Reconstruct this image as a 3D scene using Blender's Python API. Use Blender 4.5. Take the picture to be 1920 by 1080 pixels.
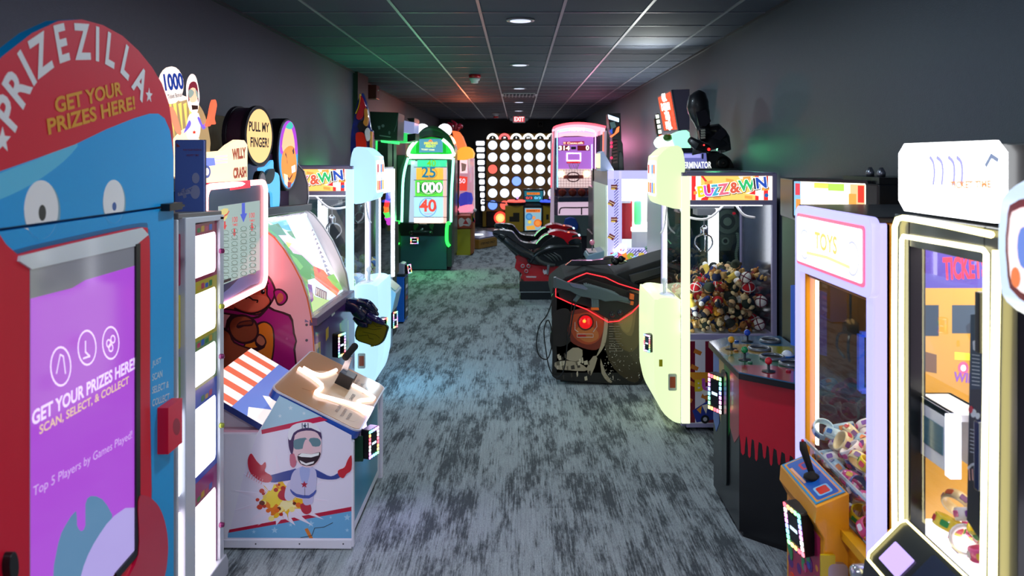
import bpy, bmesh, math, random
from mathutils import Vector, Matrix, Euler
random.seed(7)
SC = bpy.context.scene
for o in list(bpy.data.objects): bpy.data.objects.remove(o)
COL = SC.collection
PI = math.pi

# ---------------------------------------------------------------- camera
F, CX, CY, H = 1515.0, 971.0, 296.0, 1.95       # focal length (px), vanishing point (px), eye height (m)
cd = bpy.data.cameras.new('camera'); cam = bpy.data.objects.new('camera', cd); COL.objects.link(cam)
cam.location = (0, 0, H); cam.rotation_euler = (PI/2, 0, 0)
cd.sensor_width = 36; cd.lens = 36*F/1920
cd.shift_x = -(CX-960)/1920; cd.shift_y = -(540-CY)/1920
cd.dof.use_dof = True; cd.dof.focus_distance = 5.0; cd.dof.aperture_fstop = 4.0
cd.clip_start = .05; cd.clip_end = 100
SC.camera = cam

# ---------------------------------------------------------------- world, exposure
w = bpy.data.worlds.new('world'); SC.world = w; w.use_nodes = True
bg = w.node_tree.nodes['Background']; bg.inputs[0].default_value = (.30, .36, .48, 1); bg.inputs[1].default_value = .30
vs = SC.view_settings
vs.view_transform = 'Standard'; vs.look = 'None'; vs.exposure = 0.15; vs.gamma = 1; vs.use_curve_mapping = False

def lamp(name, loc, power, color=(1,1,1), size=.3, target=None, size_y=None, spread=None):
    l = bpy.data.lights.new(name, 'AREA'); l.energy = power; l.color = color; l.size = size
    if size_y: l.shape = 'RECTANGLE'; l.size_y = size_y
    if spread: l.spread = spread
    o = bpy.data.objects.new(name, l); COL.objects.link(o); o.location = loc
    if target is not None:
        o.rotation_euler = (Vector(target)-Vector(loc)).to_track_quat('-Z', 'Y').to_euler()
    return o

# recessed ceiling lamps (five, in a row down the middle)
CAN_Y = [3.3, 6.37, 9.42, 12.6, 15.7, 18.6]
CEIL = 3.04
for y in CAN_Y:
    lamp('can_light', (.02, y, CEIL-.03), 21, (.72, .88, 1.0), .16, (.02, y, 0))
# the part of the hall behind the photographer: two more lamps of the same row
for y in (-.2, -3.2):
    lamp('can_light', (.02, y, CEIL-.03), 44, (.80, .84, 1.0), .16, (.02, y, 0))

# ---------------------------------------------------------------- materials
def lin(c): 
    c /= 255.0
    return c/12.92 if c <= .04045 else ((c+.055)/1.055)**2.4
def rgb(h):
    if isinstance(h, str):
        h = h.lstrip('#'); h = tuple(int(h[i:i+2], 16) for i in (0, 2, 4))
    return (lin(h[0]), lin(h[1]), lin(h[2]), 1)
_mc = {}
def m(col, rough=.45, metal=0, coat=0, bump=0, bscale=200, var=0):
    k = ('m', str(col), rough, metal, coat, bump, bscale, var)
    if k in _mc: return _mc[k]
    a = bpy.data.materials.new('surface_%d' % len(_mc)); a.use_nodes = True; nt = a.node_tree
    b = nt.nodes['Principled BSDF']; b.inputs['Base Color'].default_value = rgb(col)
    b.inputs['Roughness'].default_value = rough; b.inputs['Metallic'].default_value = metal
    if coat: b.inputs['Coat Weight'].default_value = coat; b.inputs['Coat Roughness'].default_value = .08
    if bump or var:
        tc = nt.nodes.new('ShaderNodeTexCoord'); n = nt.nodes.new('ShaderNodeTexNoise')
        n.inputs['Scale'].default_value = bscale; n.inputs['Detail'].default_value = 4
        nt.links.new(tc.outputs['Object'], n.inputs['Vector'])
        if bump:
            bp = nt.nodes.new('ShaderNodeBump'); bp.inputs['Strength'].default_value = bump; bp.inputs['Distance'].default_value = .004
            nt.links.new(n.outputs['Fac'], bp.inputs['Height']); nt.links.new(bp.outputs[0], b.inputs['Normal'])
        if var:
            n2 = nt.nodes.new('ShaderNodeTexNoise'); n2.inputs['Scale'].default_value = bscale*.2; n2.inputs['Detail'].default_value = 5
            nt.links.new(tc.outputs['Object'], n2.inputs['Vector'])
            mr = nt.nodes.new('ShaderNodeMapRange'); mr.inputs[1].default_value = .3; mr.inputs[2].default_value = .7
            mr.inputs[3].default_value = 1-var; mr.inputs[4].default_value = 1+var*.5
            nt.links.new(n2.outputs['Fac'], mr.inputs[0])
            mx = nt.nodes.new('ShaderNodeVectorMath'); mx.operation = 'SCALE'; mx.inputs[0].default_value = rgb(col)[:3]
            nt.links.new(mr.outputs[0], mx.inputs['Scale']); nt.links.new(mx.outputs[0], b.inputs['Base Color'])
    _mc[k] = a; return a
def em(col, s=1.0, gloss=.3):
    """backlit print, neon or lamp: emits its own colour"""
    k = ('e', str(col), s, gloss)
    if k in _mc: return _mc[k]
    a = bpy.data.materials.new('glowing_%d' % len(_mc)); a.use_nodes = True
    b = a.node_tree.nodes['Principled BSDF']; c = rgb(col)
    b.inputs['Base Color'].default_value = tuple(x*.5 for x in c[:3])+(1,); b.inputs['Roughness'].default_value = gloss
    b.inputs['Emission Color'].default_value = c; b.inputs['Emission Strength'].default_value = s
    _mc[k] = a; return a
def glass(tint='ffffff', refl=1.0, alpha=.0):
    k = ('g', tint, refl, alpha)
    if k in _mc: return _mc[k]
    a = bpy.data.materials.new('glass_%d' % len(_mc)); a.use_nodes = True; nt = a.node_tree; nt.nodes.clear()
    out = nt.nodes.new('ShaderNodeOutputMaterial'); mix = nt.nodes.new('ShaderNodeMixShader')
    tr = nt.nodes.new('ShaderNodeBsdfTransparent'); gl = nt.nodes.new('ShaderNodeBsdfGlossy'); fr = nt.nodes.new('ShaderNodeFresnel')
    tr.inputs[0].default_value = rgb(tint); gl.inputs['Roughness'].default_value = .02
    nt.nodes.remove(fr); lw = nt.nodes.new('ShaderNodeLayerWeight'); lw.inputs[0].default_value = .5
    pw = nt.nodes.new('ShaderNodeMath'); pw.operation = 'POWER'; pw.inputs[1].default_value = 5; nt.links.new(lw.outputs['Facing'], pw.inputs[0])
    mu = nt.nodes.new('ShaderNodeMath'); mu.operation = 'MULTIPLY_ADD'; mu.inputs[1].default_value = .9*refl; mu.inputs[2].default_value = .05*refl
    nt.links.new(pw.outputs[0], mu.inputs[0]); mu.use_clamp = True; nt.links.new(mu.outputs[0], mix.inputs[0])
    nt.links.new(tr.outputs[0], mix.inputs[1]); nt.links.new(gl.outputs[0], mix.inputs[2]); nt.links.new(mix.outputs[0], out.inputs[0])
    _mc[k] = a; return a

# ---------------------------------------------------------------- pixel -> place helpers
def ray(px, py): return Vector(((px-CX)/F, 1, -(py-CY)/F))
def at(px, py, Y): return Vector((0, 0, H)) + ray(px, py)*Y
def onx(px, py, X): r = ray(px, py); return Vector((0, 0, H)) + r*(X/r.x)
class FR:
    """a plane: origin, two axes; px(...) finds where the eye's ray meets it"""
    def __init__(s, o, u, v):
        s.o = Vector(o); s.u = Vector(u).normalized(); s.v = Vector(v).normalized(); s.n = s.u.cross(s.v).normalized()
        s.v = s.n.cross(s.u)
    def px(s, px, py):
        r = ray(px, py); e = Vector((0, 0, H)); t = (s.o-e).dot(s.n)/r.dot(s.n); p = e+r*t-s.o
        return (p.dot(s.u), p.dot(s.v))
    def pts(s, l): return [s.px(*p) for p in l]
    def w(s, u, v, n=0): return s.o+s.u*u+s.v*v+s.n*n
def near(Y, x=0, z=0): return FR((x, Y, z), (1, 0, 0), (0, 0, 1))
def aisleL(X, y=0, z=0): return FR((X, y, z), (0, 1, 0), (0, 0, 1))
def aisleR(X, y=0, z=0): return FR((X, y, z), (0, -1, 0), (0, 0, 1))

def smooth(pts, n=4, closed=True):
    """Catmull-Rom through points"""
    out = []; N = len(pts)
    rng = range(N if closed else N-1)
    for i in rng:
        g = (lambda k: pts[k % N]) if closed else (lambda k: pts[max(0, min(N-1, k))])
        p0, p1, p2, p3 = [Vector(g(i+k)) for k in (-1, 0, 1, 2)]
        for j in range(n):
            t = j/n
            out.append(tuple(.5*((2*p1)+(p2-p0)*t+(2*p0-5*p1+4*p2-p3)*t*t+(3*p1-p0-3*p2+p3)*t**3)))
    if not closed: out.append(tuple(pts[-1]))
    return out
def rrect(x0, y0, x1, y1, r, n=5):
    r = min(r, abs(x1-x0)/2-1e-5, abs(y1-y0)/2-1e-5); p = []
    for cx, cy, a in ((x1-r, y1-r, 0), (x0+r, y1-r, 90), (x0+r, y0+r, 180), (x1-r, y0+r, 270)):
        for k in range(n+1):
            t = math.radians(a+90*k/n); p.append((cx+r*math.cos(t), cy+r*math.sin(t)))
    return p
def ell(cx, cy, rx, ry=None, n=28, a0=0, a1=360):
    ry = rx if ry is None else ry
    full = abs(a1-a0) >= 360
    return [(cx+rx*math.cos(math.radians(a0+(a1-a0)*k/(n if full else n-1))), cy+ry*math.sin(math.radians(a0+(a1-a0)*k/(n if full else n-1)))) for k in range(n)]
def star(cx, cy, R, r=None, n=5, a=90):
    r = R*.42 if r is None else r
    return [(cx+(R if k % 2 == 0 else r)*math.cos(math.radians(a+180*k/n)), cy+(R if k % 2 == 0 else r)*math.sin(math.radians(a+180*k/n))) for k in range(2*n)]

# ---------------------------------------------------------------- mesh builder (one G = one object)
_tc = {}
def text_mesh(s, bold, depth):
    k = (s, bold, depth)
    if k not in _tc:
        c = bpy.data.curves.new('t', 'FONT'); c.body = s; c.size = 1; c.offset = bold; c.extrude = depth; c.align_x = 'CENTER'; c.align_y = 'CENTER'; c.resolution_u = 3
        o = bpy.data.objects.new('t', c); COL.objects.link(o); bpy.context.view_layer.update()
        me = bpy.data.meshes.new_from_object(o.evaluated_get(bpy.context.evaluated_depsgraph_get()))
        _tc[k] = ([v.co.copy() for v in me.vertices], [tuple(p.vertices) for p in me.polygons])
        bpy.data.objects.remove(o); bpy.data.curves.remove(c); bpy.data.meshes.remove(me)
    return _tc[k]
class G:
    def __init__(s): s.v = []; s.f = []; s.mi = []; s.mats = []; s.sm = []; s.layer = 0; s.pr = []
    def up(s, n): pass
    def on(s, fr, u, v, base):
        """how high the slabs already in this plane stand at (u, v)"""
        for f, pts, n1 in s.pr:
            if f is fr and n1 > base:
                c = False; j = len(pts)-1
                for i in range(len(pts)):
                    (x0, y0), (x1, y1) = pts[i], pts[j]
                    if (y0 > v) != (y1 > v) and u < (x1-x0)*(v-y0)/(y1-y0)+x0: c = not c
                    j = i
                if c: base = n1
        return base
    def add(s, vs, fs, mat, smooth=False):
        if mat not in s.mats: s.mats.append(mat)
        i = s.mats.index(mat); b = len(s.v)
        s.v += [Vector(v) for v in vs]; s.f += [tuple(b+k for k in f) for f in fs]; s.mi += [i]*len(fs); s.sm += [smooth]*len(fs)
        return s
    def box(s, x0, y0, z0, x1, y1, z1, mat, M=None):
        x0, x1 = sorted((x0, x1)); y0, y1 = sorted((y0, y1)); z0, z1 = sorted((z0, z1))
        vs = [Vector((x, y, z)) for z in (z0, z1) for x, y in ((x0, y0), (x1, y0), (x1, y1), (x0, y1))]
        if M: vs = [M @ v for v in vs]
        return s.add(vs, [(3,2,1,0), (4,5,6,7), (0,1,5,4), (1,2,6,5), (2,3,7,6), (3,0,4,7)], mat)
    def bar(s, a, b, w, h, mat, up=(0,0,1)):
        """square bar from a to b"""
        a = Vector(a); b = Vector(b); d = (b-a).normalized(); u = Vector(up)
        if abs(d.dot(u)) > .98: u = Vector((0,1,0))
        x = d.cross(u).normalized(); y = x.cross(d)
        vs = [p+x*sx*w/2+y*sy*h/2 for p in (a, b) for sx, sy in ((-1,-1),(1,-1),(1,1),(-1,1))]
        return s.add(vs, [(3,2,1,0),(4,5,6,7),(0,1,5,4),(1,2,6,5),(2,3,7,6),(3,0,4,7)], mat)
    def prism(s, fr, pts, n0, n1, mat, smooth=False, slab=True):
        """polygon (u,v) in a plane, extruded along its normal from n0 to n1"""
        a = sum(pts[i][0]*pts[(i+1)%len(pts)][1]-pts[(i+1)%len(pts)][0]*pts[i][1] for i in range(len(pts)))
        if a < 0: pts = pts[::-1]
        if n0 > n1: n0, n1 = n1, n0
        if slab: s.pr.append((fr, pts, n1))
        N = len(pts)
        vs = [fr.w(p[0], p[1], n0) for p in pts]+[fr.w(p[0], p[1], n1) for p in pts]
        b = len(s.v)
        # caps triangulated so concave outlines stay right
        from mathutils.geometry import tessellate_polygon
        tri = tessellate_polygon([[Vector((p[0], p[1], 0)) for p in pts]])
        caps = []
        for t in tri:
            A = (pts[t[1]][0]-pts[t[0]][0])*(pts[t[2]][1]-pts[t[0]][1])-(pts[t[2]][0]-pts[t[0]][0])*(pts[t[1]][1]-pts[t[0]][1])
            t = t if A > 0 else t[::-1]
            caps.append((t[0]+N, t[1]+N, t[2]+N)); caps.append((t[2], t[1], t[0]))
        s.add(vs, caps, mat)
        s.add([], [], mat)
        i = s.mats.index(mat)
        for k in range(N):
            s.f.append((b+k, b+(k+1) % N, b+N+(k+1) % N, b+N+k)); s.mi.append(i); s.sm.append(smooth)
        return s
    def art(s, fr, pts, mat, base=0, lift=None, px=True, sm=0):
        """a flat printed / cut shape lying on plane fr; later shapes lie on earlier ones"""
        if px: pts = fr.pts(pts)
        if sm: pts = smooth(pts, sm)
        s.layer += 1
        base = s.on(fr, sum(p[0] for p in pts)/len(pts), sum(p[1] for p in pts)/len(pts), base)
        top = base+(s.layer*.00006 if lift is None else lift)
        if lift: s.pr.append((fr, pts, top))
        return s.prism(fr, pts, base-.0005, top+.0002, mat, slab=False)
    def line(s, fr, pts, w, mat, px=True, base=0, closed=False, sm=0):
        """a stroke of width w along points in the plane"""
        if px: pts = fr.pts(pts)
        if sm: pts = smooth(pts, sm, closed)
        base = s.on(fr, sum(p[0] for p in pts)/len(pts), sum(p[1] for p in pts)/len(pts), base)
        s.layer += 1; h = base+s.layer*.00006+.0002; n = len(pts)
        for i in range(n if closed else n-1):
            a = Vector(pts[i]); b = Vector(pts[(i+1) % n]); d = b-a
            if d.length < 1e-6: continue
            d.normalize(); nn = Vector((-d.y, d.x))*w/2; a2 = a-d*w*.3; b2 = b+d*w*.3
            s.prism(fr, [tuple(a2-nn), tuple(b2-nn), tuple(b2+nn), tuple(a2+nn)], base-.0005, h, mat, slab=False)
        return s
    def text(s, fr, c, txt, size, mat, px=True, rot=0, bold=.01, sx=1, depth=.001, base=0, shear=0):
        if px: c = fr.px(*c)
        s.layer += 1
        base = s.on(fr, c[0], c[1], base); vs, fs = text_mesh(txt, bold, 0); h = base+s.layer*.00006+.0004
        cr, sr = math.cos(rot), math.sin(rot); out = []
        for v in vs:
            x = v.x*size*sx+v.y*size*shear; y = v.y*size
            out.append(fr.w(c[0]+x*cr-y*sr, c[1]+x*sr+y*cr, h))
        return s.add(out, fs, mat)
    def tube(s, pts, r, mat, n=10, closed=False, cap=True, sm=0):
        pts = [Vector(p) for p in pts]
        if sm: pts = [Vector(p) for p in smooth(pts, sm, closed)]
        N = len(pts); rs = r if isinstance(r, (list, tuple)) else [r]*N
        if len(rs) != N:
            rs = [rs[min(len(rs)-1, int(i*(len(rs)-1)/(N-1)))]*(1-((i*(len(rs)-1)/(N-1)) % 1))+rs[min(len(rs)-1, int(i*(len(rs)-1)/(N-1))+1)]*((i*(len(rs)-1)/(N-1)) % 1) for i in range(N)]
        vs = []; prev = None
        for i in range(N):
            a = pts[(i-1) % N] if (closed or i > 0) else pts[i]; b = pts[(i+1) % N] if (closed or i < N-1) else pts[i]
            d = (b-a).normalized()
            if prev is None:
                u = Vector((0,0,1)) if abs(d.z) < .9 else Vector((1,0,0))
                x = d.cross(u).normalized()
            else:
                x = (prev-d*prev.dot(d)).normalized()
            prev = x; y = d.cross(x)
            vs += [pts[i]+(x*math.cos(2*PI*k/n)+y*math.sin(2*PI*k/n))*rs[i] for k in range(n)]
        fs = []
        for i in range(N if closed else N-1):
            j = (i+1) % N
            fs += [(i*n+k, i*n+(k+1) % n, j*n+(k+1) % n, j*n+k) for k in range(n)]
        if cap and not closed: fs += [tuple(reversed(range(n))), tuple((N-1)*n+k for k in range(n))]
        return s.add(vs, fs, mat, True)
    def lathe(s, prof, mat, c=(0,0,0), axis=(0,0,1), n=24, sx=1, sy=1):
        """profile [(r, h)...] turned round an axis through c"""
        c = Vector(c); az = Vector(axis).normalized(); ux = az.orthogonal().normalized() if abs(az.z) < .99 else Vector((1,0,0)); uy = az.cross(ux)
        vs = [c+az*h+ux*r*math.cos(2*PI*k/n)*sx+uy*r*math.sin(2*PI*k/n)*sy for r, h in prof for k in range(n)]
        fs = [(i*n+k, i*n+(k+1) % n, (i+1)*n+(k+1) % n, (i+1)*n+k) for i in range(len(prof)-1) for k in range(n)]
        fs += [tuple(reversed(range(n))), tuple((len(prof)-1)*n+k for k in range(n))]
        return s.add(vs, fs, mat, True)
    def ball(s, c, rx, mat, ry=None, rz=None, n=16, rot=None):
        ry = rx if ry is None else ry; rz = rx if rz is None else rz; c = Vector(c); R = Euler(rot).to_matrix() if rot else Matrix.Identity(3)
        h = n//2; vs = [c+R @ Vector((0,0,rz))]
        for i in range(1, h):
            t = PI*i/h
            vs += [c+R @ Vector((rx*math.sin(t)*math.cos(2*PI*k/n), ry*math.sin(t)*math.sin(2*PI*k/n), rz*math.cos(t))) for k in range(n)]
        vs.append(c+R @ Vector((0,0,-rz))); L = len(vs)-1
        fs = [(0, 1+k, 1+(k+1) % n) for k in range(n)]
        for i in range(h-2):
            fs += [(1+i*n+k, 1+(i+1)*n+k, 1+(i+1)*n+(k+1) % n, 1+i*n+(k+1) % n) for k in range(n)]
        fs += [(L, 1+(h-2)*n+(k+1) % n, 1+(h-2)*n+k) for k in range(n)]
        return s.add(vs, fs, mat, True)
    def torus(s, c, R, r, mat, axis=(0,0,1), n=28, k=8, sy=1):
        az = Vector(axis).normalized(); ux = az.orthogonal().normalized() if abs(az.z) < .99 else Vector((1,0,0)); uy = az.cross(ux); c = Vector(c)
        return s.tube([c+ux*R*math.cos(2*PI*i/n)+uy*R*sy*math.sin(2*PI*i/n) for i in range(n)], r, mat, k, closed=True)
    def quad(s, a, b, c, d, mat): return s.add([a, b, c, d], [(0,1,2,3)], mat)
    def build(s, name, parent=None, bevel=0, sub=0, origin=None):
        me = bpy.data.meshes.new(name)
        M = Matrix.Identity(4)
        if parent is not None: M = WM[parent.name].inverted()
        elif origin is not None: M = Matrix.Translation(-Vector(origin))
        me.from_pydata([M @ v for v in s.v], [], s.f); me.update()
        for a in s.mats: me.materials.append(a)
        me.polygons.foreach_set('material_index', s.mi); me.polygons.foreach_set('use_smooth', s.sm)
        o = bpy.data.objects.new(name, me); COL.objects.link(o)
        if parent is not None: o.parent = parent; WM[o.name] = WM[parent.name]
        else:
            if origin is not None: o.location = origin
            WM[o.name] = Matrix.Translation(origin) if origin is not None else Matrix.Identity(4)
        if sub:
            md = o.modifiers.new('s', 'SUBSURF'); md.levels = md.render_levels = sub
        if bevel:
            md = o.modifiers.new('b', 'BEVEL'); md.width = bevel; md.segments = 2; md.limit_method = 'ANGLE'; md.angle_limit = math.radians(40); md.use_clamp_overlap = True
        return o
WM = {}
def thing(name, label, cat, loc, group=None, rz=0):
    o = bpy.data.objects.new(name, None); COL.objects.link(o); o.location = loc; o.rotation_euler = (0, 0, rz); o.empty_display_size = .1
    o['label'] = label; o['category'] = cat
    if group: o['group'] = group
    WM[o.name] = Matrix.Translation(Vector(loc)) @ Matrix.Rotation(rz, 4, 'Z')
    return o
def tag(o, label, cat, group=None, kind=None):
    o['label'] = label; o['category'] = cat
    if group: o['group'] = group
    if kind: o['kind'] = kind
    return o
def struct(g, name, bevel=0):
    o = g.build(name, bevel=bevel); o['kind'] = 'structure'; return o

BLACK = m('0c0c0f', .35); DARK = m('17171b', .5); GREY = m('6c6f78', .4); WHITE = m('e6e6ea', .35); CHROME = m('b8bcc4', .2, 1)
STEEL = m('8b8f98', .35, .9); RUB = m('101012', .8); GLASS = glass(); RED = m('c4101c', .25, coat=.5)

def reader(fr, parent, c, w=.075, h=.11, tilt=0, label=None):
    """card reader: dark box with a ring of small coloured lamps round a small screen (c = centre u,v on plane fr)"""
    u, v = c; g = G()
    g.prism(fr, rrect(u-w/2, v-h/2, u+w/2, v+h/2, .012), 0, .045, BLACK)
    body = g.build('card_reader', parent, .002)
    g = G(); g.prism(fr, rrect(u-w*.3, v-h*.32, u+w*.3, v+h*.32, .004), .044, .047, m('10141c', .1))
    g.prism(fr, rrect(u-w*.2, v-h*.05, u+w*.2, v+h*.03, .002), .044, .0485, em('cfe8ff', 1.2))
    g.build('screen', body)
    cols = ['ff7888', 'ff6070', 'ffb870', 'ffe888', '90ff98', '80ffc0', '88dcff', '98a0ff', 'e898ff', 'ff9ce0', 'ffffff', 'ffd0d0']
    pts = [(u-w*.4+w*.8*k/4, v+h*.43) for k in range(5)]+[(u+w*.4, v+h*.43-h*.86*k/7) for k in range(1, 7)]+[(u+w*.4-w*.8*k/4, v-h*.43) for k in range(5)]+[(u-w*.4, v-h*.43+h*.86*k/7) for k in range(1, 7)]
    g = G(); off = random.randrange(12)
    for i, p in enumerate(pts):
        g.prism(fr, rrect(p[0]-w*.065, p[1]-h*.045, p[0]+w*.065, p[1]+h*.045, .002, 2), .044, .049, em(cols[(i+off) % 12], 2.6))
    g.build('light_ring', body)
    return body
# ================================================================ the room
XL, XR, YB, Y0 = -2.08, 1.87, 22.8, -5.0
def carpet():
    a = bpy.data.materials.new('carpet'); a.use_nodes = True; nt = a.node_tree; N = nt.nodes; L = nt.links
    b = N['Principled BSDF']; b.inputs['Roughness'].default_value = .85
    tc = N.new('ShaderNodeTexCoord')
    def noise(sc, vec_scale, det=3, rough=.5, off=0, dim='3D'):
        mp = N.new('ShaderNodeMapping'); mp.inputs['Scale'].default_value = vec_scale; mp.inputs['Location'].default_value = (off, off*2, 0); L.new(tc.outputs['Object'], mp.inputs[0])
        n = N.new('ShaderNodeTexNoise'); n.inputs['Scale'].default_value = sc; n.inputs['Detail'].default_value = det; n.inputs['Roughness'].default_value = rough
        L.new(mp.outputs[0], n.inputs['Vector']); return n.outputs['Fac']
    def mapr(s, a0, a1, b0, b1):
        r = N.new('ShaderNodeMapRange'); r.inputs[1].default_value = a0; r.inputs[2].default_value = a1; r.inputs[3].default_value = b0; r.inputs[4].default_value = b1
        L.new(s, r.inputs[0]); return r.outputs[0]
    def math_(op, x, y):
        n = N.new('ShaderNodeMath'); n.operation = op
        for i, q in enumerate((x, y)):
            if isinstance(q, (int, float)): n.inputs[i].default_value = q
            else: L.new(q, n.inputs[i])
        return n.outputs[0]
    # carpet planks 0.25 x 1 m: offset the pattern per plank
    br = N.new('ShaderNodeTexBrick'); mp = N.new('ShaderNodeMapping'); mp.inputs['Rotation'].default_value = (0, 0, PI/2); L.new(tc.outputs['Object'], mp.inputs[0]); L.new(mp.outputs[0], br.inputs['Vector'])
    br.inputs['Scale'].default_value = 1; br.inputs['Brick Width'].default_value = 1.0; br.inputs['Row Height'].default_value = .25; br.inputs['Mortar Size'].default_value = .0015
    br.inputs['Color1'].default_value = (0,0,0,1); br.inputs['Color2'].default_value = (1,1,1,1); br.inputs['Mortar'].default_value = (.5,.5,.5,1)
    blot = noise(6.0, (1.3, .30, 1), 9, .78); blot2 = noise(2.2, (1.5, .4, 1), 6, .7, 7)
    streak = noise(40, (2.6, .10, 1), 4, .75, 3)
    fine = noise(170, (1.3, .35, 1), 2, .8, 1)
    t = math_('ADD', blot, math_('MULTIPLY', math_('SUBTRACT', streak, .5), .42))
    t = math_('ADD', t, math_('MULTIPLY', math_('SUBTRACT', blot2, .5), .35))
    t = math_('ADD', t, math_('MULTIPLY', math_('SUBTRACT', br.outputs['Color'], .5), .08))
    t = mapr(t, .40, .53, 0, 1)
    mix = N.new('ShaderNodeMix'); mix.data_type = 'RGBA'; mix.inputs[6].default_value = rgb('444b51'); mix.inputs[7].default_value = rgb('99a2a6'); L.new(t, mix.inputs[0])
    v = math_('ADD', mapr(streak, .3, .7, .72, 1.2), mapr(fine, .3, .7, -.24, .24))
    v = math_('MULTIPLY', v, mapr(br.outputs['Fac'], 0, 1, 1, .75))
    sc = N.new('ShaderNodeVectorMath'); sc.operation = 'SCALE'; L.new(mix.outputs[2], sc.inputs[0]); L.new(v, sc.inputs['Scale']); L.new(sc.outputs[0], b.inputs['Base Color'])
    bp = N.new('ShaderNodeBump'); bp.inputs['Strength'].default_value = .5; bp.inputs['Distance'].default_value = .004; L.new(math_('ADD', fine, t), bp.inputs['Height']); L.new(bp.outputs[0], b.inputs['Normal'])
    return a
g = G(); g.box(-2.7, Y0, -.05, 2.3, YB+.2, 0, carpet()); struct(g, 'floor')
WALL = m('545366', .5, bump=.25, bscale=180, var=.06)
WALLB = m('2a2b31', .6, bump=.2, bscale=120)
g = G(); g.box(XL-.1, Y0, 0, XL, 10.2, CEIL, WALL); g.box(-2.30, 10.9, 0, -2.20, YB, CEIL, m('68626c', .5, bump=.25, bscale=180, var=.08)); struct(g, 'wall_left')
g = G(); g.box(XR, Y0, 0, XR+.1, YB, CEIL, m('3c4a58', .5, bump=.25, bscale=180, var=.06)); struct(g, 'wall_right')
g = G(); g.box(-2.30, YB, 0, XR+.1, YB+.1, CEIL, WALLB); struct(g, 'wall_back')
g = G(); g.box(-2.30, 10.2, 0, -2.02, 10.9, CEIL, m('101014', .5)); struct(g, 'trim_1')
TILE = m('3e465a', .75, bump=.5, bscale=260, var=.10)
g = G(); g.box(-2.4, Y0, CEIL, 2.1, YB+.1, CEIL+.05, TILE); struct(g, 'ceiling')
g = G(); GRIDM = m('8d919c', .35, .15)
for k in range(-3, 3):
    x = .33+.61*k; g.box(x-.011, Y0, CEIL-.008, x+.011, YB, CEIL, GRIDM)
y = 6.04-.61*18
while y < YB:
    g.box(-2.3, y-.006, CEIL-.006, XR, y+.006, CEIL, m('868a98', .35, .15)); y += .61
struct(g, 'trim_2')
g = G()
g.box(XL, Y0, CEIL-.02, XL+.022, 10.2, CEIL, m('3b3d47', .5)); g.box(XR-.022, Y0, CEIL-.02, XR, YB, CEIL, m('3b3d47', .5)); g.box(-2.2, 10.9, CEIL-.02, -2.178, YB, CEIL, m('3b3d47', .5)); struct(g, 'trim_3')
g = G(); g.box(XL, Y0, 0, XL+.012, 10.2, .1, BLACK); struct(g, 'baseboard_left')
g = G(); g.box(XR-.012, Y0, 0, XR, YB, .1, BLACK); struct(g, 'baseboard_right')
g = G(); g.box(-2.2, YB-.012, 0, XR-.012, YB, .1, BLACK); struct(g, 'baseboard_back')

ord_ = ['first', 'second', 'third', 'fourth', 'fifth']
i = 0
for y in CAN_Y:
    if y < 5: continue
    t = thing('ceiling_light', 'round recessed ceiling light, %s of the row counted towards the exit sign' % ord_[i], 'ceiling light', (.02, y, CEIL-.012), 'recessed ceiling lights'); i += 1
    g = G(); g.lathe([(.085, 0), (.11, 0), (.115, .012), (.085, .012)], m('7a7e88', .4), (.02, y, CEIL-.012), n=32); g.build('trim_ring', t)
    g = G(); g.lathe([(.082, .0), (.084, .004)], em('d4dcf4', 1.0), (.02, y, CEIL-.014), n=32); g.build('lens', t)
# air vent
t = thing('air_vent', 'square ceiling air vent with bright slats in the middle of the ceiling', 'vent', (.024, 13.9, CEIL-.03))
g = G(); 
for a, b, c, d in ((-.28, 13.6, .33, 13.64), (-.28, 14.16, .33, 14.2), (-.28, 13.6, -.24, 14.2), (.29, 13.6, .33, 14.2)): g.box(a, b, CEIL-.012, c, d, CEIL, m('d8d8e0', .4))
g.build('frame', t)
g = G()
for k in range(9):
    x = -.21+k*.06; g.bar((x, 13.64, CEIL-.02), (x, 14.16, CEIL-.02), .004, .035, m('d0d4e0', .3), up=(.6, 0, 1))
g.build('slats', t)
# strobe + detector
p = at(890, 146, 10.6)
t = thing('fire_alarm', 'red based ceiling fire alarm with a white detector head', 'alarm', (p.x, p.y, CEIL-.1))
g = G(); g.lathe([(.05, -.045), (.075, -.04), (.08, 0)], RED, (p.x, p.y, CEIL)); g.build('base', t)
g = G(); g.lathe([(.02, -.115), (.045, -.11), (.05, -.08), (.065, -.075), (.07, -.045)], WHITE, (p.x, p.y, CEIL)); g.build('detector_head', t)
p = at(930, 216, 19.5)
t = thing('smoke_detector', 'small white ceiling smoke detector left of the exit sign', 'detector', (p.x, p.y, CEIL-.06))
g = G(); g.lathe([(.03, -.09), (.05, -.08), (.06, -.05), (.09, -.04), (.1, 0)], WHITE, (p.x, p.y, CEIL)); g.build('housing', t)
g = G(); g.lathe([(.02, -.13), (.06, -.125), (.06, -.09)], RED, (p.x, p.y, CEIL)); g.build('cap', t)
# red horn on the left wall
t = thing('fire_horn', 'dark red fire horn box high on the wall above the pirate cutout', 'alarm', (-2.2, 11.85, 2.9))
g = G(); g.box(-2.2, 11.6, 2.80, -2.03, 11.85, 3.0, m('5e0c12', .4)); g.build('housing', t, .008)
g = G(); g.ball((-2.028, 11.72, 2.93), .012, WHITE); g.build('indicator', t)
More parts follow.
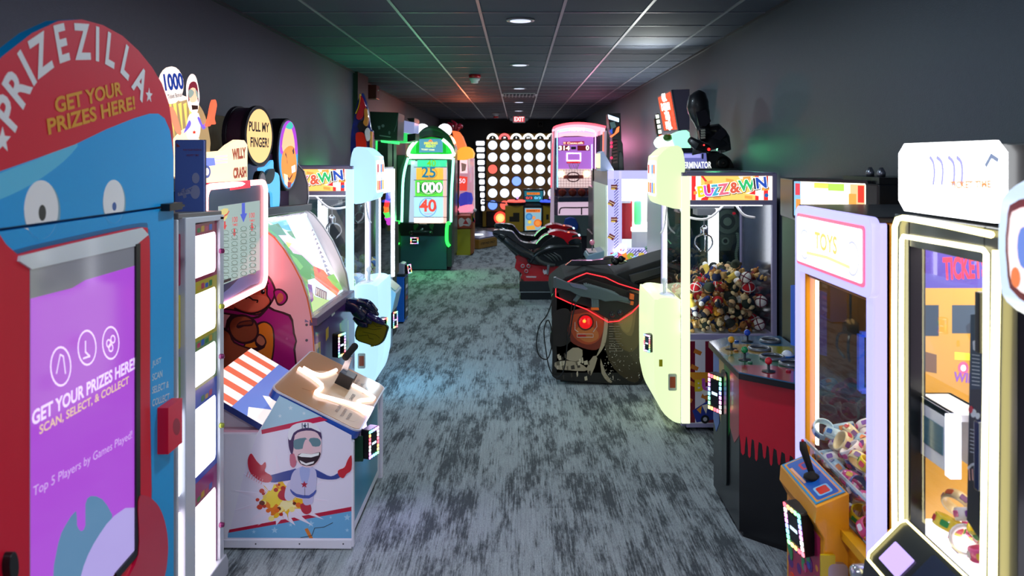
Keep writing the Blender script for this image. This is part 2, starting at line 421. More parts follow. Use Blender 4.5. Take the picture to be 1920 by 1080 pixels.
# exit sign
t = thing('exit_sign', 'red lit exit sign hanging from the ceiling at the far end', 'sign', (.02, 20.2, CEIL))
fr = near(20.2)
g = G(); g.prism(fr, rrect(-.13, 2.83, .19, 3.0, .02), -.05, 0, m('d8c8cc', .4)); g.box(-.02, 20.21, 3.0, .08, 20.24, CEIL, WHITE); g.build('housing', t)
g = G(); g.art(fr, rrect(-.105, 2.845, .165, 2.985, .01), em('d81428', .9), px=False); g.text(fr, (.03, 2.913), 'EXIT', .15, em('ffc8c8', 1.8), px=False, bold=.02, sx=.8); g.build('face', t)
for s in (-1, 1): g = G(); g.lathe([(.01, -.04), (.045, -.03), (.05, .02), (.03, .04)], m('b9b9c2', .3), (.03+s*.19, 20.17, 2.92), axis=(0, -1, .1)); g.build('lamp_head', t)
# small dark bracket on back wall
p = at(1013, 233, YB-.01)
tag((lambda g: (g.box(p.x-.09, YB-.12, p.z-.09, p.x+.09, YB, p.z+.09, m('0a0a0d', .4)), g.ball((p.x, YB-.13, p.z), .05, m('07070a', .15)))[1] and g.build('security_camera', None, .01, origin=(p.x, YB-.06, p.z)))(G()), 'small black security camera high on the dark back wall', 'camera')
# brown mottled board on left wall
g = G(); a = onx(384, 213, XL+.012); b = onx(447, 270, XL+.012)
g.box(XL+.001, 5.3, 1.7, XL+.02, 6.3, a.z, m('5e4a22', .6, bump=.3, bscale=30, var=.5)); tag(g.build('wall_board', None, .002, origin=(XL+.01, 5.8, 2.0)), 'mottled brown board on the wall behind the stunt rider cutout', 'board')
# ---------------------------------------------------------------- more helpers
def tfit(g, fr, pl, pr, txt, h, mat, bold=.012, px=True, rot=0, base=0):
    """text whose left/right middle points are given; h = capital height in metres"""
    if px: pl = fr.px(*pl); pr = fr.px(*pr)
    vs, fs = text_mesh(txt, bold, 0); x0 = min(v.x for v in vs); x1 = max(v.x for v in vs); y0 = min(v.y for v in vs); y1 = max(v.y for v in vs)
    a = Vector(pl); b = Vector(pr); L = (b-a).length; r = math.atan2(b.y-a.y, b.x-a.x)
    kx = L/(x1-x0); ky = h/(y1-y0); cx, cy = (x0+x1)/2, (y0+y1)/2; mid = (a+b)/2
    base = g.on(fr, mid.x, mid.y, base); g.layer += 1; hh = base+g.layer*.00006+.0004; out = []
    for v in vs:
        x = (v.x-cx)*kx; y = (v.y-cy)*ky
        out.append(fr.w(mid.x+x*math.cos(r)-y*math.sin(r), mid.y+x*math.sin(r)+y*math.cos(r), hh))
    g.add(out, fs, mat)
def pe(cx, cy, rx, ry=None, n=28, a0=0, a1=360): return ell(cx, cy, rx, ry, n, a0, a1)
def caster(parent, x, y, z=.0, r=.03):
    g = G(); g.lathe([(r, -.012), (r, .012)], RUB, (x, y, z+r), axis=(1, 0, 0), n=14); g.bar((x, y, z+r), (x, y, z+r+.035), .03, .02, STEEL); g.build('caster', parent)
def foot(parent, x, y, h=.04):
    g = G(); g.lathe([(.022, 0), (.022, .008), (.008, .012), (.008, h)], STEEL, (x, y, 0), n=12); g.build('foot', parent)
# ================================================================ prize collection kiosk (nearest, left)
def kiosk():
    X = -1.15; fr = aisleL(X)
    t = thing('prize_kiosk', 'tall blue and red prize kiosk with two white eyes and a purple screen', 'kiosk', (-1.6, 2.2, 0))
    BL = m('06a4ea', .42); LB = m('5cc8ee', .42); RD = m('dc0030', .42); DR = m('9c0024', .42)
    W = m('f4f4f6', .3)
    top = [(1.705, 1.95), (1.71, 2.04), (1.735, 2.11), (1.80, 2.175), (1.912, 2.245), (2.02, 2.292), (2.13, 2.315), (2.24, 2.318), (2.35, 2.305), (2.45, 2.275), (2.54, 2.235), (2.61, 2.19), (2.665, 2.125), (2.69, 2.05), (2.70, 1.95)]
    g = G(); g.box(-2.02, 1.74, .04, X-.03, 2.66, 1.9, m('1b78a8', .4)); g.build('cabinet', t, .01)
    # face plate: lower door and upper arch, split by the seam
    sv = fr.px(150, 378)[1]; sm_ = lambda u: fr.px(0, 398)[1]
    zs = 1.79
    g = G(); g.prism(fr, [(1.705, .05), (2.70, .05), (2.70, zs-.004), (1.705, zs-.004)], -.03, 0, BL)
    g.art(fr, [(285, 330)]+[(285, 331), (286, 330)], BL) if False else None
    # bezel: raised red surround round the screen
    out = smooth([(-20, 492), (22, 470), (150, 440), (262, 418), (276, 428), (281, 470), (281, 760), (283, 985), (262, 1075), (150, 1190), (-20, 1330)], 3)
    g.art(fr, out, m('0a6ea6', .4), lift=.002)
    g.prism(fr, fr.pts(smooth([(-20, 505), (24, 478), (150, 448), (258, 426), (270, 440), (274, 480), (274, 760), (276, 975), (255, 1062), (150, 1170), (-20, 1310)], 3)), 0, .012, RD)
    g.prism(fr, fr.pts([(24, 480), (150, 450), (256, 427), (268, 440), (246, 458), (244, 461), (46, 505), (22, 490)]), .011, .018, m('dfe6ec', .2, coat=.5))  # pale bar puts lit reflections into the upper bezel's colour
    g.prism(fr, fr.pts(smooth([(246, 940), (262, 930), (285, 950), (299, 990), (302, 1040), (290, 1095), (240, 1160), (215, 1110), (246, 1040)], 4)), 0, .022, m('d01040', .3, coat=.4))
    g.prism(fr, fr.pts([(243, 458), (251, 456), (251, 1036), (206, 1088), (205, 1075), (243, 1032)]), .012, .02, BLACK)
    # eyes' lower halves lie on the door, upper on the arch: drawn as two clipped shapes
    def eye(cx, cy, rx, ry, lo):
        pts = fr.pts(pe(cx, cy, rx, ry, 48)); zc = zs-.004 if lo else zs+.004
        return [(u, min(v, zc)) if lo else (u, max(v, zc)) for u, v in pts]
    PK = m('22252c', .3); 
    def eyes(lo):
        for e, mt in (((79, 397, 34, 57), m('7fa8bc', .3)), ((77, 393, 32, 55), W), ((79, 399, 7, 15), PK), ((214, 381, 21.5, 43), m('7fa8bc', .3)), ((213, 378, 20, 41), W), ((214, 387, 4, 8), m('2a5aa8', .3))):
            p = eye(*e, lo)
            if max(v for u, v in p)-min(v for u, v in p) > .006: g.art(fr, p, mt, px=False)
    eyes(True)
    f = m('cfe6f0', .4)
    for i, s in enumerate(('JUST', 'SCAN', 'SELECT &', 'COLLECT')):
        y = 682+i*24; tfit(g, fr, (285, y+2), (285+[17, 19, 31, 32][i], y-8+[2, 2, -2, -3][i]), s, .022, f)
    door = g.build('door', t, .003)
    g = G(); g.prism(fr, [(u, v) for u, v in [(1.705, zs+.004), (2.70, zs+.004)]+top[::-1]], -.03, 0, BL)
    g.art(fr, smooth([(-40, 348), (0, 325), (70, 298), (145, 268), (120, 302), (60, 345), (0, 374), (-40, 385)], 3), LB)
    red = [(-53, 338), (0, 321), (60, 300), (140, 271), (200, 242), (250, 222), (280, 213), (297, 213), (309, 222), (319, 245), (324, 280)]
    g.art(fr, fr.pts(red)+top[::-1], RD, px=False)
    eyes(False)
    cs = [(15, 214), (33, 167), (52, 131), (77, 107), (115, 85), (154, 82), (182, 86), (206, 97), (236, 119), (262, 157)]
    pc = fr.pts(cs)
    for i, ch in enumerate('PRIZEZILLA'):
        a = Vector(pc[max(0, i-1)]); b = Vector(pc[min(9, i+1)]); d = b-a
        g.text(fr, pc[i], ch, .128, W, px=False, rot=math.atan2(d.y, d.x), bold=.03, sx=.86)
    g.art(fr, star(*fr.px(279, 179), .024), W, px=False); g.art(fr, star(*fr.px(4, 263), .03), W, px=False)
    Y_ = m('e8a020', .4)
    tfit(g, fr, (102, 198), (228, 165), 'GET YOUR', .041, Y_, .03); tfit(g, fr, (88, 238), (252, 192), 'PRIZES HERE!', .041, Y_, .03)
    g.build('arched_top', t, .003)
    g = G(); a = fr.px(301, 356); b = fr.px(326, 356); g.prism(fr, [(a[0], zs-.012), (b[0], zs-.012), (b[0], zs+.012), (a[0], zs+.012)], 0, .03, BLACK); g.prism(fr, [(2.69, zs-.004), (2.72, zs-.004), (2.72, zs+.004), (2.69, zs+.004)], .005, .03, BLACK); g.build('latch', t, .002)
    # screen
    g = G(); g.prism(fr, fr.pts([(46, 503), (244, 459), (244, 1033), (206, 1076), (110, 1170), (46, 1225)]), .011, .014, em('9a9ca8', .25, .08)); g.up(4); B0 = .012  # grey strip left above the purple paints the room's reflection
    g.art(fr, [(46, 560), (125, 540), (150, 525), (244, 498), (244, 1033), (206, 1076), (110, 1170), (46, 1225)], em('a54acb', .8, .08), base=B0)
    g.art(fr, smooth([(88, 1100), (98, 1020), (112, 985), (132, 958), (134, 985), (142, 996), (150, 985), (150, 945), (160, 930), (182, 936), (198, 960), (200, 975), (185, 1040), (160, 1090), (120, 1140)], 2), em('5a84a8', .7, .08), base=B0)
    g.art(fr, smooth([(140, 1085), (155, 1040), (178, 1000), (205, 967), (243, 952), (243, 1032), (206, 1076), (130, 1150)], 2), em('a99bd8', .8, .08), base=B0)
    TW = em('d9c2ea', 1.0, .08); TY = em('d8b8a0', .9, .08)
    for cx, cy, rx, ry in ((103, 687, 19, 36), (153, 652, 17, 32), (198, 643, 15.5, 30)):
        g.line(fr, pe(cx, cy, rx, ry, 24), .005, TW, base=B0, closed=True)
    g.line(fr, [(95, 700), (102, 665), (108, 668), (112, 700)], .004, TW, base=B0); g.line(fr, [(150, 640), (150, 660), (158, 668), (146, 672)], .005, TW, base=B0)
    for dx, dy in ((-4, 4), (4, -4), (0, 12)): g.line(fr, pe(198+dx, 640+dy, 4, 7, 10), .004, TW, base=B0, closed=True)
    tfit(g, fr, (48, 785), (243, 681), 'GET YOUR PRIZES HERE!', .036, TW, .03, base=B0)
    tfit(g, fr, (62, 808), (232, 713), 'SCAN, SELECT, & COLLECT', .026, TY, .02, base=B0)
    tfit(g, fr, (50, 925), (238, 816), 'Top 5 Players by Games Played!', .030, em('c9a8e0', .8, .08), .0, base=B0)
    g.build('touch_screen', t)
    g = G(); a = fr.px(295, 765); b = fr.px(322, 765); g.prism(fr, [(a[0], fr.px(295, 852)[1]), (b[0], fr.px(295, 852)[1]), (b[0], a[1]), (a[0], a[1])], 0, .035, RD); g.art(fr, pe(311, 800, 7, 16), DR, base=.035); g.build('scan_button', t, .005)
    g = G(); g.prism(fr, fr.pts(pe(2, 1062, 9, 28)), 0, .03, BLACK); g.build('door_lock', t, .003)
kiosk()

# ================================================================ lit prize cabinet beside the kiosk
def prize_cabinet():
    X = -1.39; fr = aisleL(X)
    t = thing('prize_cabinet', 'silver prize cabinet with a column of glowing white doors beside the blue kiosk', 'prize cabinet', (-1.7, 3.3, 0))
    W = m('d8dae4', .3, .1)
    g = G(); g.box(-2.03, 2.78, .03, X-.02, 3.775, 1.675, m('b9bcc8', .4)); g.build('cabinet', t, .008)
    g = G()
    g.prism(fr, fr.pts([(337, 408), (356, 407), (356, 1120), (337, 1250)]), -.02, .025, W)     # wide upright
    g.prism(fr, fr.pts([(326, 412), (330, 412), (330, 1300), (326, 1300)]), -.02, .012, W)
    g.prism(fr, fr.pts([(405, 405), (412, 405), (412, 1064), (405, 1075)]), -.02, .02, W)
    g.prism(fr, fr.pts([(356, 407), (412, 402), (412, 412), (356, 419)]), -.02, .02, W)
    g.build('frame', t, .004)
    g = G(); g.prism(fr, [(3.3, 0), (3.80, 0), (3.80, .06), (3.775, .10), (3.3, .10)], -.3, .03, m('c0c2ce', .4)); g.build('base', t, .005)
    g = G(); g.prism(fr, fr.pts([(330, 400), (412, 395), (412, 405), (330, 411)]), -.5, .01, m('77716e', .4)); g.build('top', t, .004)
    cols = [('a0103c', (418, 524), 'ffe8f8'), ('c8b410', (524, 634), 'fffff0'), ('7a9a50', (634, 722), 'f4fbff'), ('2a50c8', (722, 893), 'eef2ff'), ('a01878', (893, 1105), 'fff2fc')]
    k = 0
    for c, (ya, yb), wc in cols:
        g = G()
        sl = lambda x, y: (y-CY)*(x-CX)/(409-CX)+CY     # the same height seen further along the panel
        def q(x0, y0, x1, y1): return [(x0, sl(x0, y0)), (x1, sl(x1, y0)), (x1, sl(x1, y1)), (x0, sl(x0, y1))]
        ya2 = sl(409, ya); 
        a0 = (ya-CY)*(409-CX)/(357-CX)+CY if False else ya
        y0, y1 = CY+(ya-CY)*(409-CX)/(380-CX), CY+(yb-CY)*(409-CX)/(380-CX)
        g.prism(fr, fr.pts(q(357, y0, 405, y1)), -.01, .004, m(c, .3, coat=.4))
        g.up(8)
        hh = y1-y0
        P = fr.pts(q(361, y0+hh*.20, 402.5, y1-hh*.07)); us = [p[0] for p in P]; v_ = [p[1] for p in P]
        g.art(fr, rrect(min(us), min(v_), max(us), max(v_), .02, 4), em(wc, 3.2), px=False)
        for j in range(4): g.art(fr, rrect(min(us)+.04+j*.045, max(v_)+.012, min(us)+.075+j*.045, max(v_)+.032+.006*(j % 2), .004, 2), m(['20803c', 'd0a020', 'c03060', '3060c0'][(j+k) % 4], .3), px=False)
        d = g.build('prize_door', t, .001); d['label'] = 'lit door with a %s surround' % ['crimson', 'yellow', 'green', 'blue', 'magenta'][k]
        g = G(); u = max(us)+.008; v = (min(v_)+max(v_))/2; g.lathe([(.011, 0), (.013, .004), (.010, .02), (.004, .022)], m('7a3060' if k % 2 == 0 else '9aa040', .15, .5), fr.w(u, v, .02), axis=(1, 0, 0), n=14); g.build('lock', d)
        # far thin column of the neighbouring doors
        g = G(); P = fr.pts(q(331, y0+hh*.1, 336.5, y1-hh*.05)); us = [p[0] for p in P]; v_ = [p[1] for p in P]
        g.art(fr, rrect(min(us), min(v_), max(us), max(v_), .008, 3), em(wc, 2.5) if k > 2 else m(c, .3), px=False, lift=.004); g.build('side_door', t); k += 1
    # small sign on top
    f2 = near(3.6)
    t2 = thing('key_game_sign', 'blue upright instruction sign with a pale key drawing on the silver prize cabinet', 'sign', at(355, 400, 3.6))
    g = G(); a = f2.px(328, 402); b = f2.px(382, 262); g.prism(f2, rrect(a[0], a[1], b[0], b[1], .008), -.012, 0, m('5c78cc', .35)); g.up(0)
    g.art(f2, pe(366, 360, 9, 13), m('a3a8d0', .4)); g.art(f2, pe(367, 334, 7, 10), m('a3a8d0', .4)); g.art(f2, [(333, 362), (360, 350), (362, 362), (334, 368)], m('a3a8d0', .4)); g.art(f2, [(340, 356), (346, 352), (350, 370), (344, 372)], m('9298c4', .4))
    tfit(g, f2, (343, 281), (378, 281), 'WIN YOUR PRIZES IN', .009, m('8a4a70', .4)); tfit(g, f2, (350, 291), (373, 291), 'HIGHEST TIME!', .009, m('8a4a70', .4)); tfit(g, f2, (336, 361), (362, 355), 'KEY', .014, m('6a78b8', .4))
    g.art(f2, [(331, 268), (338, 275), (331, 276)], m('a04040', .4))
    g.build('sign_plate', t2, .001)
    g = G(); g.box(a[0], 3.612, 1.69, b[0], 3.63, b[1]+.0, m('38406a', .5)); g.build('back_stand', t2)
prize_cabinet()

# ================================================================ stunt rider game
def figure_art(g, fr, S, lit):
    """cartoon stunt rider with helmet and goggles: S maps unit coords to px; lit = emission strength (0 = printed)"""
    c = (lambda h: em(h, lit)) if lit else (lambda h: m(h, .35, coat=.3))
    P = lambda l, mt, sm=0: g.art(fr, [S(*p) for p in l], c(mt), sm=sm)
    return P
def stunt():
    Yn, Yf, Xf = 4.02, 4.85, -.84
    t = thing('stunt_game', 'white arcade game with a stunt rider on its side and a gold lever deck', 'arcade machine', (-1.4, 4.4, 0))
    WP = m('f2eefc', .3, coat=.3); fr = near(Yn)
    side = [(-1.9, .015), (-.818, .015), (-.818, .535), (-1.19, .722), (-1.21, .72), (-1.30, .575), (-1.9, .575)]
    g = G(); g.prism(fr, side, -.03, 0, WP)
    # printed field with two bands
    g.art(fr, [(480, 820), (497, 790), (524, 745), (659, 816), (659, 1010), (427, 1010), (442, 950), (462, 870)], m('efe8fc', .3, coat=.3))
    g.art(fr, [(490, 803), (524, 742), (604, 782), (597, 786), (491, 812)], m('b4d8ec', .3, coat=.3))
    for x, y, r in ((545, 765, 5), (570, 775, 4), (525, 780, 4)): g.art(fr, star(x, y, r, n=5, a=-90), m('dcecf8', .3))
    g.art(fr, [(490, 806), (600, 781), (614, 788), (491, 814)], m('d02050', .3)); g.art(fr, [(430, 993), (659, 950), (659, 958), (428, 1000)], m('c01840', .3))
    g.art(fr, [(428, 999), (659, 958), (659, 1009), (427, 1008)], m('70b4e4', .3))
    for x, y, r in ((515, 994, 7), (583, 982, 7), (651, 970, 7), (476, 997, 4), (545, 984, 4), (651, 994, 4), (620, 970, 3)): g.art(fr, star(x, y, r, n=5, a=-90), m('a8d4f4', .3))
    g.art(fr, [(571, 992), (577, 990), (587, 1009), (580, 1009)], m('e08030', .3)); g.line(fr, [(564, 1008), (585, 1004), (590, 990), (608, 988), (624, 980)], .003, m('303040', .4))
    # burst behind the rider
    rays = []
    for k in range(30):
        a = 2*PI*k/30; R = (92 if k % 2 == 0 else 34); rays.append((527+R*math.cos(a)*.95, 938-R*math.sin(a)*.95+(0)))
    rays = [(max(436, min(655, x)), min(y, 985)) for x, y in rays]
    g.art(fr, rays, m('f2e6fa', .3))
    for cx, cy, s, h in ((528, 938, 1.0, 'f6c018'), (520, 940, .8, 'f08018'), (516, 932, .6, 'ffe040'), (540, 945, .42, 'fff0b0')):
        g.art(fr, [(cx+s*(38+11*math.sin(5*a)+6*math.cos(9*a+1))*math.cos(a), cy+s*(34+9*math.sin(7*a)+5*math.cos(11*a))*math.sin(a)*.92) for a in [2*PI*k/60 for k in range(60)]], m(h, .3))
    rnd = random.Random(3)
    for k in range(26):
        a = rnd.uniform(0, 2*PI); R = rnd.uniform(14, 42); s = rnd.uniform(2.5, 6)
        g.art(fr, pe(525+R*math.cos(a), 938+R*.9*math.sin(a), s, s*.9, 9), m(rnd.choice(['d03818', 'f8d850', 'f07020', 'ffec90', 'c02810', '702818']), .3))
    def P(l, h, sm=3): g.art(fr, l, m(h, .3, coat=.3), sm=sm)
    # boots, legs
    P([(528, 918), (541, 920), (545, 930), (538, 938), (526, 936), (521, 928)], 'c02840'); P([(564, 945), (580, 943), (584, 958), (575, 964), (566, 958)], 'c02840')
    P([(534, 925), (540, 905), (552, 898), (566, 906), (560, 925), (545, 938), (536, 936)], 'd6d0ee'); P([(570, 925), (584, 915), (588, 930), (586, 943), (574, 947), (568, 940)], 'c9c2e8')
    # arms and gloves
    P([(498, 895), (515, 889), (545, 881), (556, 879), (560, 890), (552, 898), (530, 902), (510, 904)], '3a4a9a'); P([(586, 878), (600, 884), (620, 893), (636, 886), (640, 892), (630, 898), (608, 898), (592, 892)], '3a4a9a')
    P([(467, 880), (465, 862), (471, 850), (481, 864), (490, 872), (497, 866), (499, 874), (497, 884), (510, 893), (507, 903), (492, 903), (475, 892)], 'c81838'); P([(636, 892), (634, 882), (646, 876), (652, 862), (659, 854), (659, 880), (650, 888), (644, 896)], 'd02838')
    for k in range(7): g.line(fr, [(466+k*4.5, 884+k*2.4), (463+k*4.5, 893+k*2.4)], .003, m('e8a0b0', .3))
    # torso, belt
    P([(552, 882), (570, 874), (590, 878), (594, 898), (590, 925), (578, 933), (556, 930), (546, 920), (545, 900)], 'c9c6ea'); P([(545, 916), (556, 925), (580, 928), (592, 918), (592, 924), (580, 934), (556, 931), (546, 922)], '4a5ab0', 2)
    P([(562, 878), (572, 874), (582, 879), (577, 905), (571, 908), (565, 900)], 'a8b4e8', 2); g.art(fr, star(571, 908, 7, 3, 5, -90), m('b02040', .3)); g.line(fr, [(572, 912), (572, 930)], .002, m('404060', .4))
    # head
    P([(546, 835), (544, 818), (545, 805), (553, 798), (574, 793), (592, 798), (601, 812), (603, 838), (600, 858), (590, 872), (575, 876), (560, 868), (550, 852)], 'f0ccd4')
    P([(544, 852), (552, 850), (556, 866), (552, 876), (545, 872)], 'd07088', 2)
    P([(541, 828), (541, 812), (549, 800), (565, 794), (580, 793), (594, 799), (602, 812), (603, 824), (596, 812), (584, 807), (566, 808), (553, 816), (551, 840), (548, 852), (543, 842)], '4a3060', 2)
    P([(541, 822), (541, 808), (549, 797), (565, 792), (582, 792), (595, 799), (601, 810), (584, 802), (566, 803), (551, 811), (546, 824)], 'f2f0fa', 2)
    for x in (567, 572.5, 578): g.line(fr, [(x, 793), (x+.5, 805)], .004, m('404860', .3))
    g.art(fr, star(572, 798, 4, 2, 5, -90), m('304060', .3))
    P([(551, 830), (553, 824), (573, 820), (577, 828), (574, 838), (560, 842), (552, 840)], '6a8c98', 2); P([(580, 828), (582, 821), (596, 821), (602, 828), (599, 836), (586, 836)], '6a8c98', 2)
    P([(573, 824), (580, 826), (588, 840), (586, 846), (572, 846), (568, 840)], 'f2c8d0')
    P([(558, 855), (566, 849), (584, 851), (600, 847), (600, 856), (590, 870), (575, 873), (563, 868)], '301828', 2); P([(559, 854), (566, 849), (584, 851), (599, 848), (598, 853), (584, 857), (566, 856)], 'fafafa', 1); P([(562, 862), (574, 868), (590, 864), (588, 868), (575, 872), (565, 868)], 'f4f0f4', 1)
    g.art(fr, [(415, 1012), (659, 1012), (659, 1028), (415, 1026)], m('e8e6f4', .3))
    for x in (480, 562, 644): g.art(fr, pe(x, 1019, 1.6, 1.6, 8), m('404050', .3))
    g.build('side_panel', t, .004)
    g = G(); f2 = near(Yf+.03); g.prism(f2, side, -.03, 0, WP); g.build('side_panel', t, .004)
    # body core and front
    g = G(); g.prism(fr, [(-1.85, .05), (-.845, .05), (-.845, .53), (-1.17, .69), (-1.20, .69), (-1.27, .57), (-1.85, .56)], -.80, -.03, m('dcd8ee', .35)); g.build('cabinet', t)
    g = G(); fa = aisleL(-.845); g.prism(fa, [(4.05, .05), (4.85, .05), (4.85, .60), (4.05, .60)], 0, .01, m('1c8ca8', .3, coat=.3)); g.up(16)
    for u0, v0, u1, v1 in ((4.05, .05, 4.85, .09), (4.05, .05, 4.09, .6), (4.81, .05, 4.85, .6)): g.art(fa, [(u0, v0), (u1, v0), (u1, v1), (u0, v1)], m('dfe6f0', .3), px=False)
    for k in range(9): u = 4.2+rnd.random()*.55; v = .14+rnd.random()*.4; g.line(fa, [(u, v), (u+.03, v-.03), (u+.05, v+.01)], .006, m(rnd.choice(['a05828', '0c5a70']), .4), px=False)
    g.build('front_panel', t, .002)
    g = G(); g.box(-1.75, 4.05, .56, -1.26, 4.82, .585, m('e0a8b8', .3, coat=.5)); g.build('ledge', t, .003)
    # striped ramp
    A, B, C, D = Vector((-1.60, 4.05, .80)), Vector((-1.27, 4.05, .605)), Vector((-1.27, 4.82, .625)), Vector((-1.60, 4.82, .82))
    fp = FR(A, B-A, D-A); L = (B-A).length; Wd = (D-A).length
    g = G(); g.prism(fp, [(0, 0), (L, 0), (L, Wd), (0, Wd)], -.03, 0, m('2a3a80', .4)); g.up(1)
    ST = em('f4ece8', .9); g.art(fp, [(0, 0), (L, 0), (L, Wd), (0, Wd)], ST, px=False)
    for k in range(5): v = Wd*(k*.2); g.art(fp, [(0, v+.02), (L*.55, v+.02), (L*.55, v+.02+Wd*.09), (0, v+.02+Wd*.09)], em('e87050', .8), px=False)
    z = [(L*.50, 0)]
    zig = [(L*.50, 0), (L*.74, 0), (L*.66, Wd*.12), (L*.92, Wd*.26), (L*.68, Wd*.38), (L*.97, Wd*.52), (L*.70, Wd*.64), (L*.95, Wd*.78), (L*.72, Wd*.9), (L*.8, Wd), (L*.50, Wd)]
    g.art(fp, zig, em('6a86d8', .7), px=False)
    g.build('striped_ramp', t, .003)
    g = G(); g.prism(near(4.10), [(-1.52, .585), (-1.26, .585), (-1.28, .60), (-1.54, .75)], -.02, 0, m('e8e0ec', .3)); g.build('ramp_bracket', t)
    # lever deck
    P0 = Vector((-1.235, 4.03, .800)); ux = Vector((.445, 0, -.222)); fd = FR(P0, ux, (0, 1, 0)); Lx = ux.length; Ly = .80
    g = G(); g.prism(fd, rrect(0, 0, Lx, Ly, .05), -.045, -.004, m('2c5ac0', .3, coat=.4)); g.up(0)
    g.prism(fd, rrect(0, 0, Lx, Ly, .05), -.005, .004, m('d8d0dc', .3)); g.prism(fd, rrect(.008, .008, Lx-.008, Ly-.008, .045), .0, .006, m('b87424', .3, coat=.5))
    g.up(10); GD = m('a8641c', .3)
    for k in range(9): u = .06+rnd.random()*.36; v = .05+rnd.random()*.68; g.line(fd, [(u, v), (u+.04, v+.02), (u+.05, v+.06)], .004, GD, px=False)
    star_px = [(556, 693), (598, 720), (629, 717), (626, 712)]
    sp = [(.06, .55), (.12, .40), (.055, .22), (.17, .20), (.40, .02+.07), (.33, .25), (.44, .30), (.36, .42), (.40, .60), (.27, .52), (.17, .72), (.16, .55)]
    star_m = fd.pts([(560, 695), (601, 733), (594, 743), (650, 755), (683, 779), (668, 755), (699, 750), (668, 726), (652, 722)])
    g.art(fd, [(562, 697), (628, 698), (640, 712), (698, 750), (668, 758), (683, 779), (594, 745), (604, 730)], m('e9c49c', .3))
    for i, (x, y, s) in enumerate(((668, 719, 'DON\'T PULL'), (676, 727, 'LEVER UNTIL'), (684, 735, 'THE LIGHTS'), (634, 768, 'PULL LEVER'), (644, 776, 'TO LAUNCH'), (654, 783, 'THE RIDER'))):
        u, v = fd.px(x, y); g.text(fd, (u, v), s, .022, m('5a2a10', .4), px=False, rot=PI/2, bold=.01)
    g.text(fd, fd.px(660, 747), 'DANGER', .026, m('301810', .4), px=False, rot=PI/2, bold=.02)
    deck = g.build('control_deck', t, .002)
    g = G(); NE = em('ffe4dc', 3.2)
    for l in ([(558, 695), (601, 726), (590, 742), (620, 752), (655, 762), (683, 780)], [(628, 698), (598, 708), (566, 694)], [(652, 722), (699, 750), (670, 757), (683, 778)]):
        g.tube([fd.w(*fd.px(*p), .014) for p in l], .011, NE, 8, sm=4)
    g.build('neon_tube', deck)
    g = G(); u, v = fd.px(643, 722); b0 = fd.w(u, v, 0)
    g.box(-.045, -.05, 0, .045, .05, .075, BLACK, M=Matrix.Translation(b0) @ Matrix.Rotation(math.atan2(.222, .445), 4, 'Y')); lv = g.build('lever_housing', t, .004)
    g = G(); tp = at(656, 668, b0.y); tp2 = at(662, 650, b0.y); g.bar(b0+Vector((0, 0, .06)), tp, .012, .035, CHROME); g.build('lever_arm', lv, .002)
    g = G(); a = at(646, 672, b0.y-.03); b = at(667, 647, b0.y+.06); g.tube([a, a+(b-a)*.1, a+(b-a)*.5, a+(b-a)*.9, b], [.017, .021, .019, .021, .017], RUB, 12); g.build('lever_grip', lv)
    rd = reader(FR((-.83, 4.04, 0), (1, 0, 0), (0, 0, 1)), t, (0, .0)) if False else None
    fa = aisleL(-.82); u, v = fa.px(692, 825); reader(FR(fa.w(0, 0, .02), (-.15, 1, 0), (0, 0, 1)), t, (0, 0)) if False else None
    g = G(); g.box(-.84, 4.12, .40, -.79, 4.24, .53, m('10402c', .3)); g.build('reader_mount', t, .003)
    o = at(697, 825, 4.2); reader(FR((-.785, 4.18, o.z), (.35, .94, 0), (0, 0, 1)), t, (0, 0), .10, .15)
    # monitor tower
    g = G(); g.box(-2.03, 4.04, 0, -1.86, 4.90, 1.85, m('302c48', .4)); g.box(-1.86, 4.08, 1.25, -1.60, 4.86, 1.78, m('302c48', .4)); g.build('tower', t, .008)
    fm = aisleL(-1.55)
    g = G(); g.prism(fm, rrect(3.98, 1.165, 4.95, 1.815, .07, 6), -.05, 0, m('1c4870', .3, coat=.3)); g.up(2)
    g.art(fm, smooth([(388, 560), (410, 556), (450, 520), (470, 480), (493, 440), (493, 520), (470, 535), (430, 560), (390, 590)], 2), m('7890d0', .3))
    sc = g.build('monitor', t, .004)
    g = G(); g.tube([fm.w(*p, .006) for p in rrect(3.99, 1.175, 4.94, 1.805, .065, 6)], .016, em('ff9c9c', 6), 8, closed=True); g.build('neon_tube', sc)
    g = G(); g.art(fm, [(409, 387), (486, 376), (486, 506), (411, 536)], em('a8bcb8', .75, .08), lift=.004); g.up(8)
    AR = em('3c50c0', .9); RA = em('c83838', .9)
    g.art(fm, [(452, 381), (458, 380), (458, 400), (462, 400), (455, 417), (449, 402), (452, 401)], AR)
    for x, y in ((420, 424), (438, 437), (471, 427)): g.art(fm, [(x-1.5, y-9), (x+1.5, y-9), (x+1.5, y-2), (x+4, y-2), (x, y+7), (x-4, y-1), (x-1.5, y-1)], RA)
    for x, y in ((439, 411), (471, 403)): tfit(g, fm, (x-5, y+1), (x+5, y), '100', .03, RA); tfit(g, fm, (x-5, y+11), (x+5, y+10), 'TIMES', .013, RA)
    g.art(fm, smooth([(411, 395), (426, 391), (424, 408), (414, 415)], 2), em('d8c878', .8)); g.line(fm, [(416, 412), (420, 404), (424, 402), (428, 396)], .008, RA)
    for x in (422, 438, 455, 472):
        for k in range(8):
            y = 432+k*12-(x-422)*.22; g.line(fm, pe(x, y+4, 5.5, 4, 10), .003, em('74887e', .7), closed=True); g.line(fm, [(x-6, y+9), (x+6, y+8)], .003, em('6a8078', .7))
    g.art(fm, [(413, 527), (430, 521), (430, 526), (413, 532)], em('303830', .3)); g.build('screen', sc)
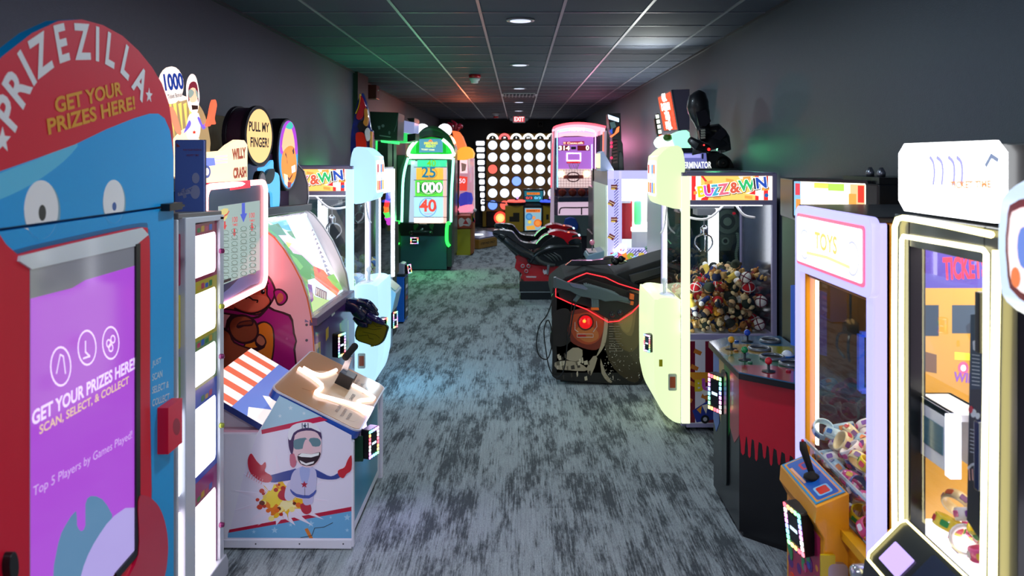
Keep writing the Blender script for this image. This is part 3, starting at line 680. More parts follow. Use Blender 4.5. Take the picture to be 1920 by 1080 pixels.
    # lit marquee and cut-out rider on top
    fq = FR((-1.60, 4.1, 0), (.12, 1, 0), (0, 0, 1))
    mq = fq.pts([(384, 343), (384, 290), (395, 285), (418, 283), (430, 272), (446, 262), (458, 263), (464, 272), (464, 338), (440, 341)])
    g = G(); g.prism(fq, mq, -.03, 0, em('ffe2b8', 1.25)); g.up(2)
    g.art(fq, [(386, 296), (402, 296), (404, 310), (386, 312)], em('7080e0', 1.2)); g.art(fq, pe(388, 322, 7, 12), em('5060a0', 1)); g.art(fq, pe(388, 322, 4, 7), em('f0e0d0', 1.5))
    for y in (294, 300, 306): g.line(fq, [(404, y), (426, y-2)], .006, em('e0b0d8', 1.4))
    tfit(g, fq, (435, 290), (461, 286), 'WILLY', .062, em('b04830', .7), .06); tfit(g, fq, (437, 325), (462, 322), 'CRASH', .062, em('b04830', .7), .06)
    g.build('marquee', t, .004)
    g = G(); g.prism(fq, fq.pts([(383, 343), (464, 338), (464, 352), (383, 362)]), -.06, .02, em('e03048', .9)); g.build('marquee_base', t, .004)
    ff = FR((-1.68, 4.1, 0), (.55, .83, 0), (0, 0, 1))
    g = G(); S = lambda l, mt, n0=0, n1=.02, sm=3: g.prism(ff, ff.pts(smooth(l, sm) if sm else l), n0, n1, mt)
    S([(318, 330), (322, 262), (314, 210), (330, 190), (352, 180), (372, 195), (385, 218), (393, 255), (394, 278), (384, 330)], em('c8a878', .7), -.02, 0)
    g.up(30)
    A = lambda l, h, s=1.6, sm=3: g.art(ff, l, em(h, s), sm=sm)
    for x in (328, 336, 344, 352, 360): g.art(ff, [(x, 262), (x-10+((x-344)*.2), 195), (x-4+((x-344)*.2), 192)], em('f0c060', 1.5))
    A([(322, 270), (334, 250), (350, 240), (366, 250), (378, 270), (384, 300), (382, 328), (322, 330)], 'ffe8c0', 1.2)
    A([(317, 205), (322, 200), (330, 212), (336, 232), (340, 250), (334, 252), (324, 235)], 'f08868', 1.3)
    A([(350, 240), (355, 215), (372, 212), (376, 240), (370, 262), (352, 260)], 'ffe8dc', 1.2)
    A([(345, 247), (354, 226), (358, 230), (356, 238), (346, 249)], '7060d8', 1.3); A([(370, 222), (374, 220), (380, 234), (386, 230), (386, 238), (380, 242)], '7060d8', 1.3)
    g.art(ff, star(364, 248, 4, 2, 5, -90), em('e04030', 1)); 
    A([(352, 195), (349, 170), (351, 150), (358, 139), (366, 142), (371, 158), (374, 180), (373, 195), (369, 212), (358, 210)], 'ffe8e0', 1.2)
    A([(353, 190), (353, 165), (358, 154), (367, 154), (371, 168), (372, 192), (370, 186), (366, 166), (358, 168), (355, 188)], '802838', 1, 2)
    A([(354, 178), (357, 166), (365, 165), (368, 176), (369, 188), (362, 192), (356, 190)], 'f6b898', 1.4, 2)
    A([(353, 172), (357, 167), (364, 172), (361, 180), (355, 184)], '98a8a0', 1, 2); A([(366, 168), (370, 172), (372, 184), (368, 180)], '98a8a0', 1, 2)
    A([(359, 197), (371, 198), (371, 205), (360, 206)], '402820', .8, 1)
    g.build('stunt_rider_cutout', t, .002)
    g = G(); S([(383, 236), (388, 222), (393, 196), (397, 187), (400, 196), (399, 205), (396, 222), (398, 232), (394, 233), (392, 228), (388, 236)], em('f86848', 1.3), 0, .03); g.build('raised_glove', t)
    g = G(); S(pe(318, 160, 22, 35, 20), em('ffe8dc', 1.2), 0, .02, 0); S([(336, 178), (345, 182), (349, 186), (336, 190)], em('ffe8dc', 1.2), 0, .02, 0); g.up(30)
    tfit(g, ff, (303, 155), (339, 152), '1000', .085, em('2848b0', .6), .04); tfit(g, ff, (310, 182), (336, 177), 'Ticket Bonus', .022, em('70707c', .6), .02)
    g.build('speech_bubble', t, .002)
    foot(t, -.9, 4.1, .05); foot(t, -.9, 4.75, .05)
stunt()
# ================================================================ gorilla game
def gorilla():
    Yn, Yf, X = 5.0, 6.24, -1.26
    t = thing('gorilla_game', 'pink sided arcade game with a cartoon gorilla and a round pull my finger sign', 'arcade machine', (-1.65, 5.6, 0))
    fr = near(Yn); top = fr.pts([(475, 421), (495, 430), (516, 446), (533, 467), (550, 495), (566, 526), (577, 558), (584, 592), (588, 625), (590, 660), (590.5, 700)])
    low = [(-1.257, .06), (-1.30, .03), (-2.0, .03), (-2.0, top[0][1]+.02)]
    g = G(); g.prism(fr, top+low, -.03, 0, m('fcbcc2', .35, coat=.2))
    g.line(fr, [(u-.004, v) for u, v in top], .008, m('e07830', .3), px=False)
    A = lambda l, h, sm=3: g.art(fr, l, m(h, .35, coat=.3), sm=sm)
    OUT = '3a1018'
    # body
    A([(410, 700), (425, 600), (470, 560), (515, 580), (545, 590), (551, 610), (553, 625), (557, 640), (554, 655), (558, 700), (555, 740), (410, 740)], OUT, 2)
    A([(412, 700), (430, 605), (470, 565), (512, 583), (541, 593), (548, 612), (549, 625), (554, 640), (550, 655), (555, 700), (550, 738), (412, 738)], 'b0107c', 2)
    A([(460, 640), (478, 610), (495, 602), (510, 610), (515, 628), (514, 660), (505, 690), (470, 720), (440, 700)], OUT); A([(462, 642), (480, 614), (495, 605), (508, 612), (512, 628), (511, 660), (502, 688), (470, 716), (445, 700)], 'f08418')
    # head
    A([(405, 560), (420, 528), (455, 512), (488, 510), (505, 518), (514, 533), (518, 548), (512, 565), (495, 588), (478, 598), (440, 592), (410, 585)], OUT)
    A([(408, 560), (424, 531), (455, 516), (486, 514), (502, 521), (511, 535), (514, 548), (509, 563), (493, 584), (476, 594), (442, 589), (412, 582)], 'b0107c')
    A([(512, 546), (520, 541), (530, 543), (539, 552), (539, 563), (531, 572), (522, 573), (517, 566)], OUT); A([(515, 548), (521, 544), (529, 546), (536, 554), (536, 562), (530, 569), (523, 569), (519, 562)], 'b0107c'); A([(519, 556), (525, 549), (531, 553), (531, 562), (524, 568), (520, 565)], 'c86848')
    A([(412, 562), (430, 540), (448, 545), (470, 520), (492, 520), (502, 535), (502, 552), (509, 565), (500, 580), (480, 592), (445, 584), (415, 578)], OUT); A([(414, 562), (430, 543), (448, 548), (470, 523), (490, 523), (499, 536), (499, 552), (506, 565), (498, 578), (480, 589), (447, 581), (417, 576)], 'c84c34')
    A([(425, 556), (448, 550), (478, 552), (500, 556), (504, 566), (490, 580), (470, 584), (445, 577)], 'd86a4c')
    g.line(fr, [(440, 578), (458, 586), (478, 587), (495, 580), (506, 570), (508, 567)], .012, m('30080c', .4), sm=3)
    g.art(fr, pe(493, 547, 4.2, 4.6), m('18080a', .3)); g.art(fr, pe(494.5, 545.5, 1.2, 1.4, 8), WHITE); g.line(fr, [(486, 543), (493, 538), (499, 541)], .006, m('3a1018', .4), sm=2); g.line(fr, [(499, 524), (503, 532)], .01, m('3a1018', .4))
    g.line(fr, [(461, 560), (466, 556), (474, 562), (483, 563), (482, 567)], .009, m('30080c', .4), sm=2)
    # fist
    A([(428, 610), (438, 592), (462, 590), (480, 602), (486, 622), (478, 640), (455, 645), (435, 634)], OUT); A([(431, 611), (440, 596), (461, 594), (477, 605), (482, 622), (475, 636), (455, 641), (438, 631)], '9a4828')
    A([(443, 612), (450, 603), (468, 600), (476, 602), (473, 611), (458, 612), (448, 616)], OUT, 2); A([(446, 610), (452, 605), (468, 602), (473, 604), (471, 608), (457, 609)], '7a3018', 2)
    A([(410, 620), (430, 620), (440, 640), (470, 652), (490, 648), (498, 640), (496, 652), (480, 662), (465, 690), (430, 720), (410, 710)], OUT); A([(410, 624), (428, 624), (438, 643), (468, 655), (476, 658), (462, 687), (430, 714), (412, 705)], 'a85030')
    A([(478, 640), (484, 626), (495, 630), (500, 642), (494, 650), (482, 650)], OUT); A([(481, 640), (486, 629), (494, 633), (497, 642), (491, 648)], 'c87858')
    for p in ((575, 609), (575, 638)): g.art(fr, pe(*p, 2.6, 2.6, 10), m('60585c', .3))
    g.art(fr, pe(538, 635, 2.5, 2.5, 10), m('c04890', .3))
    p = g.build('side_panel', t, .004); p['label'] = 'pink side panel printed with a cartoon gorilla'
    # far panel: larger arch with backboard above
    f2 = near(Yf)
    ft = f2.pts([(560, 308), (572, 322), (579, 346), (580, 372), (576, 392), (590, 402), (608, 424), (625, 450), (640, 482), (651, 512), (657, 545), (661, 575)])
    g = G(); g.prism(f2, ft+[(-1.257, .1), (-1.30, .03), (-2.0, .03), (-2.0, 2.0), (-1.72, 2.0)], 0, .03, m('d8ccd4', .35, coat=.3)); g.line(f2, [(u-.004, v) for u, v in ft], .008, m('808088', .3), px=False); g.build('side_panel', t, .004)
    # lower cabinet
    g = G(); g.box(-2.0, Yn+.005, .05, X-.02, Yf-.005, .74, m('3c2456', .4)); g.box(X-.06, Yn+.005, .7, X-.02, Yf-.005, .90, m('3c2456', .4)); g.build('cabinet', t)
    fa = aisleL(X); g = G(); g.prism(fa, [(Yn+.005, .06), (Yf-.005, .06), (Yf-.005, .92), (Yn+.005, .92)], -.02, 0, m('4a2068', .3, coat=.3)); g.up(2)
    for x0, x1, y0, y1, h in ((591, 601, 640, 700, 'c8b830'), (637, 654, 600, 660, '8ab020'), (640, 651, 596, 650, '1c8030'), (594, 599, 650, 690, '30682c'), (606, 612, 690, 720, 'b04020')):
        g.art(fa, [(x0, y0+6), (x1, y0), (x1, y1), (x0, y1+8)], m(h, .3, coat=.3))
    g.art(fa, [(621, 583), (627, 578), (628, 588), (622, 594)], m('d8d8d0', .3)); g.art(fa, [(611, 618), (616, 612), (616, 632), (611, 640)], m('c8a020', .3))
    g.build('front_panel', t, .002)
    reader(FR((X+.04, 5.42, .70), (.35, .94, 0), (0, 0, 1)), t, (0, 0), .09, .16)
    # play field under slanting glass
    a0, a1 = Vector((-1.62, Yn, 1.56)), Vector((-1.62, Yf, 1.56)); b0, b1 = Vector((-1.27, Yn, .96)), Vector((-1.27, Yf, .96))
    a0 = at(492, 402, Yn+.01); a1 = at(577, 392, Yf-.01); b0 = at(588, 600, Yn+.01); b1 = at(658, 548, Yf-.01)
    g = G()
    dz = Vector((-.035, 0, -.03))
    fpl = FR(b0+dz, b1-b0, a0-b0)
    L = (b1-b0).length; Hh = (a0-b0).length
    g.prism(fpl, [(0, 0), (L, 0), (L, Hh), (0, Hh)], -.02, 0, em('4c9a50', 1.2)); g.up(2)
    E = lambda l, h, s=.9, sm=2: g.art(fpl, [(u*L, v*Hh) for u, v in l], em(h, s*1.3), px=False, sm=sm)
    cl = lambda l: [(min(L-.002, max(.002, u)), min(Hh-.002, max(.002, v))) for u, v in fpl.pts([(319+x/3.204, 338+y/3.204) for x, y in l])]
    E2 = lambda l, h, st=1.0, sm=0: g.art(fpl, cl(l), em(h, st), px=False)
    E2([(560, 215), (820, 175), (1050, 660), (860, 800), (820, 560), (700, 380)], 'cfe4f0', 1.1)
    E2([(630, 215), (820, 182), (790, 212), (690, 240)], '9c94a8', .7); E2([(565, 240), (690, 225), (705, 250), (772, 290), (740, 305), (700, 300), (620, 265)], '50b0ea', 1, 2)
    E2([(590, 272), (650, 258), (700, 330), (692, 395), (650, 335), (600, 295)], '4c8c60', .8, 2); E2([(700, 308), (760, 298), (772, 362), (725, 338)], '5c9c68', .8, 2)
    E2([(650, 330), (720, 330), (960, 570), (900, 592), (760, 460)], 'e0c4ea', 1.1); E2([(690, 368), (732, 380), (712, 406)], 'e8e860', 1)
    E2([(700, 430), (790, 450), (872, 530), (882, 585), (800, 605), (755, 520)], '48a858', .9); E2([(720, 440), (760, 470), (800, 520), (780, 540), (745, 490)], '78c870', .9)
    E2([(700, 240), (800, 200), (852, 300), (1042, 642), (985, 652), (900, 560), (780, 400)], 'ffffff', 2.4)
    for k in range(12): E2([(852+k*9, 290+k*26), (862+k*11, 300+k*27), (846+k*10, 312+k*27)], 'a8a0b8', .7)
    E2([(860, 515), (922, 540), (962, 592), (1022, 652), (1000, 694), (930, 640), (870, 592)], 'f07448', 1.1, 2); E2([(880, 520), (905, 545), (890, 560)], 'd83848', 1)
    E2([(940, 582), (982, 560), (1042, 652), (1018, 664), (970, 620)], '88c860', 1, 1); E2([(820, 620), (872, 700), (962, 722), (858, 796), (848, 740)], 'b4d888', 1, 1); E2([(822, 622), (850, 630), (860, 720), (846, 735)], '7858a0', .8)
    E2([(875, 640), (940, 672), (938, 720), (872, 690)], '7c6c68', .8)
    for k in range(5): E2([(878+k*12, 648+k*6), (882+k*12, 650+k*6), (882+k*12, 690+k*6), (878+k*12, 688+k*6)], 'e8f0e0', 1)
    g.build('playfield', t)
    g = G(); g.quad(b0, b1, a1, a0, glass(refl=.45)); g.build('glass', t)
    g = G(); g.tube([a0+Vector((0, .05, -.04)), a1+Vector((0, -.05, -.04))], .007, em('f4faff', 5), 8); g.build('light_strip', t)
    g = G(); g.bar(a0+Vector((0, -.03, .015)), a1+Vector((0, .03, .015)), .05, .05, m('2a2430', .4)); g.build('top_rail', t, .005)
    g = G(); g.bar(b0+Vector((.0, -.01, -.01)), b1+Vector((0, .01, -.01)), .05, .05, m('6a5070', .4)); g.bar(b0+Vector((-.04, -.01, -.0)), b1+Vector((-.04, .01, .0)), .03, .03, m('9080a0', .35)); g.build('lower_rail', t, .004)
    # back board
    g = G(); g.box(-2.0, Yn+.03, .9, -1.76, Yf, 1.98, m('4a2450', .4)); g.build('backboard', t, .005)
    # round sign
    c = at(487, 255, 5.25); n = Vector((.989, -.15, 0)).normalized(); fs = FR(c, (.15, .989, 0), (0, 0, 1))
    g = G(); g.prism(fs, ell(0, 0, .185, .185, 40), -.16, -.02, m('3c2034', .35, coat=.3), True); g.prism(fs, ell(0, 0, .197, .197, 40), -.03, .0, m('1c1420', .3), True); g.prism(fs, ell(0, 0, .195, .195, 40), -.16, -.13, m('1c1420', .3), True); sg = g.build('round_sign', t, .006)
    g = G(); g.up(6); g.art(fs, ell(0, 0, .175, .175, 40), em('ffcf88', 1.05), px=False); KT = m('241018', .4)
    g.text(fs, (-.01, .055), 'PULL MY', .085, KT, px=False, bold=.03, sx=.85); g.text(fs, (0, -.045), 'FINGER!', .085, KT, px=False, bold=.03, sx=.85); g.build('sign_face', sg)
    # oval sign
    c = at(541, 290, 5.95); fo = FR(c, (.19, .98, 0), (0, 0, 1))
    g = G(); g.prism(fo, ell(0, 0, .165, .268, 40), -.12, -.005, m('0c0a10', .35), True); g.prism(fo, ell(0, 0, .16, .262, 40), -.02, .0, m('584c60', .3), True); ov = g.build('oval_sign', t, .006)
    g = G(); g.up(6); q = lambda l, h, s=1.0, sm=3: g.art(fo, [(u*.15, v*.25) for u, v in l], em(h, s), px=False, sm=sm)
    q(ell(0, 0, 1, 1, 30), '40a8e8', .9, 0); q([(-.9, .3), (-.7, .7), (-.2, .98), (.4, .95), (.8, .65), (.98, .1), (.7, 0), (-.7, 0)], 'b040d0', 1); q([(-.6, .1), (-.5, .6), (0, .9), (.5, .6), (.6, .1)], 'f0b888', 1.2); q([(-.3, .8), (.2, .98), (.5, .85), (.2, .75)], '40c0b0', 1)
    q([(-.75, -.3), (-.6, .05), (0, .25), (.6, .2), (.85, -.2), (.8, -.6), (.4, -.85), (-.2, -.85), (-.6, -.65)], 'f08c28', 1.1); q([(-.35, 0), (-.2, -.1), (-.15, -.25), (-.1, -.28), (-.2, -.05), (-.3, .08)], '401810', .5, 1); q([(.4, .12), (.55, .22), (.6, .05), (.5, .0)], '401810', .5, 1)
    q([(-.2, -.6), (.1, -.7), (.45, -.55), (.4, -.62), (.1, -.78), (-.15, -.68)], '802010', .6, 1); q([(.3, -.35), (.7, -.3), (.75, -.5), (.35, -.55)], 'e8f0ff', 1.2, 0); q([(-.5, -.55), (-.1, -.6), (0, -.97), (-.4, -.85)], 'f8d8b8', 1.2, 0); q([(-.1, -.8), (.3, -.82), (.2, -.97), (-.1, -.98)], 'a02030', .8, 0); g.build('sign_face', ov)
    # blue pointing hand cut-out and small round sign under the round sign
    fh = FR((-1.70, 5.3, 0), (.12, .99, 0), (0, 0, 1))
    g = G(); g.prism(fh, fh.pts(smooth([(487, 316), (500, 312), (512, 300), (514, 320), (524, 330), (525, 372), (522, 392), (512, 390), (510, 362), (496, 356), (494, 335)], 3)), -.02, 0, em('58b8f0', 1.0)); g.build('pointing_hand_cutout', t, .002)
    g = G(); g.prism(fh, fh.pts(smooth([(492, 330), (500, 318), (510, 318), (508, 336), (500, 345), (494, 342)], 3)), 0, .02, BLACK); c = fh.px(481, 342); g.prism(fh, ell(c[0], c[1], .06, .075, 20), .0, .04, BLACK); g.up(10); g.art(fh, ell(c[0]+.005, c[1], .045, .062, 20), m('c8b8c0', .4), px=False, base=.04); g.text(fh, (c[0], c[1]), 'FUN', .04, m('201018', .4), px=False, base=.04, bold=.02); g.build('small_round_sign', t, .002)
    # glove holding the finger-pull board
    Y = 5.95; c = at(676, 585, Y)
    gl = m('0c1440', .2, coat=.8); g = G()
    P = lambda x, y, dy=0: at(x, y, Y+dy)
    g.tube([Vector((X-.01, Y, P(655, 572).z)), P(662, 572), P(675, 580), P(688, 592)], [.05, .055, .07, .055], gl, 14, sm=3)
    for k, (x0, y0, x1, y1, x2, y2) in enumerate(((672, 566, 690, 570, 704, 584), (676, 575, 696, 582, 706, 592), (674, 588, 688, 598, 698, 603), (668, 595, 678, 606, 690, 608))):
        g.tube([P(x0, y0, -.03+.03*k), P(x1, y1, -.05+.025*k), P(x2, y2, -.02+.01*k)], [.030, .031, .024], gl, 12, sm=4)
    g.tube([P(690, 590, -.04), P(708, 600, -.05), P(720, 606, -.03)], [.028, .024, .016], m('201858', .2, coat=.8), 12, sm=4); g.build('glove', t)
    fb = FR(P(700, 620), (.93, -.36, 0), (0, 0, 1)); pts = [(683, 598), (712, 604), (726, 612), (725, 622), (718, 640), (704, 649), (688, 645), (667, 636), (668, 615)]
    g = G(); g.prism(fb, fb.pts(smooth(pts, 3)), -.02, 0, m('283818', .4)); g.art(fb, smooth([(x+(698-x)*.07, y+(624-y)*.07) for x, y in pts], 3), m('8c8014', .35, coat=.3))
    for l in ([(672, 630), (690, 628), (692, 634), (700, 636)], [(676, 612), (700, 618), (715, 616)], [(680, 622), (705, 628), (712, 634)], [(700, 606), (706, 612), (716, 612)]): g.line(fb, l, .004, m('3a3408', .5))
    g.build('pull_board', t, .003)
gorilla()

# ================================================================ prize cranes of the striped kind (one on each side of the hall)
def toys(kinds, region, n, labelf, group, sc=1.12, seed=1, zf=None, jit=.22, pitch=.108, layers=7):
    """heap of single soft toys: each its own top-level object, copied from a few built kinds"""
    rnd = random.Random(seed); x0, x1, y0, y1, z0 = region; spots = []
    for l in range(layers):
        z = z0+pitch*.42+l*pitch*.80; oy = (l % 2)*pitch*.5
        x = x0+pitch*.35+(l % 2)*pitch*.3
        while x < x1-pitch*.15:
            y = y0+pitch*.5+oy
            while y < y1-pitch*.2:
                if zf is None or z < zf(x, y): spots.append((x+rnd.uniform(-1, 1)*jit*pitch*.4, y+rnd.uniform(-1, 1)*jit*pitch*.4, z+rnd.uniform(-1, 1)*pitch*.06))
                y += pitch
            x += pitch*.92
    if len(spots) > n:
        # keep the ones on top and next to the glass facing the hall
        spots.sort(key=lambda s: -(s[2]*1.5-abs(s[0])*.6-s[1]*.35)); spots = spots[:n]
    out = []
    for i, s in enumerate(spots):
        k = rnd.randrange(len(kinds)); src, lab = kinds[k]
        o = src.copy(); COL.objects.link(o); o.location = s; o.rotation_euler = (rnd.uniform(-1.3, 1.3), rnd.uniform(-1.3, 1.3), rnd.uniform(0, 6.28)); f = sc*rnd.uniform(.85, 1.05); o.scale = (f, f, f)
        for ch in src.children:
            c = ch.copy(); COL.objects.link(c); c.parent = o
        o['label'] = labelf(lab); o['category'] = 'soft toy'; o['group'] = '%s %s' % (lab, group); out.append(o)
    return out
PL = lambda h: m(h, .9, bump=.6, bscale=300)
_kinds = {}
def bear(name, body, shirt, snout='e8c898'):
    g = G(); b = PL(body); s = PL(shirt)
    g.ball((0, 0, -.012), .030, s, .026, .032); g.ball((0, -.002, .030), .025, b, .023, .022, n=14); g.ball((0, -.024, .025), .011, PL(snout), .009, .008, n=10)
    for x in (-1, 1):
        g.ball((x*.020, 0, .050), .009, b, .006, .009, n=8); g.ball((x*.033, -.006, .0), .013, b, .012, .020, n=10, rot=(0, x*.7, 0)); g.ball((x*.018, -.018, -.042), .014, b, .022, .013, n=10)
        g.ball((x*.008, -.022, .034), .0028, BLACK, n=6)
    return g.build(name, None, origin=(0, 0, 0))
def soft_ball(name, c1, c2):
    g = G(); g.ball((0, 0, 0), .040, PL(c1), n=18); 
    for a in ((1,0,0), (0,1,0), (0,0,1)): g.torus((0, 0, 0), .0395, .004, PL(c2), a, 22, 5)
    g.ball((0, -.034, 0), .016, PL(c2), .008, .016, n=10)
    return g.build(name, None, origin=(0, 0, 0))
def bone(name, c1, c2):
    g = G(); g.tube([(-.035, 0, 0), (-.01, 0, .003), (.035, 0, 0)], [.020, .018, .022], PL(c1), 12, sm=2); g.ball((.038, 0, 0), .024, PL(c2), .021, .019, n=12); g.ball((-.036, .012, 0), .017, PL(c1), n=10); g.ball((-.036, -.012, 0), .017, PL(c1), n=10)
    return g.build(name, None, origin=(0, 0, 0))
def hat_toy(name, c1, c2):
    g = G(); g.ball((0, 0, -.01), .027, PL('d8b080'), .024, .028, n=12); g.lathe([(.034, 0), (.036, .006), (.024, .008), (.020, .03), (.004, .042)], PL(c1), (0, 0, .012), n=14); g.ball((0, 0, -.036), .026, PL(c2), .022, .016, n=12)
    for x in (-1, 1): g.ball((x*.026, -.01, -.03), .012, PL(c2), .01, .018, n=8)
    return g.build(name, None, origin=(0, 0, 0))
TOYS = [(bear('plush_bear', 'a06830', '701018'), 'small brown plush bear in a maroon shirt'), (bear('plush_bear', 'c8a060', '1c2a50'), 'small tan plush bear in a navy shirt'), (bear('plush_bear', 'b07840', 'e8e8e0'), 'small brown plush bear in a white shirt'), (bear('plush_bear', 'd8c090', '182820'), 'small beige plush bear in a dark green shirt'),
        (soft_ball('plush_ball', 'c81828', 'f0f0ec'), 'round red and white plush ball'), (soft_ball('plush_ball', 'f0ece4', '6c1030'), 'round white and maroon plush ball'), (bone('plush_bone', 'f0d060', 'ffffff'), 'long yellow and white plush toy'), (bone('plush_bone', '24346c', 'e8e8ec'), 'long navy and white plush toy'),
        (hat_toy('plush_hat_toy', '202420', 'e0a030'), 'plush toy in a black hat with an orange body'), (hat_toy('plush_hat_toy', 'c02028', '202838'), 'plush toy in a red hat with a navy body'), (hat_toy('plush_hat_toy', '303a2c', '5c4c38'), 'plush toy in an olive hat with a brown body')]
PTOYS = [(bear('plush_bear', 'c8b0d8', 'f0f0ff'), 'pale lilac plush bear'), (bear('plush_bear', 'f0e0b0', 'c8e8d0'), 'pale cream plush bear in a mint shirt'), (soft_ball('plush_ball', 'a8d040', 'f0f8e8'), 'lime green and white plush ball'), (soft_ball('plush_ball', 'd0e0f8', 'c0a8d8'), 'pale blue and lilac plush ball'), (bone('plush_bone', 'f0c880', 'f8f0e8'), 'long peach and white plush toy'), (hat_toy('plush_hat_toy', '5880c0', 'f0e8f0'), 'plush toy in a blue hat with a white body')]

def crane(s, Yn, Yf, Xf, Xw, top, tint, lab, spots_, toyset, ntoys, glow, label_of):
    """s = +1 right row, -1 left row. near side Yn, far side Yf, aisle front at x=Xf, back at x=Xw"""
    t = thing('prize_crane', lab, 'crane machine', ((Xf+Xw)/2, (Yn+Yf)/2, 0), None)
    PU = m('a8a2c8', .4); a, b = sorted((Xf, Xw)); ZG0, ZG1 = .675, top-.225
    fn = near(Yn)
    aisle = (lambda X: aisleR(X)) if s > 0 else (lambda X: aisleL(X))
    g = G(); g.box(a+.012, Yn+.012, .06, b-.012, Yf-.012, ZG0-.03, m('5c5878', .4)); g.box(a+.01, Yn+.01, ZG0-.03, b-.01, Yf-.01, ZG0, m('c8c8d0', .4)); g.build('base_cabinet', t)
    # striped lower side with printed shapes
    g = G(); g.prism(fn, [(a+.02, .06), (b-.02, .06), (b-.02, ZG0-.02), (a+.02, ZG0-.02)], -.01, 0, m('ece8f0', .3, coat=.2)); g.up(2)
    wdt = b-a; n = 9
    for k in range(n):
        if k % 2 == 0: x = a+.025+(wdt-.05)*k/n; g.art(fn, [(x, .065), (x+(wdt-.05)/n*.95, .065), (x+(wdt-.05)/n*.95, ZG0-.03), (x, ZG0-.03)], m('7c1830', .3, coat=.2), px=False)
    if s > 0:
        for x, y in ((1308, 656), (1302, 685), (1299, 716), (1291, 745), (1318, 700), (1322, 740)): 
            u, v = fn.px(x, y); g.art(fn, [(u-.03, v-.02), (u+.02, v-.04), (u+.032, v-.015), (u-.018, v+.01)], m('d88030', .3), px=False)
        g.art(fn, [(1287, 698), (1335, 698), (1345, 712), (1330, 718), (1300, 712)], m('f0a030', .3)); g.art(fn, [(1312, 730), (1345, 716), (1350, 735), (1320, 742)], m('f0ece8', .3))
        g.text(fn, fn.px(1310, 724), 'B', .11, m('f0d030', .3), px=False, bold=.05); g.text(fn, fn.px(1326, 722), 'U', .11, m('d050c0', .3), px=False, bold=.05); g.text(fn, fn.px(1346, 720), 'ZZ', .11, m('40a8d0', .3), px=False, bold=.05)
        g.art(fn, [(1298, 770), (1326, 752), (1345, 760), (1345, 785), (1306, 792)], m('2a3c98', .3)); g.art(fn, [(1306, 768), (1316, 760), (1314, 776)], m('f0a030', .3)); g.art(fn, [(1316, 760), (1328, 757), (1324, 776)], m('f4e8d8', .3)); g.art(fn, pe(1322, 786, 8, 8), BLACK); g.art(fn, pe(1322, 786, 4, 4), m('c0c0c8', .3)); g.art(fn, star(1290, 776, 4), m('e0a040', .3))
    g.build('side_panel', t, .001)
    # frame
    g = G()
    for x in (a, b-.035):
        for y in (Yn, Yf-.035): g.box(x, y, .05, x+.035, y+.035, top, PU)
    for z0, z1 in ((.03, .06), (ZG0-.02, ZG0+.02), (ZG1, ZG1+.035), (top-.02, top+.006)):
        for y in (Yn, Yf-.03): g.box(a+.03, y, z0, b-.03, y+.03, z1, PU)
        for x in (a, b-.03): g.box(x, Yn+.03, z0, x+.03, Yf-.03, z1, PU)
    g.build('frame', t, .004)
    g = G(); g.box(a+.01, Yn+.01, top-.015, b-.01, Yf-.01, top+.002, m('4a4658', .4)); g.build('roof', t)
    # lit tubes in corners
    for y in (Yn+.045, Yf-.06):
        g = G(); x = Xf+s*.02; g.box(x, y-.01, ZG0+.02, x+s*.02, y+.02, ZG1, em('f8fbff', 5)); g.build('light_tube', t)
    # glowing post strip at the near aisle corner
    g = G(); x = Xf; g.box(x-s*.004, Yn-.004, .06, x+s*.055, Yn+.03, top-.02, em(glow, 1.3)); g.build('glow_strip', t, .003)
    # inner floor, back, ceiling
    g = G(); xb = Xw-s*.02; g.box(xb-s*.004, Yn+.04, ZG0, xb, Yf-.04, ZG1, m('40485c', .15, .3)); g.box(a+.04, Yf-.045, ZG0, b-.04, Yf-.04, ZG1, glass('c8d8d8', 1.4)); g.build('inner_wall', t)
    g = G(); xm = Xf+s*(wdt*.62); g.box(xm-.04, Yf-.07, ZG0, xm+.04, Yf-.05, ZG1, em('f4f8ff', 3.5)); g.build('light_panel', t)
    g = G(); g.box(a+.08, Yn+.08, ZG1-.012, b-.08, Yf-.08, ZG1-.002, em('f4f8ff', 2.2)); g.build('ceiling_fill_panel', t)  # glowing panel added to brighten the toys
    g = G(); g.quad((a+.03, Yn+.012, ZG0), (b-.03, Yn+.012, ZG0), (b-.03, Yn+.012, ZG1), (a+.03, Yn+.012, ZG1), GLASS); g.build('side_glass', t)
    g = G(); x = Xf+s*.012; g.quad((x, Yn+.03, ZG0+.15), (x, Yf-.03, ZG0+.15), (x, Yf-.03, ZG1), (x, Yn+.03, ZG1), GLASS); g.build('front_glass', t)
    g = G()
    for z in (.815, .83): g.box(Xf-.0*s, Yn+.03, z-.03, Xf+s*.03, Yf-.03, z+.005, m('a8acbc', .3, .5))
    g.build('front_rail', t, .003)
    # claw carriage and cables
    g = G(); cx = Xf+s*wdt*.38; cy = (Yn+Yf)/2
    g.box(cx-.22, cy-.03, ZG1-.05, cx+.22, cy+.03, ZG1-.01, m('70747c', .3, .6)); g.box(cx-.07, cy-.08, ZG1-.10, cx+.07, cy+.08, ZG1-.05, m('585c64', .4)); g.tube([(cx, cy, ZG1-.1), (cx, cy, ZG1-.2)], .006, STEEL); g.lathe([(.01, .07), (.03, .05), (.03, 0), (.015, -.01)], CHROME, (cx, cy, ZG1-.25)); 
    for k in range(3):
        q = 2*PI*k/3+.4; d = Vector((math.cos(q), math.sin(q), 0)); c = Vector((cx, cy, ZG1-.25)); g.tube([c, c+d*.06+Vector((0, 0, -.02)), c+d*.075+Vector((0, 0, -.08)), c+d*.03+Vector((0, 0, -.13))], .007, CHROME, 8, sm=3)
    g.build('claw', t)
    W_ = m('e8e8ec', .4)
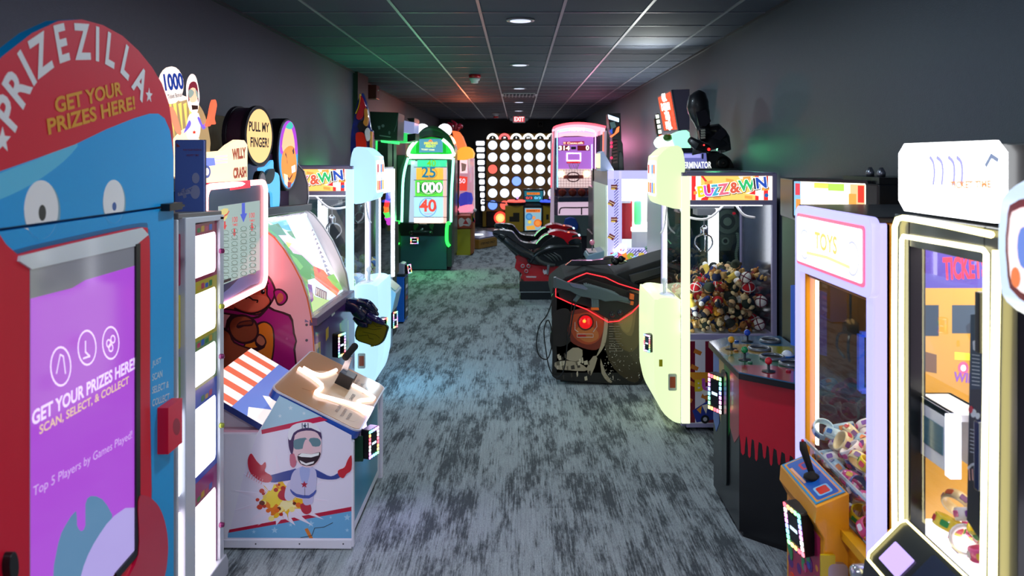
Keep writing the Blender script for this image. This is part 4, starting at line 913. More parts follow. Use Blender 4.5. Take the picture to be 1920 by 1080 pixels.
    for pts, r in (([(cx-.26*s, Yn+.12, ZG1-.01), (cx-.2*s, Yn+.13, ZG1-.09), (cx-.05*s, Yn+.14, ZG1-.11), (cx+.06*s, Yn+.16, ZG1-.03), (cx+.07*s, Yn+.16, ZG1)], .009), ([(cx+.16*s, Yn+.15, ZG1), (cx+.22*s, Yn+.14, ZG1-.08), (cx+.3*s, Yn+.13, ZG1-.1)], .009), ([(cx-.24*s, Yf-.2, ZG1), (cx-.26*s, Yf-.2, ZG1-.2), (cx-.3*s, Yf-.25, ZG1-.26)], .007)):
        g = G(); g.tube(pts, r, W_, 8, sm=4); g.build('cable', t)
    # marquee on the side
    mz0, mz1 = ZG1+.035, top-.02
    g = G(); g.prism(fn, [(a+.035, mz0), (b-.035, mz0), (b-.035, mz1), (a+.035, mz1)], -.02, .002, em('ffc868', 1.15)); g.up(2); L_ = b-a-.07; u0 = a+.035; hh = mz1-mz0
    q = lambda l, h, st=1.2: g.art(fn, [(u0+x*L_, mz0+y*hh) for x, y in l], em(h, st), px=False)
    for x0, x1, h in ((0, .05, 'ffffff'), (.05, .1, 'e03030'), (.1, .16, 'ffffff'), (.80, .84, 'e03030'), (.84, .90, 'ffffff'), (.90, .95, 'e03030'), (.95, 1, 'ffffff')): q([(x0, 0), (x1, 0), (x1, 1), (x0, 1)], h)
    q([(.16, 0), (.23, .35), (.20, .5), (.24, .62), (.16, 1), (.19, 1), (.30, .5), (.24, .0)], 'd83030'); q([(.09, .55), (.17, .72), (.12, .62), (.18, .5), (.09, .45)], 'ffffff'); q([(.6, 1), (.78, 1), (.72, .84), (.62, .88)], 'f8e8d0'); q([(.68, .28), (.86, .15), (.86, .5)], 'f8f0e0'); q([(.72, .26), (.80, .22), (.80, .42)], 'd83030')
    for x, y, r in ((.25, .72, .3), (.5, .8, -.3), (.7, .9, .1), (.12, .3, .2), (.35, .1, 0), (.72, .1, -.2), (.9, .75, .1), (.92, .45, .1)):
        q([(x-.045, y-.05-r*.1), (x+.045, y-.05+r*.1), (x+.045, y+.08+r*.1), (x-.045, y+.08-r*.1)], 'f0a850', 1.0)
    cs = ['f0e030', 'e060d8', '50b8d8', 'f07890', None, 'e86850', None, '38c878', '303038', '3058c0']; tx = 'BUZZ & WIN'
    xs = [.165, .255, .345, .425, 0, .555, 0, .70, .795, .87]; ysl = [.33, .37, .40, .43, 0, .5, 0, .6, .66, .70]
    for i, ch in enumerate(tx):
        if ch == ' ': continue
        for st_, (bo, mt) in enumerate(((.095, em('401820', .3)), (.08, em('fff8f0', 1.4)), (.04, em(cs[i], .9)))):
            g.text(fn, (u0+xs[i]*L_+(.003 if st_ == 0 else 0), mz0+ysl[i]*hh-(.003 if st_ == 0 else 0)), ch, .105, mt, px=False, rot=.12, bold=bo)
    g.art(fn, ell(u0+.93*L_, mz0+.2*hh, .014, .014, 14), em('3070c0', .8), px=False)
    g.build('marquee', t, .001)
    # moulded glowing door and topper on the aisle side
    GLW = em(glow, .95, .35)
    y0, y1 = Yn+.06, Yf-.10
    g = G(); fy = FR((0, 0, 0), (s, 0, 0), (0, 0, 1)) if s < 0 else near(0)
    X1 = Xf-s*.19
    prof = [(Xf, .93), (Xf-s*.10, .945), (Xf-s*.165, .93), (X1, .88), (X1, .40), (X1+s*.01, .28), (X1+s*.05, .14), (Xf-s*.06, .06), (Xf, .04)]
    fp = FR((0, y0, 0), (1, 0, 0), (0, 0, 1)); pp = smooth(prof, 3, False)
    g.prism(fp, pp, 0, -(y1-y0), GLW, True); d = g.build('moulded_front', t, .015)
    g = G(); zt = 1.0; g.ball((Xf-s*.07, y0+.16, .93), .06, m('f0f4ff', .2), .10, .03); g.lathe([(.012, 0), (.012, .07), (.022, .085), (.022, .105), (.006, .12)], m('e8f0f8', .1), (Xf-s*.09, y0+.14, .95)); g.build('joystick', t)
    fx = near(y0); o = fx.px(1225, 645) if s > 0 else (X1-.0, .62)
    rr = FR((X1-s*.0, y0+.10, .60), (s*.5, -.86, 0) if s > 0 else (.5, .86, 0), (0, 0, 1)); reader(rr, t, (0, 0), .075, .13)
    g = G(); g.prism(near(y0), rrect(*sorted((X1+s*.09, X1+s*.15)), 0, 0, 0) if False else rrect(min(X1+s*.10, X1+s*.16), .28, max(X1+s*.10, X1+s*.16), .40, .01), 0, .015, m('d8e0d0', .3)); g.up(2); u = X1+s*.13; g.art(near(y0), rrect(u-.02, .30, u+.02, .38, .004), m('c06040', .3), px=False, base=.015); g.build('coin_flap', t, .002)
    g = G(); g.prism(near(y0), [(X1+s*.035, .45), (X1+s*.06, .45), (X1+s*.06, .50), (X1+s*.035, .50)], 0, .002, m('d8d020', .4)); g.build('warning_sticker', t)
    ty0, ty1 = Yn+.04, Yn+.46
    TX = Xf-s*.17; prof = [(Xf+s*.02, 1.60), (Xf-s*.10, 1.60), (TX, 1.66), (TX-s*.0, 1.93), (TX+s*.02, 1.975), (Xf-s*.08, 2.03), (Xf+s*.0, 2.025), (Xf+s*.03, 1.9), (Xf+s*.02, 1.8)]
    fp = FR((0, ty0, 0), (1, 0, 0), (0, 0, 1)); g = G(); g.prism(fp, smooth(prof, 3), 0, -(ty1-ty0), GLW, True); tp = g.build('moulded_topper', t, .012)
    ft = aisle(TX); g = G(); sg = (lambda y: -y) if s > 0 else (lambda y: y); ua, ub = sorted((sg(ty0+.03), sg(ty1-.03)))
    g.prism(ft, rrect(ua, 1.67, ub, 1.93, .05), -.002, .008, em('f8f0e8', 1.5)); g.up(60)
    for k, h in enumerate(['f09040', 'e04040', '4080e0', 'f0c040', 'c02838', 'f8f0f0', '5090d0', 'e86838']): g.art(ft, rrect(ua+.02+(k % 4)*(ub-ua-.04)/4, 1.69+(k//4)*.12, ua+.02+(k % 4+.8)*(ub-ua-.04)/4, 1.79+(k//4)*.11, .01), em(h, .9), px=False)
    tfit(g, ft, (ua+.04, 1.80), (ub-.04, 1.80), 'BUZZ & WIN', .07, em('ffffff', 1.6), .03, px=False); g.build('topper_face', tp)
    for x in (a+.05, b-.05):
        for y in (Yn+.06, Yf-.06): caster(t, x, y)
    # toys
    toys(toyset, (a+.05, b-.052, Yn+.045, Yf-.12, ZG0+.02), ntoys, label_of, spots_, seed=int(abs(Yn)*10), zf=lambda x, y: ZG0+.36+.05*math.sin(x*9)+.04*math.sin(y*13)+(.05 if abs(x) > abs(Xf)+.2 else 0))
    return t
crane(+1, 5.75, 6.62, 1.17, 1.845, 1.84, None, 'striped prize crane with a pale lime glowing front, full of plush toys', 'in the lime glowing crane', TOYS, 280, 'dff0bc', lambda l: l+' in the lime glowing crane')
crane(-1, 6.36, 7.16, -1.30, -1.97, 1.88, None, 'prize crane with a pale blue glowing front and pirate hat topper behind it', 'in the blue glowing crane', PTOYS, 120, 'b4e2ff', lambda l: l+' in the blue glowing crane')
# ================================================================ four player console
def onz(px, py, z): r = ray(px, py); return Vector((0, 0, H))+r*((z-H)/r.z)
def console():
    t = thing('four_player_console', 'black and red four player joystick console with paint drips beside the yellow crane', 'arcade machine', (1.4, 4.4, 0))
    FL = FR((0, 0, 0), (1, 0, 0), (0, 1, 0)); zt = .865
    P = [(1.118, 4.09), (1.128, 4.78), (1.30, 4.93), (1.60, 4.93), (1.60, 3.66)]
    B = [(1.140, 4.16), (1.148, 4.74), (1.31, 4.87), (1.58, 4.87), (1.58, 3.76)]
    g = G(); g.prism(FL, B, .03, zt-.03, m('0d0e12', .35, coat=.2)); g.prism(FL, [(x+.02 if x < 1.3 else x, y) for x, y in B], .0, .03, BLACK)
    base = g.build('cabinet', t)
    # front: red with drips
    a, b = Vector((1.14, 4.16, 0)), Vector((1.58, 3.76, 0)); ff = FR(a, b-a, (0, 0, 1)); L = (b-a).length
    rnd = random.Random(5); zb = .50; pts = [(0, zt-.03), (L, zt-.03), (L, .40)]
    x = L-.012
    while x > .02:
        d = rnd.choice([.03, .06, .10, .05, .13]); w_ = rnd.choice([.010, .014]); zz = zb-.10*(x/L)
        pts += [(x+w_*1.3, zz+.03), (x+w_*.8, zz-d*.4), (x+w_*.7, zz-d), (x, zz-d-.012), (x-w_*.7, zz-d), (x-w_*.8, zz-d*.4), (x-w_*1.3, zz+.03)]; x -= w_*2.6+rnd.uniform(.008, .02)
    pts += [(0, zb+.03)]
    g = G(); g.prism(ff, pts, 0, .002, m('c8082a', .3, coat=.3)); p_ = g.build('front_panel', t); p_['label'] = 'red panel ending in paint drips'
    # side facing the aisle with colour stripes
    a, b = Vector((1.148, 4.74, 0)), Vector((1.14, 4.16, 0)); fs = FR(a, b-a, (0, 0, 1)); L = (b-a).length
    g = G(); 
    for x0, x1, h, z in ((0, .25, '2c5cb8', .42), (.25, .45, 'b0905c', .5), (.45, .68, '2a8038', .46), (.68, 1.0, 'a03040', .5)):
        zz = z; g.prism(fs, [(x0*L, zt-.03), (x1*L, zt-.03), (x1*L, zz+.02), ((x0+x1)/2*L, zz-.05), (x0*L, zz)], 0, .002, m(h, .3, coat=.3))
    g.build('striped_panel', t)
    g = G(); g.prism(fs, rrect(L*.40, .16, L*.62, .78, .04), 0, .012, m('10181a', .3)); pl = g.build('coin_door', t, .003)
    o = fs.w(L*.36, .635, .004); reader(FR(o, (.42, -.91, 0), (0, 0, 1)), t, (0, 0), .12, .21)
    # side beyond
    # top plate
    sc_ = lambda k: [(x+(1.36-x)*k, y+(4.4-y)*k) for x, y in P]
    g = G(); g.prism(FL, P, zt-.035, zt-.006, m('101014', .3)); g.prism(FL, sc_(.01), zt-.007, zt, m('3a6c90', .2, coat=.6)); g.layer = 0
    Z = zt; A = lambda l, h: g.art(FL, [tuple(onz(x, y, zt)[:2]) for x, y in l], m(h, .18, coat=.8), px=False, base=Z)
    A([(1345, 655), (1372, 646), (1400, 645), (1470, 650), (1486, 652), (1488, 672), (1400, 662), (1368, 668)], 'b89038'); A([(1356, 668), (1380, 662), (1410, 664), (1488, 674), (1488, 690), (1400, 684), (1372, 684)], '387050'); A([(1374, 686), (1400, 684), (1450, 686), (1488, 692), (1488, 717), (1386, 697)], 'b03040')
    A([(1440, 648), (1480, 650), (1486, 662), (1450, 664)], 'a8a018')
    g.build('control_top', t, .003)
    for px, py, r in ((1444, 641, .052), (1424, 656, .055), (1448, 672, .06), (1485, 684, .06)):
        c = onz(px, py, zt); g = G(); g.torus((c.x, c.y, zt+.008), r, .010, m('7a8088', .25, .5), n=28); g.lathe([(r*.98, 0), (r*.98, .004)], m('060608', .6), (c.x, c.y, zt+.001)); g.build('cup_holder', t)
    for (px, py), h, nm in (((1371, 655), 'f0a818', 'yellow'), ((1401, 641), '1848c0', 'blue'), ((1396, 675), '109048', 'green'), ((1441, 697), 'd01028', 'red')):
        c = onz(px, py, zt); g = G(); g.lathe([(.034, 0), (.034, .003), (.008, .006), (.007, .045)], m('303438', .3), (c.x, c.y, zt+.001), n=18); j = g.build('joystick', t)
        g = G(); g.ball((c.x, c.y, zt+.055), .019, m(h, .15, coat=1)); k = g.build('ball_knob', j); k['label'] = nm+' ball knob'
    for px, py, h in ((1380, 659, 'a06020'), (1406, 681, '387858'), (1478, 697, 'a81838'), (1381, 641, '2050a0')):
        c = onz(px, py, zt); g = G(); g.lathe([(.014, 0), (.014, .006), (.010, .009)], m(h, .2, coat=1), (c.x, c.y, zt+.001), n=16); g.build('button', t)
    c = onz(1476, 668, zt); g = G(); g.ball((c.x, c.y, zt+.002), .032, m('f4f8fc', .1, coat=1), n=20); g.torus((c.x, c.y, zt+.003), .036, .005, m('2060b0', .2)); g.build('trackball', t)
    # upright screen cabinet against the wall
    C = [(1.44, 4.17), (1.60, 4.94), (1.855, 4.94), (1.855, 3.66), (1.63, 3.66)]
    g = G(); g.prism(FL, [(1.60, 4.18), (1.61, 4.93), (1.855, 4.93), (1.855, 3.70), (1.64, 3.70)], .0, 1.62, m('0e0f14', .4)); g.prism(FL, [(1.50, 4.20), (1.60, 4.93), (1.855, 4.93), (1.855, 3.68), (1.64, 3.68)], 1.60, 1.83, m('0b0b0f', .35)); g.build('screen_cabinet', t, .008)
    g = G(); a = at(1481, 560, 4.40); g.prism(FR((1.5, 4.45, 0), (.35, -.93, 0), (0, 0, 1)), [(0, .92), (.5, .92), (.5, 1.25), (0, 1.25)], -.05, 0, em('2850b0', .5)); g.build('screen', t, .004)
    a = Vector((1.42, 4.15, 0)); b = Vector((1.62, 3.76, 0)); fm = FR(a, b-a, (0, 0, 1)); L = (b-a).length
    g = G(); g.prism(fm, rrect(-.015, 1.64, L+.01, 1.845, .015), -.03, -.002, m('2a2c34', .3, .5)); g.prism(fm, rrect(0, 1.655, L, 1.83, .01), -.02, .002, em('fff4e0', 2.4)); g.up(2)
    R = lambda x0, x1, z0, z1, h, s=1.1: g.art(fm, [(x0*L, z0), (x1*L, z0), (x1*L, z1), (x0*L, z1)], em(h, s), px=False)
    R(0, .1, 1.655, 1.83, '80b8d8'); R(.02, .09, 1.76, 1.82, 'd84050'); R(.03, .10, 1.68, 1.74, 'e89040'); R(.5, .72, 1.79, 1.825, 'b0e058'); R(.8, .99, 1.66, 1.825, 'f0c088'); R(.9, .98, 1.74, 1.82, 'e83828'); R(.78, .88, 1.70, 1.78, 'f0a048'); R(.3, .5, 1.80, 1.826, 'f8e060'); R(.84, .9, 1.67, 1.72, '70a840')
    g.build('marquee', t, .001)
    g = G(); g.box(1.65, 3.69, 1.83, 1.85, 4.1, 1.86, BLACK); 
    for y in (3.78, 3.9): g.lathe([(.018, 0), (.02, .02), (.008, .045)], STEEL, (1.7, y, 1.86), n=12)
    g.build('top_bolts', t)
console()

# ================================================================ heap of bracelet rings: kinds
RINGS = []
def ring(name, c1, c2, c3):
    g = G(); M1 = m(c1, .3, coat=.6); M2 = m(c2, .3, coat=.6)
    prof = [(.036, -.016), (.040, -.018), (.043, -.015), (.043, .015), (.040, .018), (.036, .016), (.034, .0), (.036, -.016)]
    n = 22
    vs = [Vector((r*math.cos(2*PI*k/n), r*math.sin(2*PI*k/n), h)) for r, h in prof for k in range(n)]
    fs = [(i*n+k, i*n+(k+1) % n, (i+1)*n+(k+1) % n, (i+1)*n+k) for i in range(len(prof)-1) for k in range(n)]
    g.add(vs, fs, M1, True)
    for k in range(6):
        a = 2*PI*k/6; g.prism(FR((.0432*math.cos(a), .0432*math.sin(a), 0), (-math.sin(a), math.cos(a), 0), (0, 0, 1)), rrect(-.012, -.009, .012, .009, .004, 2), -.001, .0012, m(c3 if k % 2 else c2, .3, coat=.6))
    return g.build(name, None, origin=(0, 0, 0))
RINGS = [(ring('bracelet', 'f0ecf0', 'e050a0', '8040b0'), 'white ring bracelet with pink and purple patches'), (ring('bracelet', 'f0d820', 'e03050', '30a050'), 'yellow ring bracelet with red and green patches'), (ring('bracelet', 'e85098', 'f8f0f4', 'f0c030'), 'pink ring bracelet with white and yellow patches'),
         (ring('bracelet', '4858a8', 'f0f0f8', 'e86090'), 'blue ring bracelet with white and pink patches'), (ring('bracelet', 'e8d8a8', '7a4890', 'd04040'), 'cream ring bracelet with violet and red patches'), (ring('bracelet', 'b8d8e8', '3c70b8', 'f09040'), 'pale blue ring bracelet with orange patches')]
def rings(region, n, where, seed, zf, pitch=.082, layers=5):
    rnd = random.Random(seed); x0, x1, y0, y1, z0 = region; spots = []
    for l in range(layers):
        z = z0+.03+l*.052; x = x0+pitch*.5+(l % 2)*pitch*.45
        while x < x1-pitch*.4:
            y = y0+pitch*.5+(l % 2)*pitch*.4
            while y < y1-pitch*.4:
                if z < zf(x, y): spots.append((x+rnd.uniform(-.012, .012), y+rnd.uniform(-.012, .012), z+rnd.uniform(-.004, .008)))
                y += pitch
            x += pitch
    spots.sort(key=lambda s: -s[2]*1.2+s[0]*.8); spots = spots[:n]
    for s in spots:
        src, lab = RINGS[rnd.randrange(len(RINGS))]; o = src.copy(); COL.objects.link(o); o.location = s
        o.rotation_euler = (rnd.uniform(-.9, .9), rnd.uniform(-.9, .9), rnd.uniform(0, 6)); o.scale = (.95,)*3
        o['label'] = lab+' in the heap in the '+where; o['category'] = 'bracelet'; o['group'] = lab+' in the '+where

# ================================================================ yellow prize crane
def yellow_crane():
    X = 1.15; Yn, Yf = 2.60, 3.31; Xw = 1.85; top = 1.76
    t = thing('prize_crane', 'yellow prize crane with a lilac glowing frame, full of ring bracelets', 'crane machine', (1.5, 3.0, 0))
    YM = m('f0a010', .35, coat=.3); fa = aisleR(X); LIL = em('b4b0ff', 1.15, .3); z0 = .80
    g = G(); g.box(X+.02, Yn, .04, Xw, Yf, z0-.19, YM); g.build('base_cabinet', t, .004)
    g = G()
    g.box(X+.01, Yn, z0-.05, X+.05, Yn+.05, top-.02, YM); g.box(Xw-.05, Yn, z0-.2, Xw, Yn+.04, top-.02, YM); g.box(X+.01, Yf-.05, z0-.2, X+.05, Yf, top-.02, YM); g.box(Xw-.05, Yf-.04, z0-.2, Xw, Yf, top-.02, YM)
    g.box(X+.01, Yn, z0-.19, Xw, Yn+.02, top-.02, YM)      # solid near side
    g.box(X+.01, Yn, .1, X+.04, Yf, z0-.17, YM); g.box(X+.02, Yn, 1.47, X+.05, Yf, 1.52, m('a86820', .4))
    g.build('frame', t, .004)
    g = G(); g.box(X-.0, Yn-.01, top-.02, Xw, Yf, top, m('18161c', .3)); g.build('roof', t, .004)
    g = G(); g.box(Xw-.05, Yn+.03, z0-.17, Xw-.045, Yf-.04, top-.03, m('60584c', .2, .2)); g.box(X+.05, Yf-.025, z0-.17, Xw-.05, Yf-.02, top-.03, glass('b8c4c8', 1.5)); g.build('inner_wall', t)
    g = G(); g.box(X+.05, Yn+.03, z0-.195, Xw-.05, Yf-.04, z0-.18, m('c8c8cc', .4)); g.build('prize_tray', t)
    # glowing frame strips on the front
    for y0, y1 in ((Yn-.012, Yn+.045), (Yf-.045, Yf+.012)):
        g = G(); g.box(X-.012, y0, .04, X+.035, y1, top-.02, LIL); g.build('glow_strip', t, .006)
    # marquee
    P = lambda px, py: fa.px(px, py)
    g = G(); a = P(1640, 560); b = P(1497, 385); u0, u1 = -(Yf-.05), -(Yn-.04)
    g.prism(fa, rrect(u0, 1.50, u1, top-.0, .04), -.0, .03, LIL, True); mq = g.build('marquee', t, .012)
    g = G(); g.up(1); g.prism(fa, rrect(u0+.03, 1.53, u1-.045, top-.03, .015), .025, .035, em('e86890', .9)); g.prism(fa, rrect(u0+.042, 1.542, u1-.057, top-.042, .01), .025, .038, em('f4f2ff', 2.6)); B0 = .038
    for cx, hx in ((.18, 'c0c0d8'), (.82, 'c0c0d8')):
        u = u0+(u1-u0)*cx; g.line(fa, ell(u, 1.615, .05, .055, 16, 60 if cx < .5 else -120, 300 if cx < .5 else 120), .008, em(hx, 1), px=False, base=B0)
    g.text(fa, ((u0+u1)/2-.01, 1.64), 'TOYS', .085, em('e0c468', 1.1), px=False, bold=.03, base=B0); g.line(fa, [(u0+.15, 1.585), ((u0+u1)/2, 1.592), (u1-.15, 1.583)], .012, em('d8c890', 1.3), px=False, base=B0); g.build('marquee_face', mq)
    g = G(); g.quad((X+.02, Yn+.045, z0-.10), (X+.02, Yf-.045, z0-.10), (X+.02, Yf-.045, 1.50), (X+.02, Yn+.045, 1.50), GLASS); g.build('front_glass', t)
    g = G(); g.bar((X+.006, Yf-.06, .815), (X+.006, Yn+.05, .815), .006, .012, m('c8d0d8', .1, .3)); g.bar((X-.002, Yf-.05, z0-.17), (X-.002, Yn+.04, z0-.17), .03, .03, m('e8a818', .3)); g.build('front_rail', t)
    g = G(); g.box(X+.3, Yn+.2, 1.40, X+.34, Yf-.1, 1.44, STEEL); g.tube([(X+.32, 3.0, 1.4), (X+.32, 3.0, 1.24)], .005, STEEL); g.lathe([(.012, .06), (.035, .04), (.035, 0), (.01, -.01)], m('c8a060', .25, .6), (X+.32, 3.0, 1.18))
    for k in range(3):
        q = 2*PI*k/3; d = Vector((math.cos(q), math.sin(q), 0)); c = Vector((X+.32, 3.0, 1.18)); g.tube([c, c+d*.06+Vector((0, 0, -.02)), c+d*.07+Vector((0, 0, -.08)), c+d*.03+Vector((0, 0, -.12))], .006, CHROME, 8, sm=3)
    g.build('claw', t)
    g = G(); g.box(X+.08, Yn+.06, 1.49, Xw-.08, Yf-.06, 1.50, em('fff6e0', 4)); g.build('ceiling_fill_panel', t)  # glowing panel added because the bracelet heap was dark
    # blue lit prize chute
    g = G(); BE = em('4068f0', .9); c = at(1578, 690, 3.22)
    for a_, b_ in (((1.40, 3.30, 1.23), (1.62, 3.30, 1.23)), ((1.62, 3.30, 1.23), (1.62, 3.30, 1.0)), ((1.62, 3.30, 1.0), (1.40, 3.30, 1.0)), ((1.40, 3.30, 1.0), (1.40, 3.30, 1.23))): g.bar(a_, b_, .022, .022, BE)
    g.build('blue_chute_frame', t)
    # interior light
    for y in (Yn+.07, Yf-.07): g = G(); g.box(X+.045, y-.008, z0, X+.055, y+.008, 1.46, em('fff4d8', 2.5)); g.build('light_tube', t)
    # control shelf
    fn = near(2.84); g = G(); prof = [(1.045, .68), (1.055, .725), (1.16, .765), (1.16, .0), (1.06, .0), (1.06, .60)]
    prof = [(1.045, .665), (1.05, .722), (1.165, .770), (1.165, .02), (1.075, .02), (1.075, .61)]
    g.prism(near(3.23), prof, 0, .39, YM); sh = g.build('control_box', t, .004)
    a = Vector((1.052, 3.22, .724)); fd = FR(a, (0, -1, 0), (.107, 0, .045)); g = G(); g.prism(fd, [(.0, .0), (.365, 0), (.365, .115), (0, .115)], 0, .003, m('3090c8', .2, coat=.6)); g.up(1.2)
    g.art(fd, [(.008, .008), (.357, .008), (.357, .107), (.008, .107)], m('e09830', .25, coat=.6), px=False); g.art(fd, rrect(.015, .015, .35, .10, .01), m('1858b8', .25, coat=.6), px=False); g.art(fd, rrect(.26, .03, .33, .085, .01), m('88c0e8', .25), px=False); g.art(fd, rrect(.268, .037, .322, .078, .008), m('d83828', .25, coat=.6), px=False); g.art(fd, rrect(.05, .05, .11, .09, .01), m('c03850', .25), px=False); g.art(fd, rrect(.06, .06, .10, .08, .006), m('3048b0', .25), px=False); g.line(fd, [(.06, .02), (.20, .024)], .01, m('e8a888', .3), px=False)
    g.build('control_plate', sh)
    g = G(); c = fd.w(.19, .055, .003); g.lathe([(.03, 0), (.028, .012), (.012, .022), (.011, .03)], RUB, c, n=18); g.tube([c+Vector((0, 0, .02)), c+Vector((-.02, .03, .10)), c+Vector((-.022, .033, .125))], [.011, .015, .012], RUB, 12); g.ball(c+Vector((-.022, .033, .13)), .006, RED); g.build('joystick', t)
    fr_ = FR((1.06, 2.98, .59), (.18, -.98, 0), (-.12, 0, 1)); reader(fr_, t, (0, 0), .125, .165)
    fb = aisleR(1.074); g = G(); g.prism(fb, [(-3.2, .05), (-2.87, .05), (-2.87, .60), (-3.2, .60)], 0, .002, m('b02858', .3)); g.up(1)
    rnd = random.Random(2)
    for k in range(60):
        u = -3.2+rnd.random()*.3; v = .08+rnd.random()*.42; g.art(fb, ell(u+.015, v, .012+rnd.random()*.02, .01+rnd.random()*.02, 9), m(rnd.choice(['e84828', 'f0a020', '4050c0', '30a060', 'e05090', '602080']), .3), px=False)
    g.build('front_picture', t)
    g = G(); g.prism(near(2.84), rrect(1.085, .40, 1.155, .53, .02), 0, .015, m('b8b0a8', .3, .6)); g.up(4); g.art(near(2.84), rrect(1.10, .415, 1.14, .515, .01), m('c89820', .3), px=False, base=.014); g.build('coin_return', t, .003)
    g = G(); c = fb.px(1560, 1010); g.prism(FR((1.06, 2.835, .50), (1, 0, 0), (0, 0, 1)), [(0, -.05), (.05, -.05), (.05, .06), (0, .06)], -.0, .01, m('d8c018', .3)); g.build('price_tag', t)
    g = G(); c = (1.135, 2.56, .62); g.lathe([(.022, 0), (.028, .01), (.026, .05), (.018, .06)], m('c8ccd8', .2, .7), (1.145, 2.63, .60), axis=(-1, 0, 0), n=16); g.build('cam_lock', t)
    rings((X+.025, Xw-.11, Yn+.07, Yf-.06, z0-.16), 200, 'yellow lilac-lit crane', 4, lambda x, y: .885+.10*math.sin((y-2.6)*2.2)-.12*(x-1.2))
yellow_crane()

# ================================================================ black crane with warm light lines
def black_crane():
    X = 1.15; Yn, Yf = 1.86, 2.47; Xw = 1.85; top = 1.78
    t = thing('prize_crane', 'black prize crane with double warm yellow light lines and a blazing white marquee', 'crane machine', (1.5, 2.15, 0))
    BK = m('101216', .3, coat=.3); fa = aisleR(X); YL = em('fff0a0', 4.5)
    g = G(); g.box(X, Yn, .04, Xw, Yf, .80, BK); g.build('base_cabinet', t, .005)
    g = G(); g.box(X+.06, Yn+.0, 1.73, Xw, Yf, top, BK); g.build('roof', t, .004)
    u0, u1 = -Yf, -Yn; zi0, zi1 = .90, 1.705
    for nm, q in (('frame_post', [(u0, .80), (u0+.095, .80), (u0+.095, top), (u0, top)]), ('frame_post', [(u1-.13, .80), (u1, .80), (u1, top), (u1-.13, top)]), ('frame_header', [(u0+.095, 1.69), (u1-.13, 1.69), (u1-.13, top), (u0+.095, top)])):
        g = G(); g.prism(fa, q, -.05, 0, BK); g.build(nm, t, .004)
    for y in (Yn, Yf-.03): g = G(); g.box(Xw-.04, y, .8, Xw, y+.03, top, m('e8a818', .4)); g.build('rear_post', t)
    g = G(); l = fa.pts([(1686, 1100), (1684, 900), (1684, 600), (1685, 425), (1690, 411), (1700, 408), (1780, 422), (1868, 440)])
    g.tube([fa.w(*p, .012) for p in l], .0085, YL, 8); g.build('outer_light_line', t)
    g = G(); l = fa.pts([(1697, 1100), (1696, 900), (1696, 600), (1697, 450), (1700, 443), (1780, 456), (1850, 468), (1857, 476), (1856, 700), (1853, 900), (1850, 1100)])
    g.tube([fa.w(*p, .010) for p in l], .007, em('fff6c0', 4.5), 8); g.build('inner_light_line', t)
    g = G(); l = fa.pts([(1880, 470), (1876, 700), (1872, 1100)]); g.tube([fa.w(*p, .014) for p in l], .010, YL, 8); g.build('side_light_line', t)
    g = G(); fd = aisleR(X+.02); g.quad((X+.02, Yf-.09, .86), (X+.02, Yn+.12, .86), (X+.02, Yn+.12, 1.70), (X+.02, Yf-.09, 1.70), GLASS); g.build('front_glass', t)
    # interior: picture panels, yellow cross members, white tray and chute
    g = G(); xb = Xw-.06; fb = aisleR(xb); g.prism(fb, [(u0+.02, .8), (u1-.02, .8), (u1-.02, 1.72), (u0+.02, 1.72)], 0, .004, em('f0b440', .8)); g.up(1.4)
    fq = near(Yf-.03); g.prism(fq, [(X+.06, .85), (Xw-.06, .85), (Xw-.06, 1.72), (X+.06, 1.72)], -.004, 0, em('e8ac48', .55)); g.up(1)
    Q = lambda l, h, s=.9: g.art(fq, l, em(h, s), sm=0)
    Q([(1700, 462), (1890, 462), (1890, 540), (1700, 540)], '5848a8', .8); Q([(1705, 470), (1722, 466), (1730, 480), (1722, 500), (1708, 490)], 'e850a0'); Q([(1770, 460), (1790, 462), (1788, 478), (1772, 476)], 'e87838'); tfit(g, fq, (1768, 504), (1850, 500), 'TICKETS', .07, em('e83850', 1.1), .04)
    Q([(1700, 572), (1760, 572), (1760, 630), (1700, 630)], '3c4458', .5); Q([(1785, 572), (1860, 572), (1860, 625), (1785, 625)], '485468', .5); Q([(1700, 650), (1756, 665), (1756, 700), (1700, 690)], '805838', .6); Q([(1705, 655), (1735, 662), (1735, 695), (1705, 688)], '283848', .6)
    Q([(1790, 660), (1830, 664), (1830, 676), (1790, 674)], 'e8f040', .9); g.art(fq, pe(1806, 690, 10, 12), em('e06090', .9)); g.art(fq, pe(1806, 690, 5, 6), em('ffffff', 1)); tfit(g, fq, (1788, 706), (1830, 710), 'WIN', .03, em('9050c0', .9), .03)
    g.build('inner_panels', t)
    g = G(); g.box(X+.05, Yn+.03, .84, Xw-.06, Yf-.03, .86, em('f4f6ff', 1.6)); g.build('prize_tray', t)  # tray emits: a white glow reflection painted at the bottom
    g = G(); g.box(X+.06, Yn+.06, 1.715, Xw-.08, Yf-.05, 1.725, em('fffaf0', 7)); g.build('ceiling_fill_panel', t)  # strong glowing panel added to whiten the chute
    g = G(); WP = m('f4f6fc', .3); x0, x1, y0, y1, z0, z1 = 1.185, 1.29, 2.20, 2.41, 1.08, 1.25
    for a in ((x0, y0, z0, x0+.015, y1, z1), (x1-.015, y0, z0, x1, y1, z1), (x0, y1-.015, z0, x1, y1, z1)): g.box(*a, WP)
    g.box(x0, y0, z1-.02, x1, y1, z1, WP); g.bar((x0, y0, z0), (x0, y0, z1), .03, .03, em('e8ecff', 1.6)); g.bar((x1, y0, z0), (x1, y0, z1), .02, .02, WP); g.box(x0-.003, y0+.05, z0+.04, x0, y1-.05, z1-.05, m('4c7884', .2)); g.build('prize_chute', t, .003)
